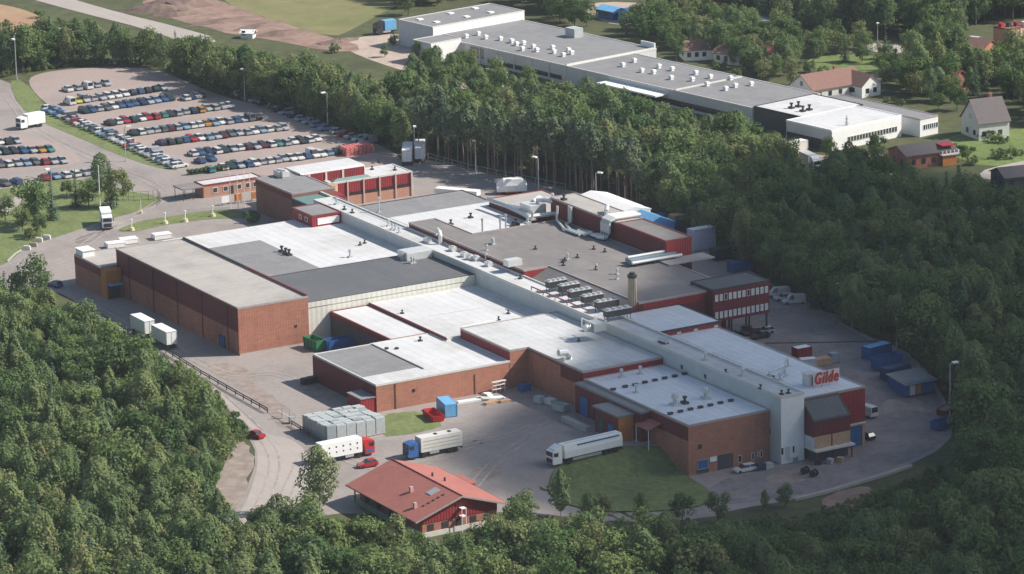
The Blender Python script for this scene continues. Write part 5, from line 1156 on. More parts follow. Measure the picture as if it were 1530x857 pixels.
carrow((8, 277), (24, 274), [M_, D], "the pair at the left edge lawn", seed=18, group="cars behind the lawn trees")
carrow((312, 256), (352, 249), [T, W_, G_], "the few cars behind the gatehouse", seed=19, group="cars behind the gatehouse")
car("saloon", "red", *on_ground(381, 653)[:2], 0.25, "red car driving alone along the pale service road", lamps=True, wheels4=True)
car("hatchback", "red", *on_ground(549, 697)[:2], 1.5, "red car half hidden behind the red roofed house", lamps=True)
car("van", "white", *on_ground(1162, 443)[:2], 1.2, "white van farthest left by the stilted block", lamps=True, scale=1.1)
car("estate", "white", *on_ground(1172, 448)[:2], 1.2, "white estate car between the white van and the white pickup", lamps=True)
car("van", "white", *on_ground(1186, 453)[:2], 1.2, "white pickup van nearest the wood by the stilted block", lamps=True, scale=1.05)
car("hatchback", "black", *on_ground(1112, 497)[:2], 1.5, "black car half under the stilted block", lamps=True)
car("hatchback", "maroon", *on_ground(1124, 500)[:2], 1.5, "maroon car beside the stilted block", lamps=True)
car("hatchback", "dark green", *on_ground(1136, 505)[:2], 1.5, "dark green car right of the maroon car at the stilted block", lamps=True)
car("hatchback", "silver", *on_ground(1143, 498)[:2], 1.5, "silver car behind the dark green car at the stilted block", lamps=True)
car("estate", "white", *on_ground(1113, 704)[:2], 1.5, "white pickup car in front of the brick gateway", lamps=True)
car("hatchback", "blue", *on_ground(82, 428)[:2], 0.3, "blue car half hidden by trees left of the annex", lamps=True)
car("van", "white", *on_ground(1294, 620)[:2], 0.1, "white van parked right of the maroon end wall", lamps=True, scale=1.12)
car("hatchback", "dark green", *on_ground(1294, 655)[:2], 0.1, "dark car in front of the blue door by the lean-to", lamps=True)

# ------------------------------------------------------------------ lorries, trailers, skips
TYRE = MB().tube([(0, -.16, 0), (0, .16, 0)], .5, 12).mesh("wheel", M_TYRE)
def put_wheels(t, xs, w=1.05):
    for x in xs:
        for s in (-1, 1): obj("wheel", TYRE, (x, s * w, .5), parent=t)
def cab(t, m, x, roofm=None, fairing=True):
    mb = MB(); loft(mb, [(x - 2.1, .7, 2.5, 1.22, 1.15), (x - 2.0, .5, 3.0, 1.24, 1.15), (x - .9, .5, 3.25, 1.24, 1.18), (x, .5, 3.25, 1.24, 1.18)]); c = obj("cab", mb.mesh("cab", m), parent=t)
    w = MB().add([(x - 2.08, -1.05, 2.0), (x - 2.08, 1.05, 2.0), (x - 2.02, 1.0, 2.85), (x - 2.02, -1.0, 2.85)], [(0, 1, 2, 3), (3, 2, 1, 0)]); w.v = [(a - .06, b, c_) for a, b, c_ in w.v]
    obj("windscreen", w.mesh("windscreen", M_GLASS), parent=c)
    for s in (-1, 1): obj("side_window", MB().box(x - 1.7, s * 1.2, 1.95, x - .9, s * 1.26, 2.7).mesh("side_window", M_GLASS), parent=c)
    obj("grille", MB().box(x - 2.2, -.9, .7, x - 2.08, .9, 1.6).mesh("grille", M_DKMETAL), parent=c)
    for s in (-1, 1): obj("headlight", MB().box(x - 2.16, s * 1.05 - .15, .8, x - 2.07, s * 1.05 + .15, 1.05).mesh("headlight", M_PALEGLASS), parent=c)
    for s in (-1, 1): obj("mirror", MB().box(x - 1.95, s * 1.38 - .08, 2.1, x - 1.85, s * 1.38 + .08, 2.8).mesh("mirror", M_DKMETAL), parent=c)
    if fairing:
        fb = MB(); loft(fb, [(x - 1.5, 3.2, 3.3, 1.1, .9), (x - .05, 3.2, 3.9, 1.15, 1.05)]); obj("wind_deflector", fb.mesh("wind_deflector", m), parent=c)
def lorry(name, label, px_front, px_rear, L, cabm, boxm, style="box", cat="lorry", fairing=True):
    a = Vector(on_ground(*px_front)); b = Vector(on_ground(*px_rear)); d = (b - a); rz = math.atan2(d.y, d.x)
    t = thing(name, label, cat, (a.x, a.y, a.z + .02), rz)           # local +x runs from front to rear
    cab(t, cabm, 2.15, fairing=fairing); put_wheels(t, (1.2,))
    obj("chassis", MB().box(.4, -.45, .6, L - .4, .45, 1.0).mesh("chassis", M_DKMETAL), parent=t)
    x0 = 2.75
    mb = MB(); loft(mb, [(x0, 1.1, 3.9, 1.26, 1.2), (L, 1.1, 3.9, 1.26, 1.2)]) if style != "tank" else loft(mb, [(x0, 1.25, 3.75, 1.26, .95), (L - .1, 1.25, 3.75, 1.26, .95)])
    bx = obj("body", mb.mesh("body", boxm), parent=t)
    put_wheels(t, (3.7, L - 4.2, L - 2.9, L - 1.6) if L > 12 else (3.4, L - 2.6, L - 1.4))
    obj("side_skirt", MB().box(4.6, -1.22, .55, L - 5.0, -1.16, 1.05).box(4.6, 1.16, .55, L - 5.0, 1.22, 1.05).mesh("side_skirt", M_STEEL), parent=t)
    obj("rear_bumper", MB().box(L - .15, -1.2, .55, L, 1.2, .8).mesh("rear_bumper", M_DKMETAL), parent=t)
    return t, x0, L
t, x0, L = lorry("articulated_lorry", "white articulated lorry with a blue stripe parked beside the grass bank", (821, 706), (930, 683), 16.3, M_WHITE, M_WHITE, "tank")
obj("blue_stripe", MB().box(x0 + 3.0, 1.06, 3.28, L - .8, 1.2, 3.5).box(x0 + 3.0, -1.2, 3.28, L - .8, -1.06, 3.5).mesh("blue_stripe", M_BLUE), parent=t)
obj("roof_walkway", MB().box(x0 + 1, -.25, 3.75, L - 1, .25, 3.82).mesh("roof_walkway", M_OFFWHITE), parent=t)
t, x0, L = lorry("livestock_lorry", "livestock lorry with blue cab and cream slatted body", (606, 686), (686, 671), 11.6, M_BLUE, M_OFFWHITE, fairing=False)
for k in range(3):
    for s in (-1, 1): obj("vent_slot", MB().box(x0 + .5, s * 1.245, 1.75 + k * .7, L - .4, s * 1.275, 1.87 + k * .7).mesh("vent_slot", M_TAN), parent=t)
for k in (x0 + 3.5, x0 + 6.5): obj("roof_vent", MB().box(k, -.4, 3.9, k + .5, .4, 4.05).mesh("roof_vent", M_DKMETAL), parent=t)
t, x0, L = lorry("livestock_lorry", "white livestock lorry with red cab parked in front of the crates", (556, 677), (480, 692), 11.4, M_REDP, M_WHITE, fairing=False)
for k in range(5):
    for s in (-1, 1):
        for zz in (1.9, 2.9): obj("vent_opening", MB().box(x0 + .9 + k * 1.5, s * 1.245, zz, x0 + 1.2 + k * 1.5, s * 1.275, zz + .3).mesh("vent_opening", M_DKMETAL), parent=t)
obj("cab_stripe", MB().box(.5, -1.27, .8, 2.0, -1.25, 1.4).box(.5, 1.25, .8, 2.0, 1.27, 1.4).mesh("cab_stripe", M_BLUE), parent=t)

def trailer(label, p, L, rz, name="box_trailer", m=M_WHITE, h=3.9, group=None, legs=True, corner=None):
    x, y, z = on_ground(*p); t = thing(name, label, "trailer", (x, y, z + .02), rz, group)
    mb = MB(); loft(mb, [(-L / 2, 1.1, h, 1.26, 1.22), (L / 2, 1.1, h, 1.26, 1.22)]); b = obj("body", mb.mesh("body", m), parent=t)
    for xx in (L / 2 + .005, -L / 2 - .035):
        obj("door_frame", MB().box(xx, -1.2, 1.15, xx + .03, -1.1, h - .1).box(xx, 1.1, 1.15, xx + .03, 1.2, h - .1).box(xx, -.04, 1.15, xx + .03, .04, h - .1).box(xx, -1.1, h - .2, xx + .03, -.04, h - .1).box(xx, .04, h - .2, xx + .03, 1.1, h - .1).mesh("door_frame", M_STEEL), parent=t)
    obj("chassis", MB().box(-L / 2 + .3, -.5, .7, L / 2 - .1, .5, 1.1).mesh("chassis", M_DKMETAL), parent=t); put_wheels(t, (L / 2 - 1.2, L / 2 - 2.5) if L > 8 else (L / 2 - 1.3, -L / 2 + 1.3))
    obj("rear_bumper", MB().box(L / 2 - .1, -1.2, .5, L / 2 + .06, 1.2, .72).mesh("rear_bumper", M_DKMETAL), parent=t)
    return t
trailer("white box trailer, rear one of the pair in the shaded lane by the warehouse", (214, 500), 6.9, 0.0)
trailer("white box trailer, front one of the pair at the end of the shaded lane", (246, 516), 7.2, 0.0)
trailer("white trailer standing end on, left one of two behind the office wing", (609, 241), 10, math.radians(-30))
trailer("white trailer standing end on, right one of two behind the office wing", (628, 237), 10, math.radians(-30))
trailer("long low white trailer lying behind the grey striped roof of the back hall", (684, 296), 11, 0.62, h=2.3)
def box_truck(label, p, L, rz):
    x, y, z = on_ground(*p); t = thing("box_truck", label, "truck", (x, y, z + .02), rz)
    cab(t, M_WHITE, -L / 2 + 1.7, fairing=False); put_wheels(t, (-L / 2 + .9, L / 2 - 1.5)); mb = MB(); loft(mb, [(-L / 2 + 1.9, .95, 3.7, 1.25, 1.2), (L / 2, .95, 3.7, 1.25, 1.2)]); obj("body", mb.mesh("body", M_WHITE), parent=t)
    obj("rear_door", MB().box(L / 2 + .005, -1.1, 1.1, L / 2 + .03, 1.1, 3.55).mesh("rear_door", M_OFFWHITE), parent=t); obj("chassis", MB().box(-L / 2 + .5, -.5, .6, L / 2 - .1, .5, .94).mesh("chassis", M_DKMETAL), parent=t)
box_truck("white box truck driving round the bend by the traffic island", (159, 337), 8.0, math.radians(160))
box_truck("white box truck on the road at the left of the big car park", (47, 190), 7.2, math.radians(100))

def skip(label, p, L, W, h, m, rz, name="skip", cat="skip", lid=None, group=None, openm=None):
    x, y, z = on_ground(*p); t = thing(name, label, cat, (x, y, z + .02), rz, group); mb = MB()
    b = rect(-L / 2 + .25, -W / 2 + .1, L / 2 - .25, W / 2 - .1); tp = rect(-L / 2, -W / 2, L / 2, W / 2); ti = inset(tp, .1)
    vs = [(*q, .15) for q in b] + [(*q, h) for q in tp] + [(*q, h) for q in ti] + [(*q, .4) for q in inset(b, .1)]; fs = [(3, 2, 1, 0)]
    for k in range(3):
        for i in range(4): j = (i + 1) % 4; fs.append((k * 4 + i, k * 4 + j, k * 4 + 4 + j, k * 4 + 4 + i))
    fs.append((12, 13, 14, 15)); mb.add(vs, fs); obj("tub", mb.mesh("tub", m), parent=t)
    for k in range(max(2, int(L / 1.2))):
        xx = -L / 2 + .5 + k * (L - 1) / max(1, int(L / 1.2) - 1)
        for s in (-1, 1): obj("rib", MB().box(xx - .06, s * (W / 2 + .0), .4, xx + .06, s * (W / 2 + .08), h - .02).mesh("rib", m), parent=t)
    if lid: obj("load", MB().box(-L / 2 + .2, -W / 2 + .2, .4, L / 2 - .2, W / 2 - .2, h - .12).mesh("load", lid), parent=t)
    return t
def container(label, p, L, m, rz, h=2.6, W=2.4, name="container", group=None, roof=None, end=None):
    x, y, z = on_ground(*p); t = thing(name, label, "container", (x, y, z + .02), rz, group)
    obj("shell", MB().box(-L / 2, -W / 2, .12, L / 2, W / 2, h).mesh("shell", m), parent=t)
    for s in (-1, 1):
        for k in range(int(L / .6)): pass
        obj("side_rail", MB().box(-L / 2 - .03, s * W / 2 - .05, h - .12, L / 2 + .03, s * W / 2 + .05, h + .05).mesh("side_rail", m), parent=t)
    for sx in (-1, 1):
        for sy in (-1, 1): obj("corner_post", MB().box(sx * (L / 2) - .06, sy * W / 2 - .06, 0, sx * L / 2 + .06, sy * W / 2 + .06, h - .12).mesh("corner_post", m), parent=t)
    obj("roof", MB().box(-L / 2 + .1, -W / 2 + .1, h, L / 2 - .1, W / 2 - .1, h + .03).mesh("roof", roof or m), parent=t)
    obj("doors", MB().box(L / 2 + .005, -W / 2 + .15, .25, L / 2 + .04, -.03, h - .2).box(L / 2 + .005, .03, .25, L / 2 + .04, W / 2 - .15, h - .2).mesh("doors", end or m), parent=t)
    return t
PI = math.pi
skip("blue high sided waste skip in the dark bay beside the warehouse end", (508, 521), 6.6, 2.5, 2.4, M_BLUE, PI / 2 - .1)
skip("green waste skip left of the blue one in the dark bay", (470, 521), 5.2, 2.4, 2.4, M_GREENP, 0.1)
container("bright blue container standing against the brick wall", (668, 617), 6.0, M_LBLUE, PI * .93, end=M_BLUE)
skip("empty red skip in front of the bright blue container", (648, 625), 6.0, 2.5, 1.3, M_REDP, PI * .95)
container("deep blue container at the rear of the row by the wood", (1310, 533), 6.1, M_BLUE, PI / 2 + .15, roof=M_LBLUE)
skip("blue open topped container with white rim beside the wood", (1325, 549), 6.8, 2.6, 2.6, M_BLUE, PI / 2 + .1, name="open_container", cat="container")
container("dark blue container half hidden behind the tarpaulin shed", (1338, 565), 6.1, mat("dark_blue_paint", (.03, .06, .13), .5, .1, 1.0), PI / 2 + .1)
t = thing("tarpaulin_shed", "shed with grey sloping roof and blue side, nearest in the container row", "shed", on_ground(1362, 583), 0.0)
obj("wall", MB().box(-3, -3.6, 0, 3, 3.6, 2.6).mesh("wall", M_BLUE), parent=t); obj("roof", MB().prism(rect(-3.4, -4, 3.4, 4), lambda x, y: 2.75 - x * .12, lambda x, y: 2.9 - x * .12).mesh("roof", M_GREY_ROOF), parent=t)
obj("door", MB().box(3.01, -2.6, .1, 3.06, -1.3, 2.1).mesh("door", M_OFFWHITE), parent=t); obj("door", MB().box(3.01, -1.0, .1, 3.06, .2, 2.0).mesh("door", M_ORANGE), parent=t)
skip("blue and yellow skip at the right end of the yard", (1408, 640), 4.8, 2.4, 1.8, M_BLUE, PI / 2 + .2)
skip("dark rusty skip by the lamp post at the right yard edge", (1413, 618), 4.5, 2.2, 1.3, mat("rusty_steel", (.13, .06, .035), .8, .3, 1.5), PI / 2 + .5, lid=M_EARTH)
container("small red cabin with white lid behind the roof sign", (1198, 534), 3.4, M_RED, PI / 2, h=2.3, W=2.2, roof=M_WHITE)
container("low brown timber box behind the roof sign", (1228, 545), 3.6, M_TIMBER, PI / 2, h=1.5, W=2.0, name="timber_box")
container("small grey blue tank box right of the brown timber box", (1246, 541), 1.8, M_CRATE_D, PI / 2, h=2.0, W=1.6, name="tank_box")
container("white topped box between the red cabin and the sign", (1207, 548), 3.2, M_OFFWHITE, PI / 2 - .3, h=1.8, W=1.8, name="storage_box", roof=M_WHITE)
container("white striped container stack by the wood behind the plant room", (1048, 372), 6.0, mat("white_blue_sheet", (.5, .54, .66), .5, .1, 1.0), PI / 2, h=5.0, roof=M_WHITE)
container("dark green container in the shade behind the plant", (1082, 386), 6.0, mat("dark_green_paint", (.02, .06, .05), .5, .1, 1.0), PI / 2)
container("blue container in the shade behind the plant", (1108, 404), 6.0, M_BLUE, PI / 2, h=2.2)
container("red low container beside the blue one in the shade", (1152, 402), 4.4, M_REDP, PI / 2, h=1.6)
container("brown crate box at the end of the blue tarpaulin", (1012, 343), 3.0, M_TIMBER, PI / 2, h=3.6)
for k, (px, py) in enumerate(((172, 369), (192, 363), (242, 356))):
    container("white roofed box, %s of three behind the long warehouse" % ("leftmost", "middle one", "rightmost")[k], (px, py), 4.2, M_WHITE, PI / 2 - .1, h=1.2, W=2.6, name="storage_box", group="white boxes behind the warehouse")
container("small dark bin at the corner of the brick corner hall", (457, 574), 1.6, M_DKMETAL, PI / 2, h=1.3, W=1.2, name="waste_bin")
container("dark bin touching the corner of the brick corner hall", (466, 572), 1.6, M_DKMETAL, PI / 2, h=1.3, W=1.2, name="waste_bin")
container("blue bin at the foot of the brick wall near the inner corner", (784, 584), 2.0, M_BLUE, PI / 2, h=1.4, W=1.4, name="waste_bin")
container("blue bin in front of the near brick wall", (1137, 702), 1.7, mat("dark_blue_paint", (.03, .06, .13)), PI / 2, h=1.3, W=1.2, name="waste_bin")
container("grey bin right of the blue one at the near brick wall", (1148, 700), 1.6, M_CRATE, PI / 2, h=1.1, W=1.2, name="waste_bin")
skip("small grey tipping skip below the loading doors", (838, 614), 3.0, 2.0, 1.5, M_CRATE, 0.4)
container("pale bin beside the small grey tipping skip", (822, 604), 2.0, M_OFFWHITE, 0.2, h=1.2, W=1.4, name="waste_bin")
container("white tank box below the loading doors", (806, 602), 1.8, M_CRATE, 0.2, h=1.4, W=1.4, name="tank_box")

# stacks of crates
PALLET = [("crate", M_CRATE), ("crate", M_CRATE_D)]
CR = MB()
for k in range(8): CR.box(-.58, -.98, .16 + k * .4, .58, .98, .16 + k * .4 + .34).box(-.52, -.92, .16 + k * .4 + .34, .52, .92, .16 + k * .4 + .4)
CRM = [CR.mesh("crates", M_CRATE)]; c2 = CRM[0].copy(); c2.materials[0] = M_CRATE_D; CRM.append(c2)
PAL = MB().box(-.6, -1.0, .1, .6, 1.0, .16).box(-.6, -1.0, 0, .6, -.8, .1).box(-.6, -.1, 0, .6, .1, .1).box(-.6, .8, 0, .6, 1.0, .1).mesh("pallet", M_TIMBER)
o0 = on_ground(490, 664)
for i in range(8):
    for j in range(6):
        x = o0[0] - .7 - i * 1.32 * 1.0; y = o0[1] + 1.0 + j * 2.12
        t = thing("crate_stack", "tall stack of grey plastic crates, %s row from the lorry, %s from the left" % (ORD[i], ORD[j]), "crates", (x + rnd.uniform(-.05, .05), y, 0.02), rnd.uniform(-.02, .02), "grey crate stacks beside the brick corner hall")
        c = obj("crates", CRM[(i * 5 + j * 3 + i // 2) % 7 == 0], parent=t); c.scale = (1, 1, rnd.choice([1, 1, .95, 1.04])); obj("pallet", PAL, parent=t)

# scrap boards by the wall
for k, (px, py, L, W, rz, m_) in enumerate(((702, 600, 6, 1.2, 1.5, M_WHITE), (722, 597, 3.5, 1.5, .9, M_OFFWHITE), (733, 602, 4, 1.2, 1.9, M_TIMBER), (742, 596, 3.4, 1.6, 1.2, M_WHITE), (754, 600, 3.0, 1.0, 1.7, M_TIMBER), (728, 590, 2.2, 1.4, .2, M_WHITE))):
    x, y, z = on_ground(px, py); t = thing("board_pile", ["long white boards lying on the yard by the brick wall", "short pale boards in the middle of the scrap by the wall", "brown boards nearest the lorries in the scrap heap", "white boards at the right of the scrap heap", "small brown board pile farthest right by the inner corner", "small white stack leaning close to the brick wall"][k], "boards", (x, y, .02), rz)
    for q in range(4): obj("board", MB().box(-L / 2 + q * .12, -W / 2 + (q % 2) * .1, q * .11 + .003 * q, L / 2 - q * .15, W / 2 - (q % 3) * .12, q * .11 + .1).mesh("board", m_), parent=t)
t = thing("pallet_rack", "white pallet rack standing by the brick wall", "rack", on_ground(736, 588), 0.05)
for k in range(4): obj("upright", MB().box(-.3, k * 1.0, 0, -.2, k * 1.0 + .1, 2.4).mesh("upright", M_WHITE), parent=t)
for zz in (.8, 1.6, 2.3): obj("shelf", MB().box(-.4, -.05, zz, .4, 3.15, zz + .07).mesh("shelf", M_OFFWHITE), parent=t)
for k, (px, py) in enumerate(((1203, 708), (1216, 712))):
    x, y, z = on_ground(px, py); t = thing("cable_drum", ["dark drum lying on the yard below the spine, left", "dark drum lying on the yard below the spine, right"][k], "drum", (x, y, z + .05), .4)
    obj("drum", MB().tube([(0, -.5, .7), (0, .5, .7)], .45, 12).mesh("drum", M_DKMETAL), parent=t); obj("flange", MB().tube([(0, -.6, .7), (0, -.5, .7)], .7, 14).mesh("flange", M_DKMETAL), parent=t); obj("flange", MB().tube([(0, .5, .7), (0, .6, .7)], .7, 14).mesh("flange", M_DKMETAL), parent=t)
for k, (px, py, m_) in enumerate(((1176, 690, M_OFFWHITE), (1186, 689, M_STEEL), (1240, 692, M_CRATE), (1255, 690, M_TIMBER), (1222, 694, M_DKMETAL))):
    x, y, z = on_ground(px, py); t = thing("pallet_stack", ["white pallets at the foot of the white spine end", "steel grids right of the white pallets at the spine end", "grey pallets below the lean-to", "wooden pallets below the lean-to", "dark pallets at the lean-to corner"][k], "pallets", (x, y, z + .03), .2 * k)
    for q in range(5): obj("pallet", MB().box(-.6 + .02 * q, -.5, q * .2, .6 + .02 * q, .5, q * .2 + .15).mesh("pallet", m_), parent=t)

# ------------------------------------------------------------------ tents behind the plant
def tent(name, label, c, u, v, L, W, he, hr, m, rz=0.0, endm=None):
    t = thing(name, label, "tent", (*c, 0.0), rz)
    obj("wall", MB().box(-L / 2 + .05, -W / 2 + .05, 0, L / 2 - .05, W / 2 - .05, he).mesh("wall", endm or m), parent=t)
    mb = MB(); e = .25
    prof = [(-W / 2 - e, he - .1), (0, hr), (W / 2 + e, he - .1), (W / 2 + e, he), (0, hr + .12), (-W / 2 - e, he)]
    n = len(prof); vs = [(x, y, z) for x in (-L / 2, L / 2) for y, z in prof]; fs = [(i, (i + 1) % n, (i + 1) % n + n, i + n) for i in range(n)] + [tuple(range(n))[::-1], tuple(range(n, 2 * n))]
    obj("roof", mb.add(vs, fs).mesh("roof", m), parent=t)
    g = MB()
    for x in (-L / 2 + .02, L / 2 - .1): g.add([(x, -W / 2, he - .06), (x, W / 2, he - .06), (x, 0, hr), (x + .08, -W / 2, he - .06), (x + .08, W / 2, he - .06), (x + .08, 0, hr)], [(0, 2, 1), (3, 4, 5), (0, 3, 5, 2), (1, 2, 5, 4)])
    obj("gable", g.mesh("gable", endm or m), parent=t)
    return t
q0 = at(*z4(840, 280, 250, 30), 6.0); q1 = at(*z4(840, 280, 690, 185), 6.0)
tent("storage_tent", "long white storage tent behind the plant rooms", ((q0[0] + q1[0]) / 2, q0[1] + .5), 0, 0, q1[0] - q0[0], 8.5, 5.0, 5.9, M_WHITE)
tent("tarpaulin_tent", "bright blue tarpaulin tent at the end of the white tent", (q1[0] + 5.0, q1[1] + 1.0), 0, 0, 8.5, 8.0, 3.8, 5.4, M_LBLUE, endm=M_BLUE)
for k, (u, v, m_) in enumerate(((930, 295, M_BLUE), (1040, 330, M_DUCT), (1095, 345, mat("dark_blue_paint", (.03, .06, .13))))):
    x, y = at(*z4(840, 280, u, v), 1.5); t = thing("tarpaulin_heap", ["deep blue tarpaulin heap beside the blue tent", "silver grey covered heap right of the blue tarpaulin", "dark blue covered heap nearest the brown crate"][k], "tarpaulin", (x, y, 0), .3 * k)
    mb = MB(); r_ = random.Random(k); n = 10
    rings_ = [[(math.cos(6.283 * i / n) * a * (1 + r_.uniform(-.12, .12)) * 2.2, math.sin(6.283 * i / n) * a * 2.8, z_) for i in range(n)] for a, z_ in ((1, 0), (.9, 1.4), (.6, 2.5), (.2, 2.9))]
    mb.add([p for rg in rings_ for p in rg], [(a * n + i, a * n + (i + 1) % n, (a + 1) * n + (i + 1) % n, (a + 1) * n + i) for a in range(3) for i in range(n)] + [tuple(range(3 * n, 4 * n))])
    obj("cover", mb.mesh("cover", m_), parent=t)
x, y = at(783, 284, 0); t = thing("covered_trailer", "trailer under a bright white sheet behind the grey plant room", "trailer", (x + 1, y - 4, 0), 1.1)
mb = MB(); loft(mb, [(-3.6, .8, 2.4, 1.5, .9), (-2, .8, 3.6, 1.6, 1.1), (2.4, .8, 3.8, 1.6, 1.2), (3.6, .8, 2.8, 1.5, .9)]); obj("cover", mb.mesh("cover", M_WHITE), parent=t); put_wheels(t, (-2, 2), 1.2); obj("bed", MB().box(-3.5, -1.3, .5, 3.5, 1.3, .8).mesh("bed", M_ORANGE), parent=t)

# ------------------------------------------------------------------ red roofed house at the bottom
rd = wthing("house", "house with a broad red tiled roof and red gable at the bottom of the yard", "house", (68, -57.5, 0))
RY, RZ_, EZ = -57.5, 6.7, 3.5
def hz(y): return RZ_ - abs(y - RY) * (RZ_ - EZ) / 9.6
part("wall", MB().box(57, -65.3, -0.5, 80.4, -50, 3.3), M_BRICK, rd)
part("foundation", MB().box(56.9, -65.4, -0.6, 80.5, -49.9, 0.9), M_OFFWHITE, rd)
for X, d in ((80.41, 1), (56.99, -1)):
    mb = MB(); a, b = X, X + .1 * d
    mb.add([(a, -65.3, 2.6), (a, -50, 2.6), (a, -50, hz(-50) - .25), (a, RY, RZ_ - .25), (a, -65.3, hz(-65.3) - .25), (b, -65.3, 2.6), (b, -50, 2.6), (b, -50, hz(-50) - .25), (b, RY, RZ_ - .25), (b, -65.3, hz(-65.3) - .25)],
           [(5, 6, 7, 8, 9), (4, 3, 2, 1, 0), (0, 1, 6, 5), (1, 2, 7, 6), (2, 3, 8, 7), (3, 4, 9, 8), (4, 0, 5, 9)]); part("gable", mb, M_RED, rd)
for s in (-1, 1):
    mb = MB(); y0, y1 = RY, RY + s * 9.6
    vs = [(55, y0, RZ_), (81.3, y0, RZ_), (81.3, y1, EZ), (55, y1, EZ)]; vs2 = [(x, y, z - .22) for x, y, z in vs]
    mb.add(vs + vs2, [(0, 1, 2, 3) if s < 0 else (3, 2, 1, 0), (7, 6, 5, 4) if s < 0 else (4, 5, 6, 7), (1, 5, 6, 2), (2, 6, 7, 3), (0, 3, 7, 4)]); rf = part("roof", mb, M_ROOFTILE, rd)
    part("barge_board", MB().add([(81.31, y0, RZ_ + .03), (81.31, y1, EZ + .03), (81.31, y1, EZ - .3), (81.31, y0, RZ_ - .3), (81.38, y0, RZ_ + .03), (81.38, y1, EZ + .03), (81.38, y1, EZ - .3), (81.38, y0, RZ_ - .3)], [(0, 1, 2, 3), (7, 6, 5, 4), (0, 4, 5, 1), (2, 6, 7, 3), (1, 5, 6, 2)]), M_TRIM, rd)
    part("gutter", MB().tube([(55, y1 + s * .08, EZ - .1), (81.3, y1 + s * .08, EZ - .1)], .09, 6), M_TRIM_DARK, rd)
part("ridge", MB().tube([(54.95, RY, RZ_ + .02), (81.35, RY, RZ_ + .02)], .12, 6), M_TRIM_RED, rd)
for i in range(5):
    X = 77.4; Yv = -59.2 - i * 1.0; part("roof_step", MB().box(X - .25, Yv - .15, hz(Yv) - .02, X + .25, Yv + .15, hz(Yv) + .16), M_TRIM_DARK, rd)
for X, Yv in ((70.2, -61.8), (76.3, -64.4)):
    part("flue", MB().box(X - .3, Yv - .3, hz(Yv) - .3, X + .3, Yv + .3, hz(Yv) + .95), M_PILASTER, rd)
for X, Yv in ((66.2, -55.2), (69.0, -54.2)): part("vent", MB().tube([(X, Yv, hz(Yv) - .2), (X, Yv, hz(Yv) + .7)], .2, 8), M_DKMETAL, rd)
def _slope(x0, x1, ya, yb, dz): return [(x0, ya, hz(ya) + dz), (x1, ya, hz(ya) + dz), (x1, yb, hz(yb) + dz), (x0, yb, hz(yb) + dz)]
v = _slope(73.4, 75.2, -60.6, -58.6, .12) + _slope(73.4, 75.2, -60.6, -58.6, -.05); sk = part("skylight", MB().add(v, [(0, 1, 2, 3), (0, 4, 5, 1), (1, 5, 6, 2), (2, 6, 7, 3), (3, 7, 4, 0)]), M_STEEL, rd)
for k in range(5):
    y = -52.0 - k * 2.9; part("window", MB().box(80.42, y - .6, 1.1, 80.49, y + .6, 2.3), M_DKMETAL, rd); 
part("balcony_frame", MB().box(80.55, -57.9, 2.8, 81.6, -56.9, 2.95).box(81.5, -57.9, 0, 81.6, -57.8, 4.3).box(81.5, -57.0, 0, 81.6, -56.9, 4.3).box(80.55, -57.9, 4.3, 81.65, -56.9, 4.45), M_WHITE, rd)
part("veranda", MB().box(57.5, -66.8, .6, 75, -65.42, .8).box(57.5, -66.8, .8, 75, -66.7, 1.7), M_TEAL, rd)
for k in range(5): part("post", MB().box(57.6 + k * 4.3, -66.8, .8, 57.8 + k * 4.3, -66.6, hz(-66.7) - .2), M_TRIM_DARK, rd)
for k in range(4): part("window", MB().box(59 + k * 4.5, -65.42, 1.2, 60.6 + k * 4.5, -65.31, 2.6), M_GLASS, rd)
part("annex_roof", MB().box(60.5, -50.0, 2.0, 66.0, -46.3, 3.0).box(60.2, -50.2, 3.0, 66.3, -46.0, 3.2), M_ROOFTILE, rd)

# ------------------------------------------------------------------ white factory beyond the tree belt (turned 9 degrees)
FA = math.radians(9.2); FO = (-288.2, 142.2)
def fl(px, py, z):
    x, y = at(px, py, z); dx, dy = x - FO[0], y - FO[1]; return (dx * math.cos(FA) + dy * math.sin(FA), -dx * math.sin(FA) + dy * math.cos(FA))
def FB(name, label, u0, v0, u1, v1, h, wall, roof, trim, **k): return Bld(name, label, rect(u0, v0, u1, v1), -0.4, h, wall, roof, trim, loc=(FO[0], FO[1], 0.0), rz=FA, **k)
hb0 = fl(595.2, 28.9, 7.3); hb1 = fl(643.8, 40.7, 7.3); hb2 = fl(773.7, 14.4, 7.3)
hb = FB("white_hall", "tall white hall block at the far left end of the white factory", hb0[0], hb0[1], hb1[0], hb2[1] + .5, 7.3, M_GREYWALL, M_GREY_ROOF, M_OFFWHITE)
hb.part("front_band", MB().box(hb1[0] + .01, hb0[1] + .1, 4.4, hb1[0] + .1, hb2[1] + .4, 7.0), M_WHITE)
hb.vents("skylight", VENT_COWL, [], 1)
for px in ((627, 29), (673, 20), (710, 12.5), (733, 18.5), (697, 25), (652, 33)):
    u, v = fl(*px, 7.3); hb.part("skylight", MB().box(u - .8, v - .8, 7.2, u + .8, v + .8, 7.6), M_WHITE)
l0 = fl(690, 63, 4.9); l1 = fl(852, 97, 4.9); l2 = fl(1122, 161, 4.9); lf1 = fl(870, 48.6, 4.9); lf2 = fl(1040, 99, 4.9)
lbk = FB("low_white_hall", "long low grey roofed hall with white cowls, left half of the white factory", hb1[0] + .15, l0[1], l1[0], lf1[1], 4.9, M_GREYWALL, M_GREY_ROOF, M_OFFWHITE)
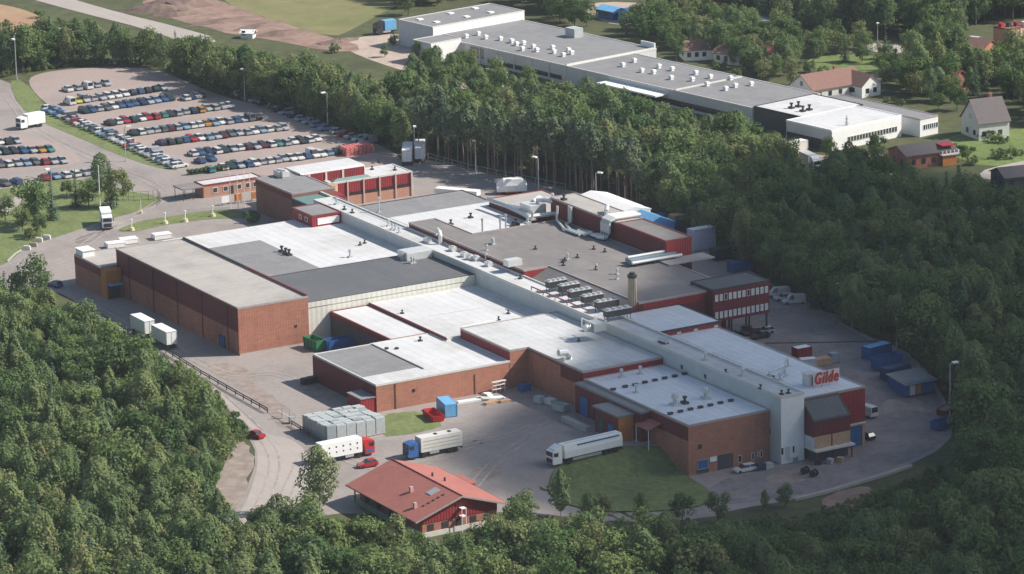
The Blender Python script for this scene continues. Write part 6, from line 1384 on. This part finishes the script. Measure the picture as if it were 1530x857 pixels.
lb2 = FB("low_white_hall", "long low grey roofed hall with white cowls, right half of the white factory", l1[0] + .05, l0[1] + .1, l2[0], lf2[1], 4.8, M_GREYWALL, M_GREY_ROOF, M_OFFWHITE)
lbk.part("recess", MB().box(fl(703, 66, 4.9)[0], l0[1] - .1, 1.6, fl(724, 70, 4.9)[0], l0[1] - .02, 4.4), M_GLASS)
for k in range(6): lbk.part("facade_post", MB().box(l1[0] * 0.2 + k * (l1[0] * .8) / 6, l0[1] - .25, 0, l1[0] * .2 + k * (l1[0] * .8) / 6 + .4, l0[1] - .01, 4.6), M_OFFWHITE)
lbk.part("window_band", MB().box(fl(726, 72, 4.9)[0], l0[1] - .06, .8, l1[0] - 2, l0[1] - .015, 2.0), M_GLASS)
lb2.part("window_band", MB().box(fl(940, 120, 4.9)[0], l0[1] + .03, .8, l2[0] - 3, l0[1] + .09, 2.3), M_GLASS)
lb2.part("canopy", MB().box(fl(892, 124, 3.4)[0], l0[1] - 4.2, 3.2, fl(980, 144, 3.4)[0], l0[1] + .08, 3.6), M_WHITE)
lbk.part("roof_divider", MB().box(l1[0] - .6, l0[1] + .3, 4.9, l1[0] - .1, lf1[1] - .3, 5.25), M_OFFWHITE)
ud = fl(1006, 135.5, 4.8)[0]; lb2.part("roof_divider", MB().box(ud - .3, l0[1] + .4, 4.8, ud + .3, lf2[1] - .3, 5.1), M_OFFWHITE)
lbk.part("upstand", MB().box(l1[0] - 6, lf1[1] - .4, 4.9, l1[0] - .3, lf1[1], 6.4), M_WHITE)
for u, v in ((18, 235), (45, 250), (85, 245), (78, 278), (140, 265), (160, 285), (250, 270), (258, 295), (310, 312), (340, 285), (358, 300)):
    q = fl(760 + u / 3.81, (v + 8) / 3.81, 4.9); lbk.put("cowl_vent", VENT_COWL, (q[0], q[1], 4.85), 0, .82)
for u, v in ((740, 345), (855, 320), (925, 355), (1065, 368), (1170, 390)):
    q = fl(580 + u / 6.35, (v + 12) / 6.35, 4.9); lbk.put("cowl_vent", VENT_COWL, (q[0], q[1], 4.85), 0, .82)
for u, v in ((650, 370), (715, 345), (758, 402), (825, 410), (855, 378), (930, 393), (925, 443), (1045, 452), (1065, 415), (1148, 437), (1130, 480), (1263, 445), (1235, 505), (1290, 488), (1380, 478)):
    q = fl(760 + u / 3.81, (v + 8) / 3.81, 4.8); lb2.put("cowl_vent", VENT_COWL, (q[0], q[1], 4.75), 0, .82)
q = fl(858, 54, 4.9); lbk.part("roof_cabin", MB().box(q[0] - 2, q[1] - 1.6, 4.88, q[0] + 2, q[1] + 1.6, 7.4), M_CRATE)
a0 = fl(617, 59, 6.0); a1 = fl(646, 64.6, 6.0); a2 = fl(676, 58.3, 6.0)
fa = FB("white_annex", "white box annex standing in front of the tall white hall", a0[0], a0[1], a1[0], hb0[1] - .1, 6.0, M_GREYWALL, M_GREY_ROOF, M_OFFWHITE)
fa.part("front_panel", MB().box(a1[0] + .01, a0[1] + .1, 0, a1[0] + .09, hb0[1] - .2, 5.7), M_WHITE)
w0 = fl(1130, 158.8, 5.2); w1 = fl(1229.7, 143, 5.2); w2 = fl(1195.6, 175.8, 5.2)
f1_ = FB("white_roofed_hall", "white roofed hall with black roof domes behind the white office hall", l2[0] + .1, w0[1] - .3, w2[0], w1[1], 5.2, M_DARKWALL, M_WHITE_ROOF, M_TRIM_DARK)
for u, v in ((200, 615), (240, 607), (265, 633), (302, 625)): q = fl(1130 + u / 3.81, v / 3.81, 5.2); f1_.put("roof_dome", VENT_DARK, (q[0], q[1], 5.15), 0, 1.3)
o0 = fl(1182.5, 181, 5.4); o1 = fl(1237.6, 195.5, 5.4); o2 = fl(1351.8, 173, 5.4)
f2_ = FB("white_office_hall", "white roofed office hall with a black window band facing the wood", w2[0] + .1, o0[1], o1[0], o2[1], 5.4, M_GREYWALL, M_WHITE_ROOF, M_WHITE)
f2_.part("front_band", MB().box(o1[0] + .01, o0[1] + .1, -.3, o1[0] + .12, o2[1] - .1, 5.1), M_WHITE)
f2_.part("dark_base", MB().box(w2[0] + .4, o0[1] - .08, 0, o1[0] - .2, o0[1] - .02, 2.6), M_DKMETAL)
nW = 17
for k in range(nW):
    y0 = o0[1] + 5.5 + k * (o2[1] - o0[1] - 7) / nW; f2_.win_x(o1[0] + .12, y0, 1.5, y0 + (o2[1] - o0[1] - 7) / nW * .82, 2.9, fr=.08, fm=M_OFFWHITE)
d0 = fl(1250.7, 137.8, 4.6); d3 = fl(1401.7, 172, 4.6)
f3_ = FB("grey_end_hall", "grey roofed end hall with seven square windows in its white gable", w2[0] - 15, w1[1] + .1, d3[0], d3[1], 4.6, M_WHITE, M_GREY_ROOF, M_TRIM)
for k in range(7):
    y0 = max(o2[1], w1[1]) + 1.2 + k * (d3[1] - max(o2[1], w1[1]) - 1.5) / 7; f3_.win_x(d3[0], y0, 1.6, y0 + .9, 3.0, fr=.08)
p = on_ground(742, 124); t = thing("railing_gate", "white vertical bar gate in front of the white factory", "gate", (p[0], p[1], 0), FA + .1)
for k in range(14): obj("bar", MB().box(k * .6 - 4, -.06, 0, k * .6 - 3.75, .06, 3.4).mesh("bar", M_WHITE), parent=t)
obj("rail", MB().box(-4, -.1, 3.4, 4.2, .1, 3.6).mesh("rail", M_WHITE), parent=t)
container("pale cabin with white roof beside the white office hall", (1190, 228), 5.5, M_OFFWHITE, FA + PI / 2, h=3.0, name="site_cabin", roof=M_WHITE)
lorry("flatbed_lorry", "white lorry partly hidden below the white office hall", (1222, 258), (1196, 246), 8, M_WHITE, M_OFFWHITE)
car("hatchback", "blue", *on_ground(1204, 240)[:2], 1.2, "blue car beside the pale cabin by the white office hall", lamps=True)

# ------------------------------------------------------------------ houses of the neighbourhood
def gable(name, label, px, L, W, he, hr, rz, wm, rm, nwin=4, chim=True, cat="house", wing=None):
    x, y, z = on_ground(*px); t = thing(name, label, cat, (x, y, z), rz)
    obj("wall", MB().box(-L / 2, -W / 2, -.4, L / 2, W / 2, he).mesh("wall", wm), parent=t); e = .4; k = (hr - he) / (W / 2)
    mb = MB()
    for X in (-L / 2, L / 2): mb.add([(X, -W / 2, he), (X, W / 2, he), (X, 0, hr)], [(0, 1, 2), (2, 1, 0)])
    obj("gable", mb.mesh("gable", wm), parent=t)
    for s in (-1, 1):
        vs = [(-L / 2 - e, 0, hr + .15), (L / 2 + e, 0, hr + .15), (L / 2 + e, s * (W / 2 + e), he - e * k + .15), (-L / 2 - e, s * (W / 2 + e), he - e * k + .15)]; vs += [(a, b, c - .18) for a, b, c in vs]
        rf = obj("roof", MB().add(vs, [(0, 1, 2, 3) if s < 0 else (3, 2, 1, 0), (7, 6, 5, 4) if s < 0 else (4, 5, 6, 7), (1, 5, 6, 2), (2, 6, 7, 3), (3, 7, 4, 0)]).mesh("roof", rm), parent=t)
        if s > 0 and chim: obj("chimney", MB().box(L * .15, .3, hr - .8, L * .15 + .8, 1.0, hr + 1.0).mesh("chimney", M_BRICK), parent=rf)
    for X, d in ((L / 2, 1), (-L / 2, -1)):
        for q in range(2): w = obj("window", MB().box(X, -W * .3 + q * W * .4, 1.0, X + d * .06, -W * .3 + q * W * .4 + 1.2, 2.3).mesh("window", M_GLASS), parent=t)
        if hr > 6: obj("window", MB().box(X, -.6, he + .3, X + d * .06, .6, he + 1.5).mesh("window", M_GLASS), parent=t)
    for Yv, d in ((-W / 2, -1), (W / 2, 1)):
        for q in range(nwin): obj("window", MB().box(-L * .4 + q * L * .8 / nwin, Yv, 1.0, -L * .4 + q * L * .8 / nwin + 1.1, Yv + d * .06, 2.3).mesh("window", M_GLASS), parent=t)
    return t
gable("house", "long house with a brown tiled roof behind the white roofed hall", (1236, 141), 17, 10, 3.2, 6.4, PI / 2 + .05, M_OFFWHITE, M_BROWNTILE)
gable("house", "white gable wing at the right end of the brown roofed house", (1287, 140), 8, 6.5, 3.2, 5.8, .1, M_WHITE, M_BROWNTILE, 2, False)
gable("house", "white wooden house with dark roof on the bright lawn", (1472, 202), 8.5, 9.5, 4.6, 9.6, PI / 2 - .15, M_OFFWHITE, M_SLATE, 3)
gable("shed", "shed with a sunlit pink red roof among the trees", (1419, 132), 9, 7, 3.0, 5.6, .1, M_BRICK, M_ROOFTILE, 2, False, cat="shed")
bt = gable("house", "brick house with dark hipped roof and white balcony below the end hall", (1378, 243), 14, 9, 3.4, 5.0, PI / 2 - .1, M_BRICK, M_SLATE, 4, False)
x, y, z = on_ground(1413, 244); tb = thing("balcony", "white railed balcony on orange brick at the right of the dark roofed house", "balcony", (x, y, z), PI / 2 - .1)
obj("base", MB().box(-2, -2, -.3, 2, 2, 2.6).mesh("base", M_ORANGE), parent=tb); obj("deck", MB().box(-2.4, -2.4, 2.6, 2.4, 2.4, 2.8).mesh("deck", M_WHITE), parent=tb)
for k in range(5): obj("railing", MB().box(-2.4 + k * 1.1, -2.4, 2.8, -2.1 + k * 1.1, -2.3, 3.8).box(2.3, -2.4 + k * 1.1, 2.8, 2.4, -2.1 + k * 1.1, 3.8).mesh("railing", M_WHITE), parent=tb)
obj("roof", MB().box(-1.5, -1.0, 4.6, 2.2, 2.6, 4.8).mesh("roof", M_REDP), parent=tb); obj("screen", MB().box(-1.4, 2.4, 2.8, 2.1, 2.5, 4.6).mesh("screen", M_ROOFTILE), parent=tb)
gable("house", "red walled house with pale roof below the timber building", (1463, 84), 8, 7, 3.2, 5.0, .3, mat("salmon_wall", (.5, .2, .13), .8), M_BROWNTILE, 2, False)
tb = Bld("timber_building", "tall pale timber building with a red cluttered top at the right edge", rect(0, 0, 6, 9), -.4, 6.5, M_TIMBER, M_BROWNTILE, M_TRIM_RED, loc=(*on_ground(1484, 74)[:2], 0), rz=.2)
for k in range(5): tb.part("post", MB().box(6.0, .5 + k * 1.9, 0, 6.2, .8 + k * 1.9, 6.2), M_OFFWHITE)
for k in range(4): tb.part("roof_box", MB().box(1 + k * 1.1, .8 + k * 1.9, 6.5, 2.2 + k * 1.1, 1.9 + k * 1.9, 7.6), (M_REDP, M_DKMETAL, M_RED, M_WHITE)[k])
gable("shed", "blue shed with light blue roof, left one on the bare yard", (914, 26), 7, 6, 2.6, 3.4, .2, M_BLUE, M_LBLUE, 2, False, cat="shed")
gable("shed", "deeper blue shed, right one on the bare yard", (944, 30), 6, 5, 3.2, 3.9, PI / 2 + .2, M_LBLUE, M_BLUE, 2, False, cat="shed")
gable("house", "pinkish house at the top edge behind the gardens", (1062, 14), 12, 8, 4.5, 6.5, PI / 2, mat("salmon_wall", (.5, .2, .13)), M_BROWNTILE, 3, False)
gable("house", "house with grey brown roof among the garden trees", (1098, 92), 9, 8, 3, 5.4, .5, M_OFFWHITE, M_BROWNTILE, 3)
gable("house", "pale house half hidden by the big yellow green tree", (1145, 96), 8, 7, 3.4, 5.6, .3, M_OFFWHITE, M_ROOFTILE, 3)
gable("house", "low house with light grey roof left of the tall dark wood", (1150, 44), 10, 8, 3, 4.6, PI / 2, M_OFFWHITE, M_CRATE, 3, False)
gable("house", "small house behind the right end of the white factory roof", (1040, 86), 8, 7, 3, 5, 1.2, M_WHITE, M_BROWNTILE, 3, False)
gable("shed", "dark timber barn below the gardens at the right edge", (1525, 275), 12, 8, 3, 4.6, PI / 2 - .2, M_DARKWALL, M_SLATE, 2, False, cat="shed")
car("van", "white", *on_ground(1452, 64)[:2], .5, "white car beside the red walled house", lamps=True)
lorry("lorry", "blue and white lorry at the far end of the white factory", (560, 52), (590, 48), 6.5, M_DKMETAL, M_LBLUE)
x, y, z = on_ground(62, 52); t = thing("greenhouse_tunnel", "long white plastic tunnel at the edge of the ploughed field", "tunnel", (x, y, 0), 1.25)
mb = MB(); n = 7
mb.add([(X, 1.6 * math.cos(PI * i / (n - 1)), 1.9 * math.sin(PI * i / (n - 1))) for X in (-9, 9) for i in range(n)], [(i, i + 1, n + i + 1, n + i) for i in range(n - 1)] + [tuple(range(n))[::-1], tuple(range(n, 2 * n))]); obj("cover", mb.mesh("cover", M_WHITE), parent=t)
for k in range(6): obj("hoop", MB().tube([(-8.8 + k * 3.5, 1.65 * math.cos(PI * i / 8), 1.95 * math.sin(PI * i / 8)) for i in range(9)], .06, 5).mesh("hoop", M_STEEL), parent=t)
gable("shed", "small white shed at the edge of the dug over earth", (371, 56), 3.6, 3, 1.6, 2.3, .8, M_WHITE, M_WHITE, 1, False, cat="shed")

# ------------------------------------------------------------------ lamps, poles, fences, bollards
POLE = {}
def lamp(px, top, label, ground=True):
    x, y, z = on_ground(*px); h = max(4.0, min(14.0, (px[1] - top) / (to_px(x, y, z)[1] - to_px(x, y, z + 1)[1])))
    t = thing("street_lamp", label, "street lamp", (x, y, z), rnd.uniform(0, 6.28), "street lamps round the plant")
    if not POLE:
        POLE["p"] = MB().tube([(0, 0, 0), (0, 0, 1)], .16, 6, r1=.11).mesh("pole", M_STEEL)
        POLE["a"] = MB().tube([(0, 0, -.15), (.5, 0, 0), (1.1, 0, .05)], .05, 5).mesh("arm", M_STEEL)
        POLE["h"] = MB().box(.5, -.36, -.02, 1.7, .36, .28).mesh("lamp_head", M_WHITE)
        POLE["b"] = MB().tube([(0, 0, -.2), (0, 0, .25)], .25, 8).mesh("footing", M_CONC)
    p = obj("pole", POLE["p"], parent=t); p.scale = (1, 1, h)
    obj("arm", POLE["a"], (0, 0, h), parent=t); obj("lamp_head", POLE["h"], (0, 0, h), parent=t); obj("footing", POLE["b"], parent=t)
for a in (((711, 259), 212, "street lamp at the wood edge behind the back hall, left of the white sheet trailer"), ((805, 290), 236, "street lamp against the pine trunks right of the white sheet trailer"),
          ((891, 310), 258, "street lamp behind the white storage tent"), ((620, 240), 188, "street lamp beside the two white trailers behind the office"), ((1117, 402), 364, "street lamp in the shade behind the stilted block"),
          ((1262, 476), 424, "street lamp at the wood edge right of the white vans"), ((1340, 524), 480, "street lamp above the blue containers"), ((1419, 628), 543, "tall street lamp at the right end of the yard by the skips"),
          ((1050, 350), 311, "street lamp near the striped containers by the wood"), ((1335, 318), 260, "street lamp standing in the shaded wood"), ((490, 190), 138, "street lamp in the tree belt beside the car park"),
          ((210, 846), 782, "street lamp with a bright head standing in the sunny wood"), ((188, 241), 190, "street lamp on the verge by the car park line"), ((79, 312), 252, "street lamp behind the lawn trees"),
          ((1008, 232), 172, "street lamp among the trees before the white factory"), ((1311, 62), 34, "street lamp by the lane under the dark wood"), ((25, 118), 60, "tall lamp at the corner of the road and the tree belt"), ((366, 150), 102, "street lamp in the shade at the rear of the car park")):
    lamp(*a)
def flagpole(px, top, label, r=.09):
    x, y, z = on_ground(*px); h = (px[1] - top) / 6.2 ; t = thing("flagpole", label, "flagpole", (x, y, z), 0, None)
    obj("pole", MB().tube([(0, 0, 0), (0, 0, h)], r, 6, r1=r * .6).mesh("pole", M_WHITE), parent=t); obj("knob", MB().tube([(0, 0, h), (0, 0, h + .25)], .14, 8).mesh("knob", M_WHITE), parent=t)
flagpole((150, 314), 248, "tall white flagpole on the entrance lawn", .14)
for k, px in enumerate(((345, 311), (356, 313), (366, 309), (374, 303))): flagpole(px, (px[1] - 52), "white flagpole %s the gatehouse and the office gable" % ("leftmost between", "second from left between", "third from left between", "rightmost between")[k])
for k, (px, py) in enumerate(((197, 344), (247, 334), (277, 331), (318, 323))):
    x, y, z = on_ground(px, py); t = thing("bollard_lamp", "short white lamp on a yellow foot, %s on the grass island" % ORD[k], "bollard", (x, y, z), 0, "lamps on the grass island")
    obj("foot", MB().tube([(0, 0, 0), (0, 0, .7)], .75, 10, r1=.55).mesh("foot", mat("pale_yellow_paint", (.62, .56, .34))), parent=t); obj("post", MB().tube([(0, 0, .7), (0, 0, 2.3)], .14, 6).mesh("post", M_WHITE), parent=t); obj("lamp_head", MB().tube([(0, 0, 2.3), (0, 0, 2.7)], .26, 8).mesh("lamp_head", M_WHITE), parent=t)
x, y, z = on_ground(211, 319); t = thing("bollard_lamp", "slim white lamp with yellow globe at the lawn edge", "bollard", (x, y, z)); obj("post", MB().tube([(0, 0, 0), (0, 0, 3.5)], .07, 6).mesh("post", M_WHITE), parent=t); obj("lamp_head", MB().tube([(0, 0, 0.0), (0, 0, .7)], .4, 8).mesh("lamp_head", MATS["pale_yellow_paint"]), parent=t)
for k, (px, py) in enumerate(((40, 373), (50, 368), (58, 361), (70, 357))):
    x, y, z = on_ground(px, py); t = thing("concrete_block", "pale concrete block %s along the lawn kerb" % ("nearest the left", "second", "third", "farthest right")[k], "block", (x, y, z), .9, "concrete blocks along the lawn kerb"); obj("block", MB().box(-.9, -.4, 0, .9, .4, .8).box(-.7, -.3, .8, .7, .3, 1.0).mesh("block", M_TAN if k == 1 else M_OFFWHITE), parent=t)
def fence(name, label, px, h, step, m, rails=(.5, 1.0), cat="fence", rr=.05, pr=.06):
    pts = [Vector(on_ground(*p)) for p in px]; t = thing(name, label, cat, tuple(pts[0])); o = pts[0]
    segs = []
    for a, b in zip(pts, pts[1:]):
        n = max(1, int((b - a).length / step))
        for k in range(n): segs.append(a + (b - a) * (k / n))
    segs.append(pts[-1])
    pm = MB().tube([(0, 0, -.3), (0, 0, h)], pr, 5).mesh("post", m)
    for s in segs: obj("post", pm, tuple(s - o), parent=t)
    for z in rails: obj("rail", MB().tube([tuple(p - o + Vector((0, 0, h * z))) for p in pts], rr, 4).mesh("rail", m), parent=t)
    return t
fence("guard_rail", "long steel guard rail and pipe run between the yard and the service road", [(130, 463), (196, 500), (248, 527), (300, 560), (352, 590), (400, 617)], 1.0, 3.5, M_DKMETAL, (.55, 1.0), "guard rail", .13, .1)
fence("guard_rail", "lower stretch of steel guard rail towards the crates", [(436, 636), (462, 652), (480, 664)], 1.0, 3.0, M_DKMETAL, (.55, 1.0), "guard rail", .13, .1)
fence("wire_fence", "mesh fence along the curved edge of the entrance lawn", [(176, 299), (200, 300), (222, 299), (236, 296), (240, 302), (234, 308)], 2.2, 1.2, M_DKMETAL, (.1, .5, 1.0), "fence", .03, .04)
fence("wire_fence", "thin mesh fence along the wood behind the back hall", [(640, 240), (700, 257), (770, 271), (845, 287)], 2.0, 3.0, M_STEEL, (.5, 1.0), "fence", .03, .05)
x, y, z = on_ground(428, 628); t = thing("barrier_gate", "steel barrier gate where the service road meets the yard", "gate", (x, y, z), 0)
for k in (-1.6, 1.6): obj("post", MB().box(k - .12, -.12, 0, k + .12, .12, 2.2).mesh("post", M_STEEL), parent=t)
obj("bar", MB().box(-3.6, -.06, 1.0, 1.5, .06, 1.15).mesh("bar", M_WHITE), parent=t); obj("cabinet", MB().box(1.9, -.5, 0, 2.8, .5, 1.4).mesh("cabinet", M_STEEL), parent=t)
t = thing("crate_wall", "bright red stacked crates at the end of the last car row", "crates", (*at(519, 233), 0.0), 0)
CR2 = MB().box(-.55, -.5, 0, .55, .5, 1.0).box(-.5, -.45, 1.0, .5, .45, 1.06).mesh("crate", mat("red_crate", (.6, .19, .18), .6, .15, 1.0))
for i in range(3):
    for j in range(7):
        for k in range(2): obj("crate", CR2, (-i * 1.4, j * 1.15, k * 1.08), rnd.uniform(-.06, .06), parent=t)
for k, (px, py, m_) in enumerate(((356, 303, M_ORANGE), (381, 300, M_ORANGE), (337, 306, M_WHITE))):
    x, y, z = on_ground(px, py); t = thing("notice_board", ("orange notice board among the flagpoles", "orange roofed notice stand by the office gable", "white board left of the flagpoles")[k], "notice board", (x, y, z), 0); obj("panel", MB().box(-.05, -1, .6, .05, 1, 2.2).mesh("panel", m_), parent=t)
    for s in (-.8, .8): obj("post", MB().box(-.14, s - .06, 0, -.051, s + .06, 2.3).mesh("post", M_TRIM_DARK), parent=t)

# ------------------------------------------------------------------ the cloud whose shadow lies over the lower right
def cloud():
    h0 = 520.0; sh = (SUN_V.x / SUN_V.z, SUN_V.y / SUN_V.z)
    edge = [(960, 960), (925, 850), (850, 760), (752, 712), (752, 668), (790, 630), (850, 585), (925, 525), (936, 450), (925, 402), (985, 345), (1060, 292), (1150, 258), (1300, 238), (1420, 256), (1580, 275), (2000, 300), (2300, 700), (2000, 1300), (1000, 1300)]
    poly = chaikin([at(*p) for p in edge], 2); P = np.array(poly); Q = np.roll(P, -1, 0)
    lo, hi = P.min(0) - 30, P.max(0) + 30; st = 5.0
    gx = np.arange(lo[0], hi[0], st); gy = np.arange(lo[1], hi[1], st); nx, ny = len(gx), len(gy)
    X, Y = np.meshgrid(gx, gy); pts = np.stack([X.ravel(), Y.ravel()], 1)
    d = np.full(len(pts), 1e9); ins = np.zeros(len(pts), bool)
    for a, b in zip(P, Q):
        e = b - a; t = np.clip(((pts - a) @ e) / (e @ e), 0, 1); d = np.minimum(d, np.hypot(*(pts - a - t[:, None] * e).T))
        c = (a[1] > pts[:, 1]) != (b[1] > pts[:, 1]); xi = (b[0] - a[0]) * (pts[:, 1] - a[1]) / (b[1] - a[1] + 1e-12) + a[0]; ins ^= c & (pts[:, 0] < xi)
    sd = np.where(ins, d, -d)
    sd += 5 * np.sin(pts[:, 0] / 13.0 + 1.3) * np.sin(pts[:, 1] / 17.0) + 3 * np.sin(pts[:, 0] / 5.1) * np.sin(pts[:, 1] / 6.3)
    t = np.clip((sd + 14) / 44.0, 0, 1); t = t * t * (3 - 2 * t); th = 34 * t * (1 + .18 * np.sin(pts[:, 0] / 21.0) * np.sin(pts[:, 1] / 27.0 + 1))
    vs, fs = [], []; top, bot = {}, {}
    def vert(i):
        if i in top: return
        x, y = pts[i] + np.array(sh) * h0
        if th[i] < .02: top[i] = bot[i] = len(vs); vs.append((x, y, h0)); return
        top[i] = len(vs); vs.append((x, y, h0 + th[i] * .7)); bot[i] = len(vs); vs.append((x, y, h0 - th[i] * .3))
    for j in range(ny - 1):
        for i in range(nx - 1):
            q = (j * nx + i, j * nx + i + 1, (j + 1) * nx + i + 1, (j + 1) * nx + i)
            if max(th[k] for k in q) < .02: continue
            for k in q: vert(k)
            fs.append(tuple(top[k] for k in q))
            f2 = [bot[k] for k in q][::-1]; fs.append(tuple(f2))
    me = bpy.data.meshes.new("cloud"); me.from_pydata(vs, [], fs); me.update()
    m = bpy.data.materials.new("cloud_vapour"); m.use_nodes = True; N = m.node_tree.nodes; N.clear()
    pv = N.new("ShaderNodeVolumePrincipled"); pv.inputs["Color"].default_value = (.95, .95, .96, 1); pv.inputs["Density"].default_value = .065; pv.inputs["Anisotropy"].default_value = .3
    o_ = N.new("ShaderNodeOutputMaterial"); m.node_tree.links.new(pv.outputs[0], o_.inputs["Volume"]); me.materials.append(m)
    o = obj("cloud", me); o["kind"] = "stuff"; o["label"] = "fair weather cloud whose shadow lies over the lower right"
cloud()

# ------------------------------------------------------------------ thin summer haze
hm = bpy.data.materials.new("summer_haze"); hm.use_nodes = True; N = hm.node_tree.nodes; N.clear()
pv = N.new("ShaderNodeVolumePrincipled"); pv.inputs["Color"].default_value = (.78, .86, .97, 1); pv.inputs["Density"].default_value = 0.00005
o_ = N.new("ShaderNodeOutputMaterial"); hm.node_tree.links.new(pv.outputs[0], o_.inputs["Volume"])
hz_ = obj("haze", MB().box(-12500, -9500, -4.9, 9500, 9500, 240).mesh("haze", hm)); hz_["kind"] = "stuff"; hz_["label"] = "thin bluish summer haze over the whole scene"

# ------------------------------------------------------------------ heaps of dug earth
for k, (px, py, L, W, h) in enumerate(((240, 14, 24, 10, 2.2), (272, 8, 28, 11, 2.4), (262, 22, 16, 7, 1.3), (420, 50, 20, 6, 1.0), (330, 32, 26, 5, .9), (505, 62, 16, 6, .9), (390, 38, 22, 5, .8))):
    x, y, z = on_ground(px, py); r_ = random.Random(60 + k); mb = MB(); n = 16
    vs = [(math.cos(6.283 * i / n) * L / 2 * q * r_.uniform(.85, 1.15), math.sin(6.283 * i / n) * W / 2 * q * r_.uniform(.85, 1.15), zz * h * r_.uniform(.8, 1.2) - .1) for q, zz in ((1, 0), (.75, .5), (.45, .85), (.15, 1)) for i in range(n)]
    mb.add(vs, [(a * n + i, a * n + (i + 1) % n, (a + 1) * n + (i + 1) % n, (a + 1) * n + i) for a in range(3) for i in range(n)] + [tuple(range(3 * n, 4 * n))])
    o = obj("earth_heap", mb.mesh("earth_heap", M_HEAP), (x, y, 0), 1.2 + .1 * k); o["kind"] = "structure"; o["label"] = "heap of dug brown earth beside the highway"
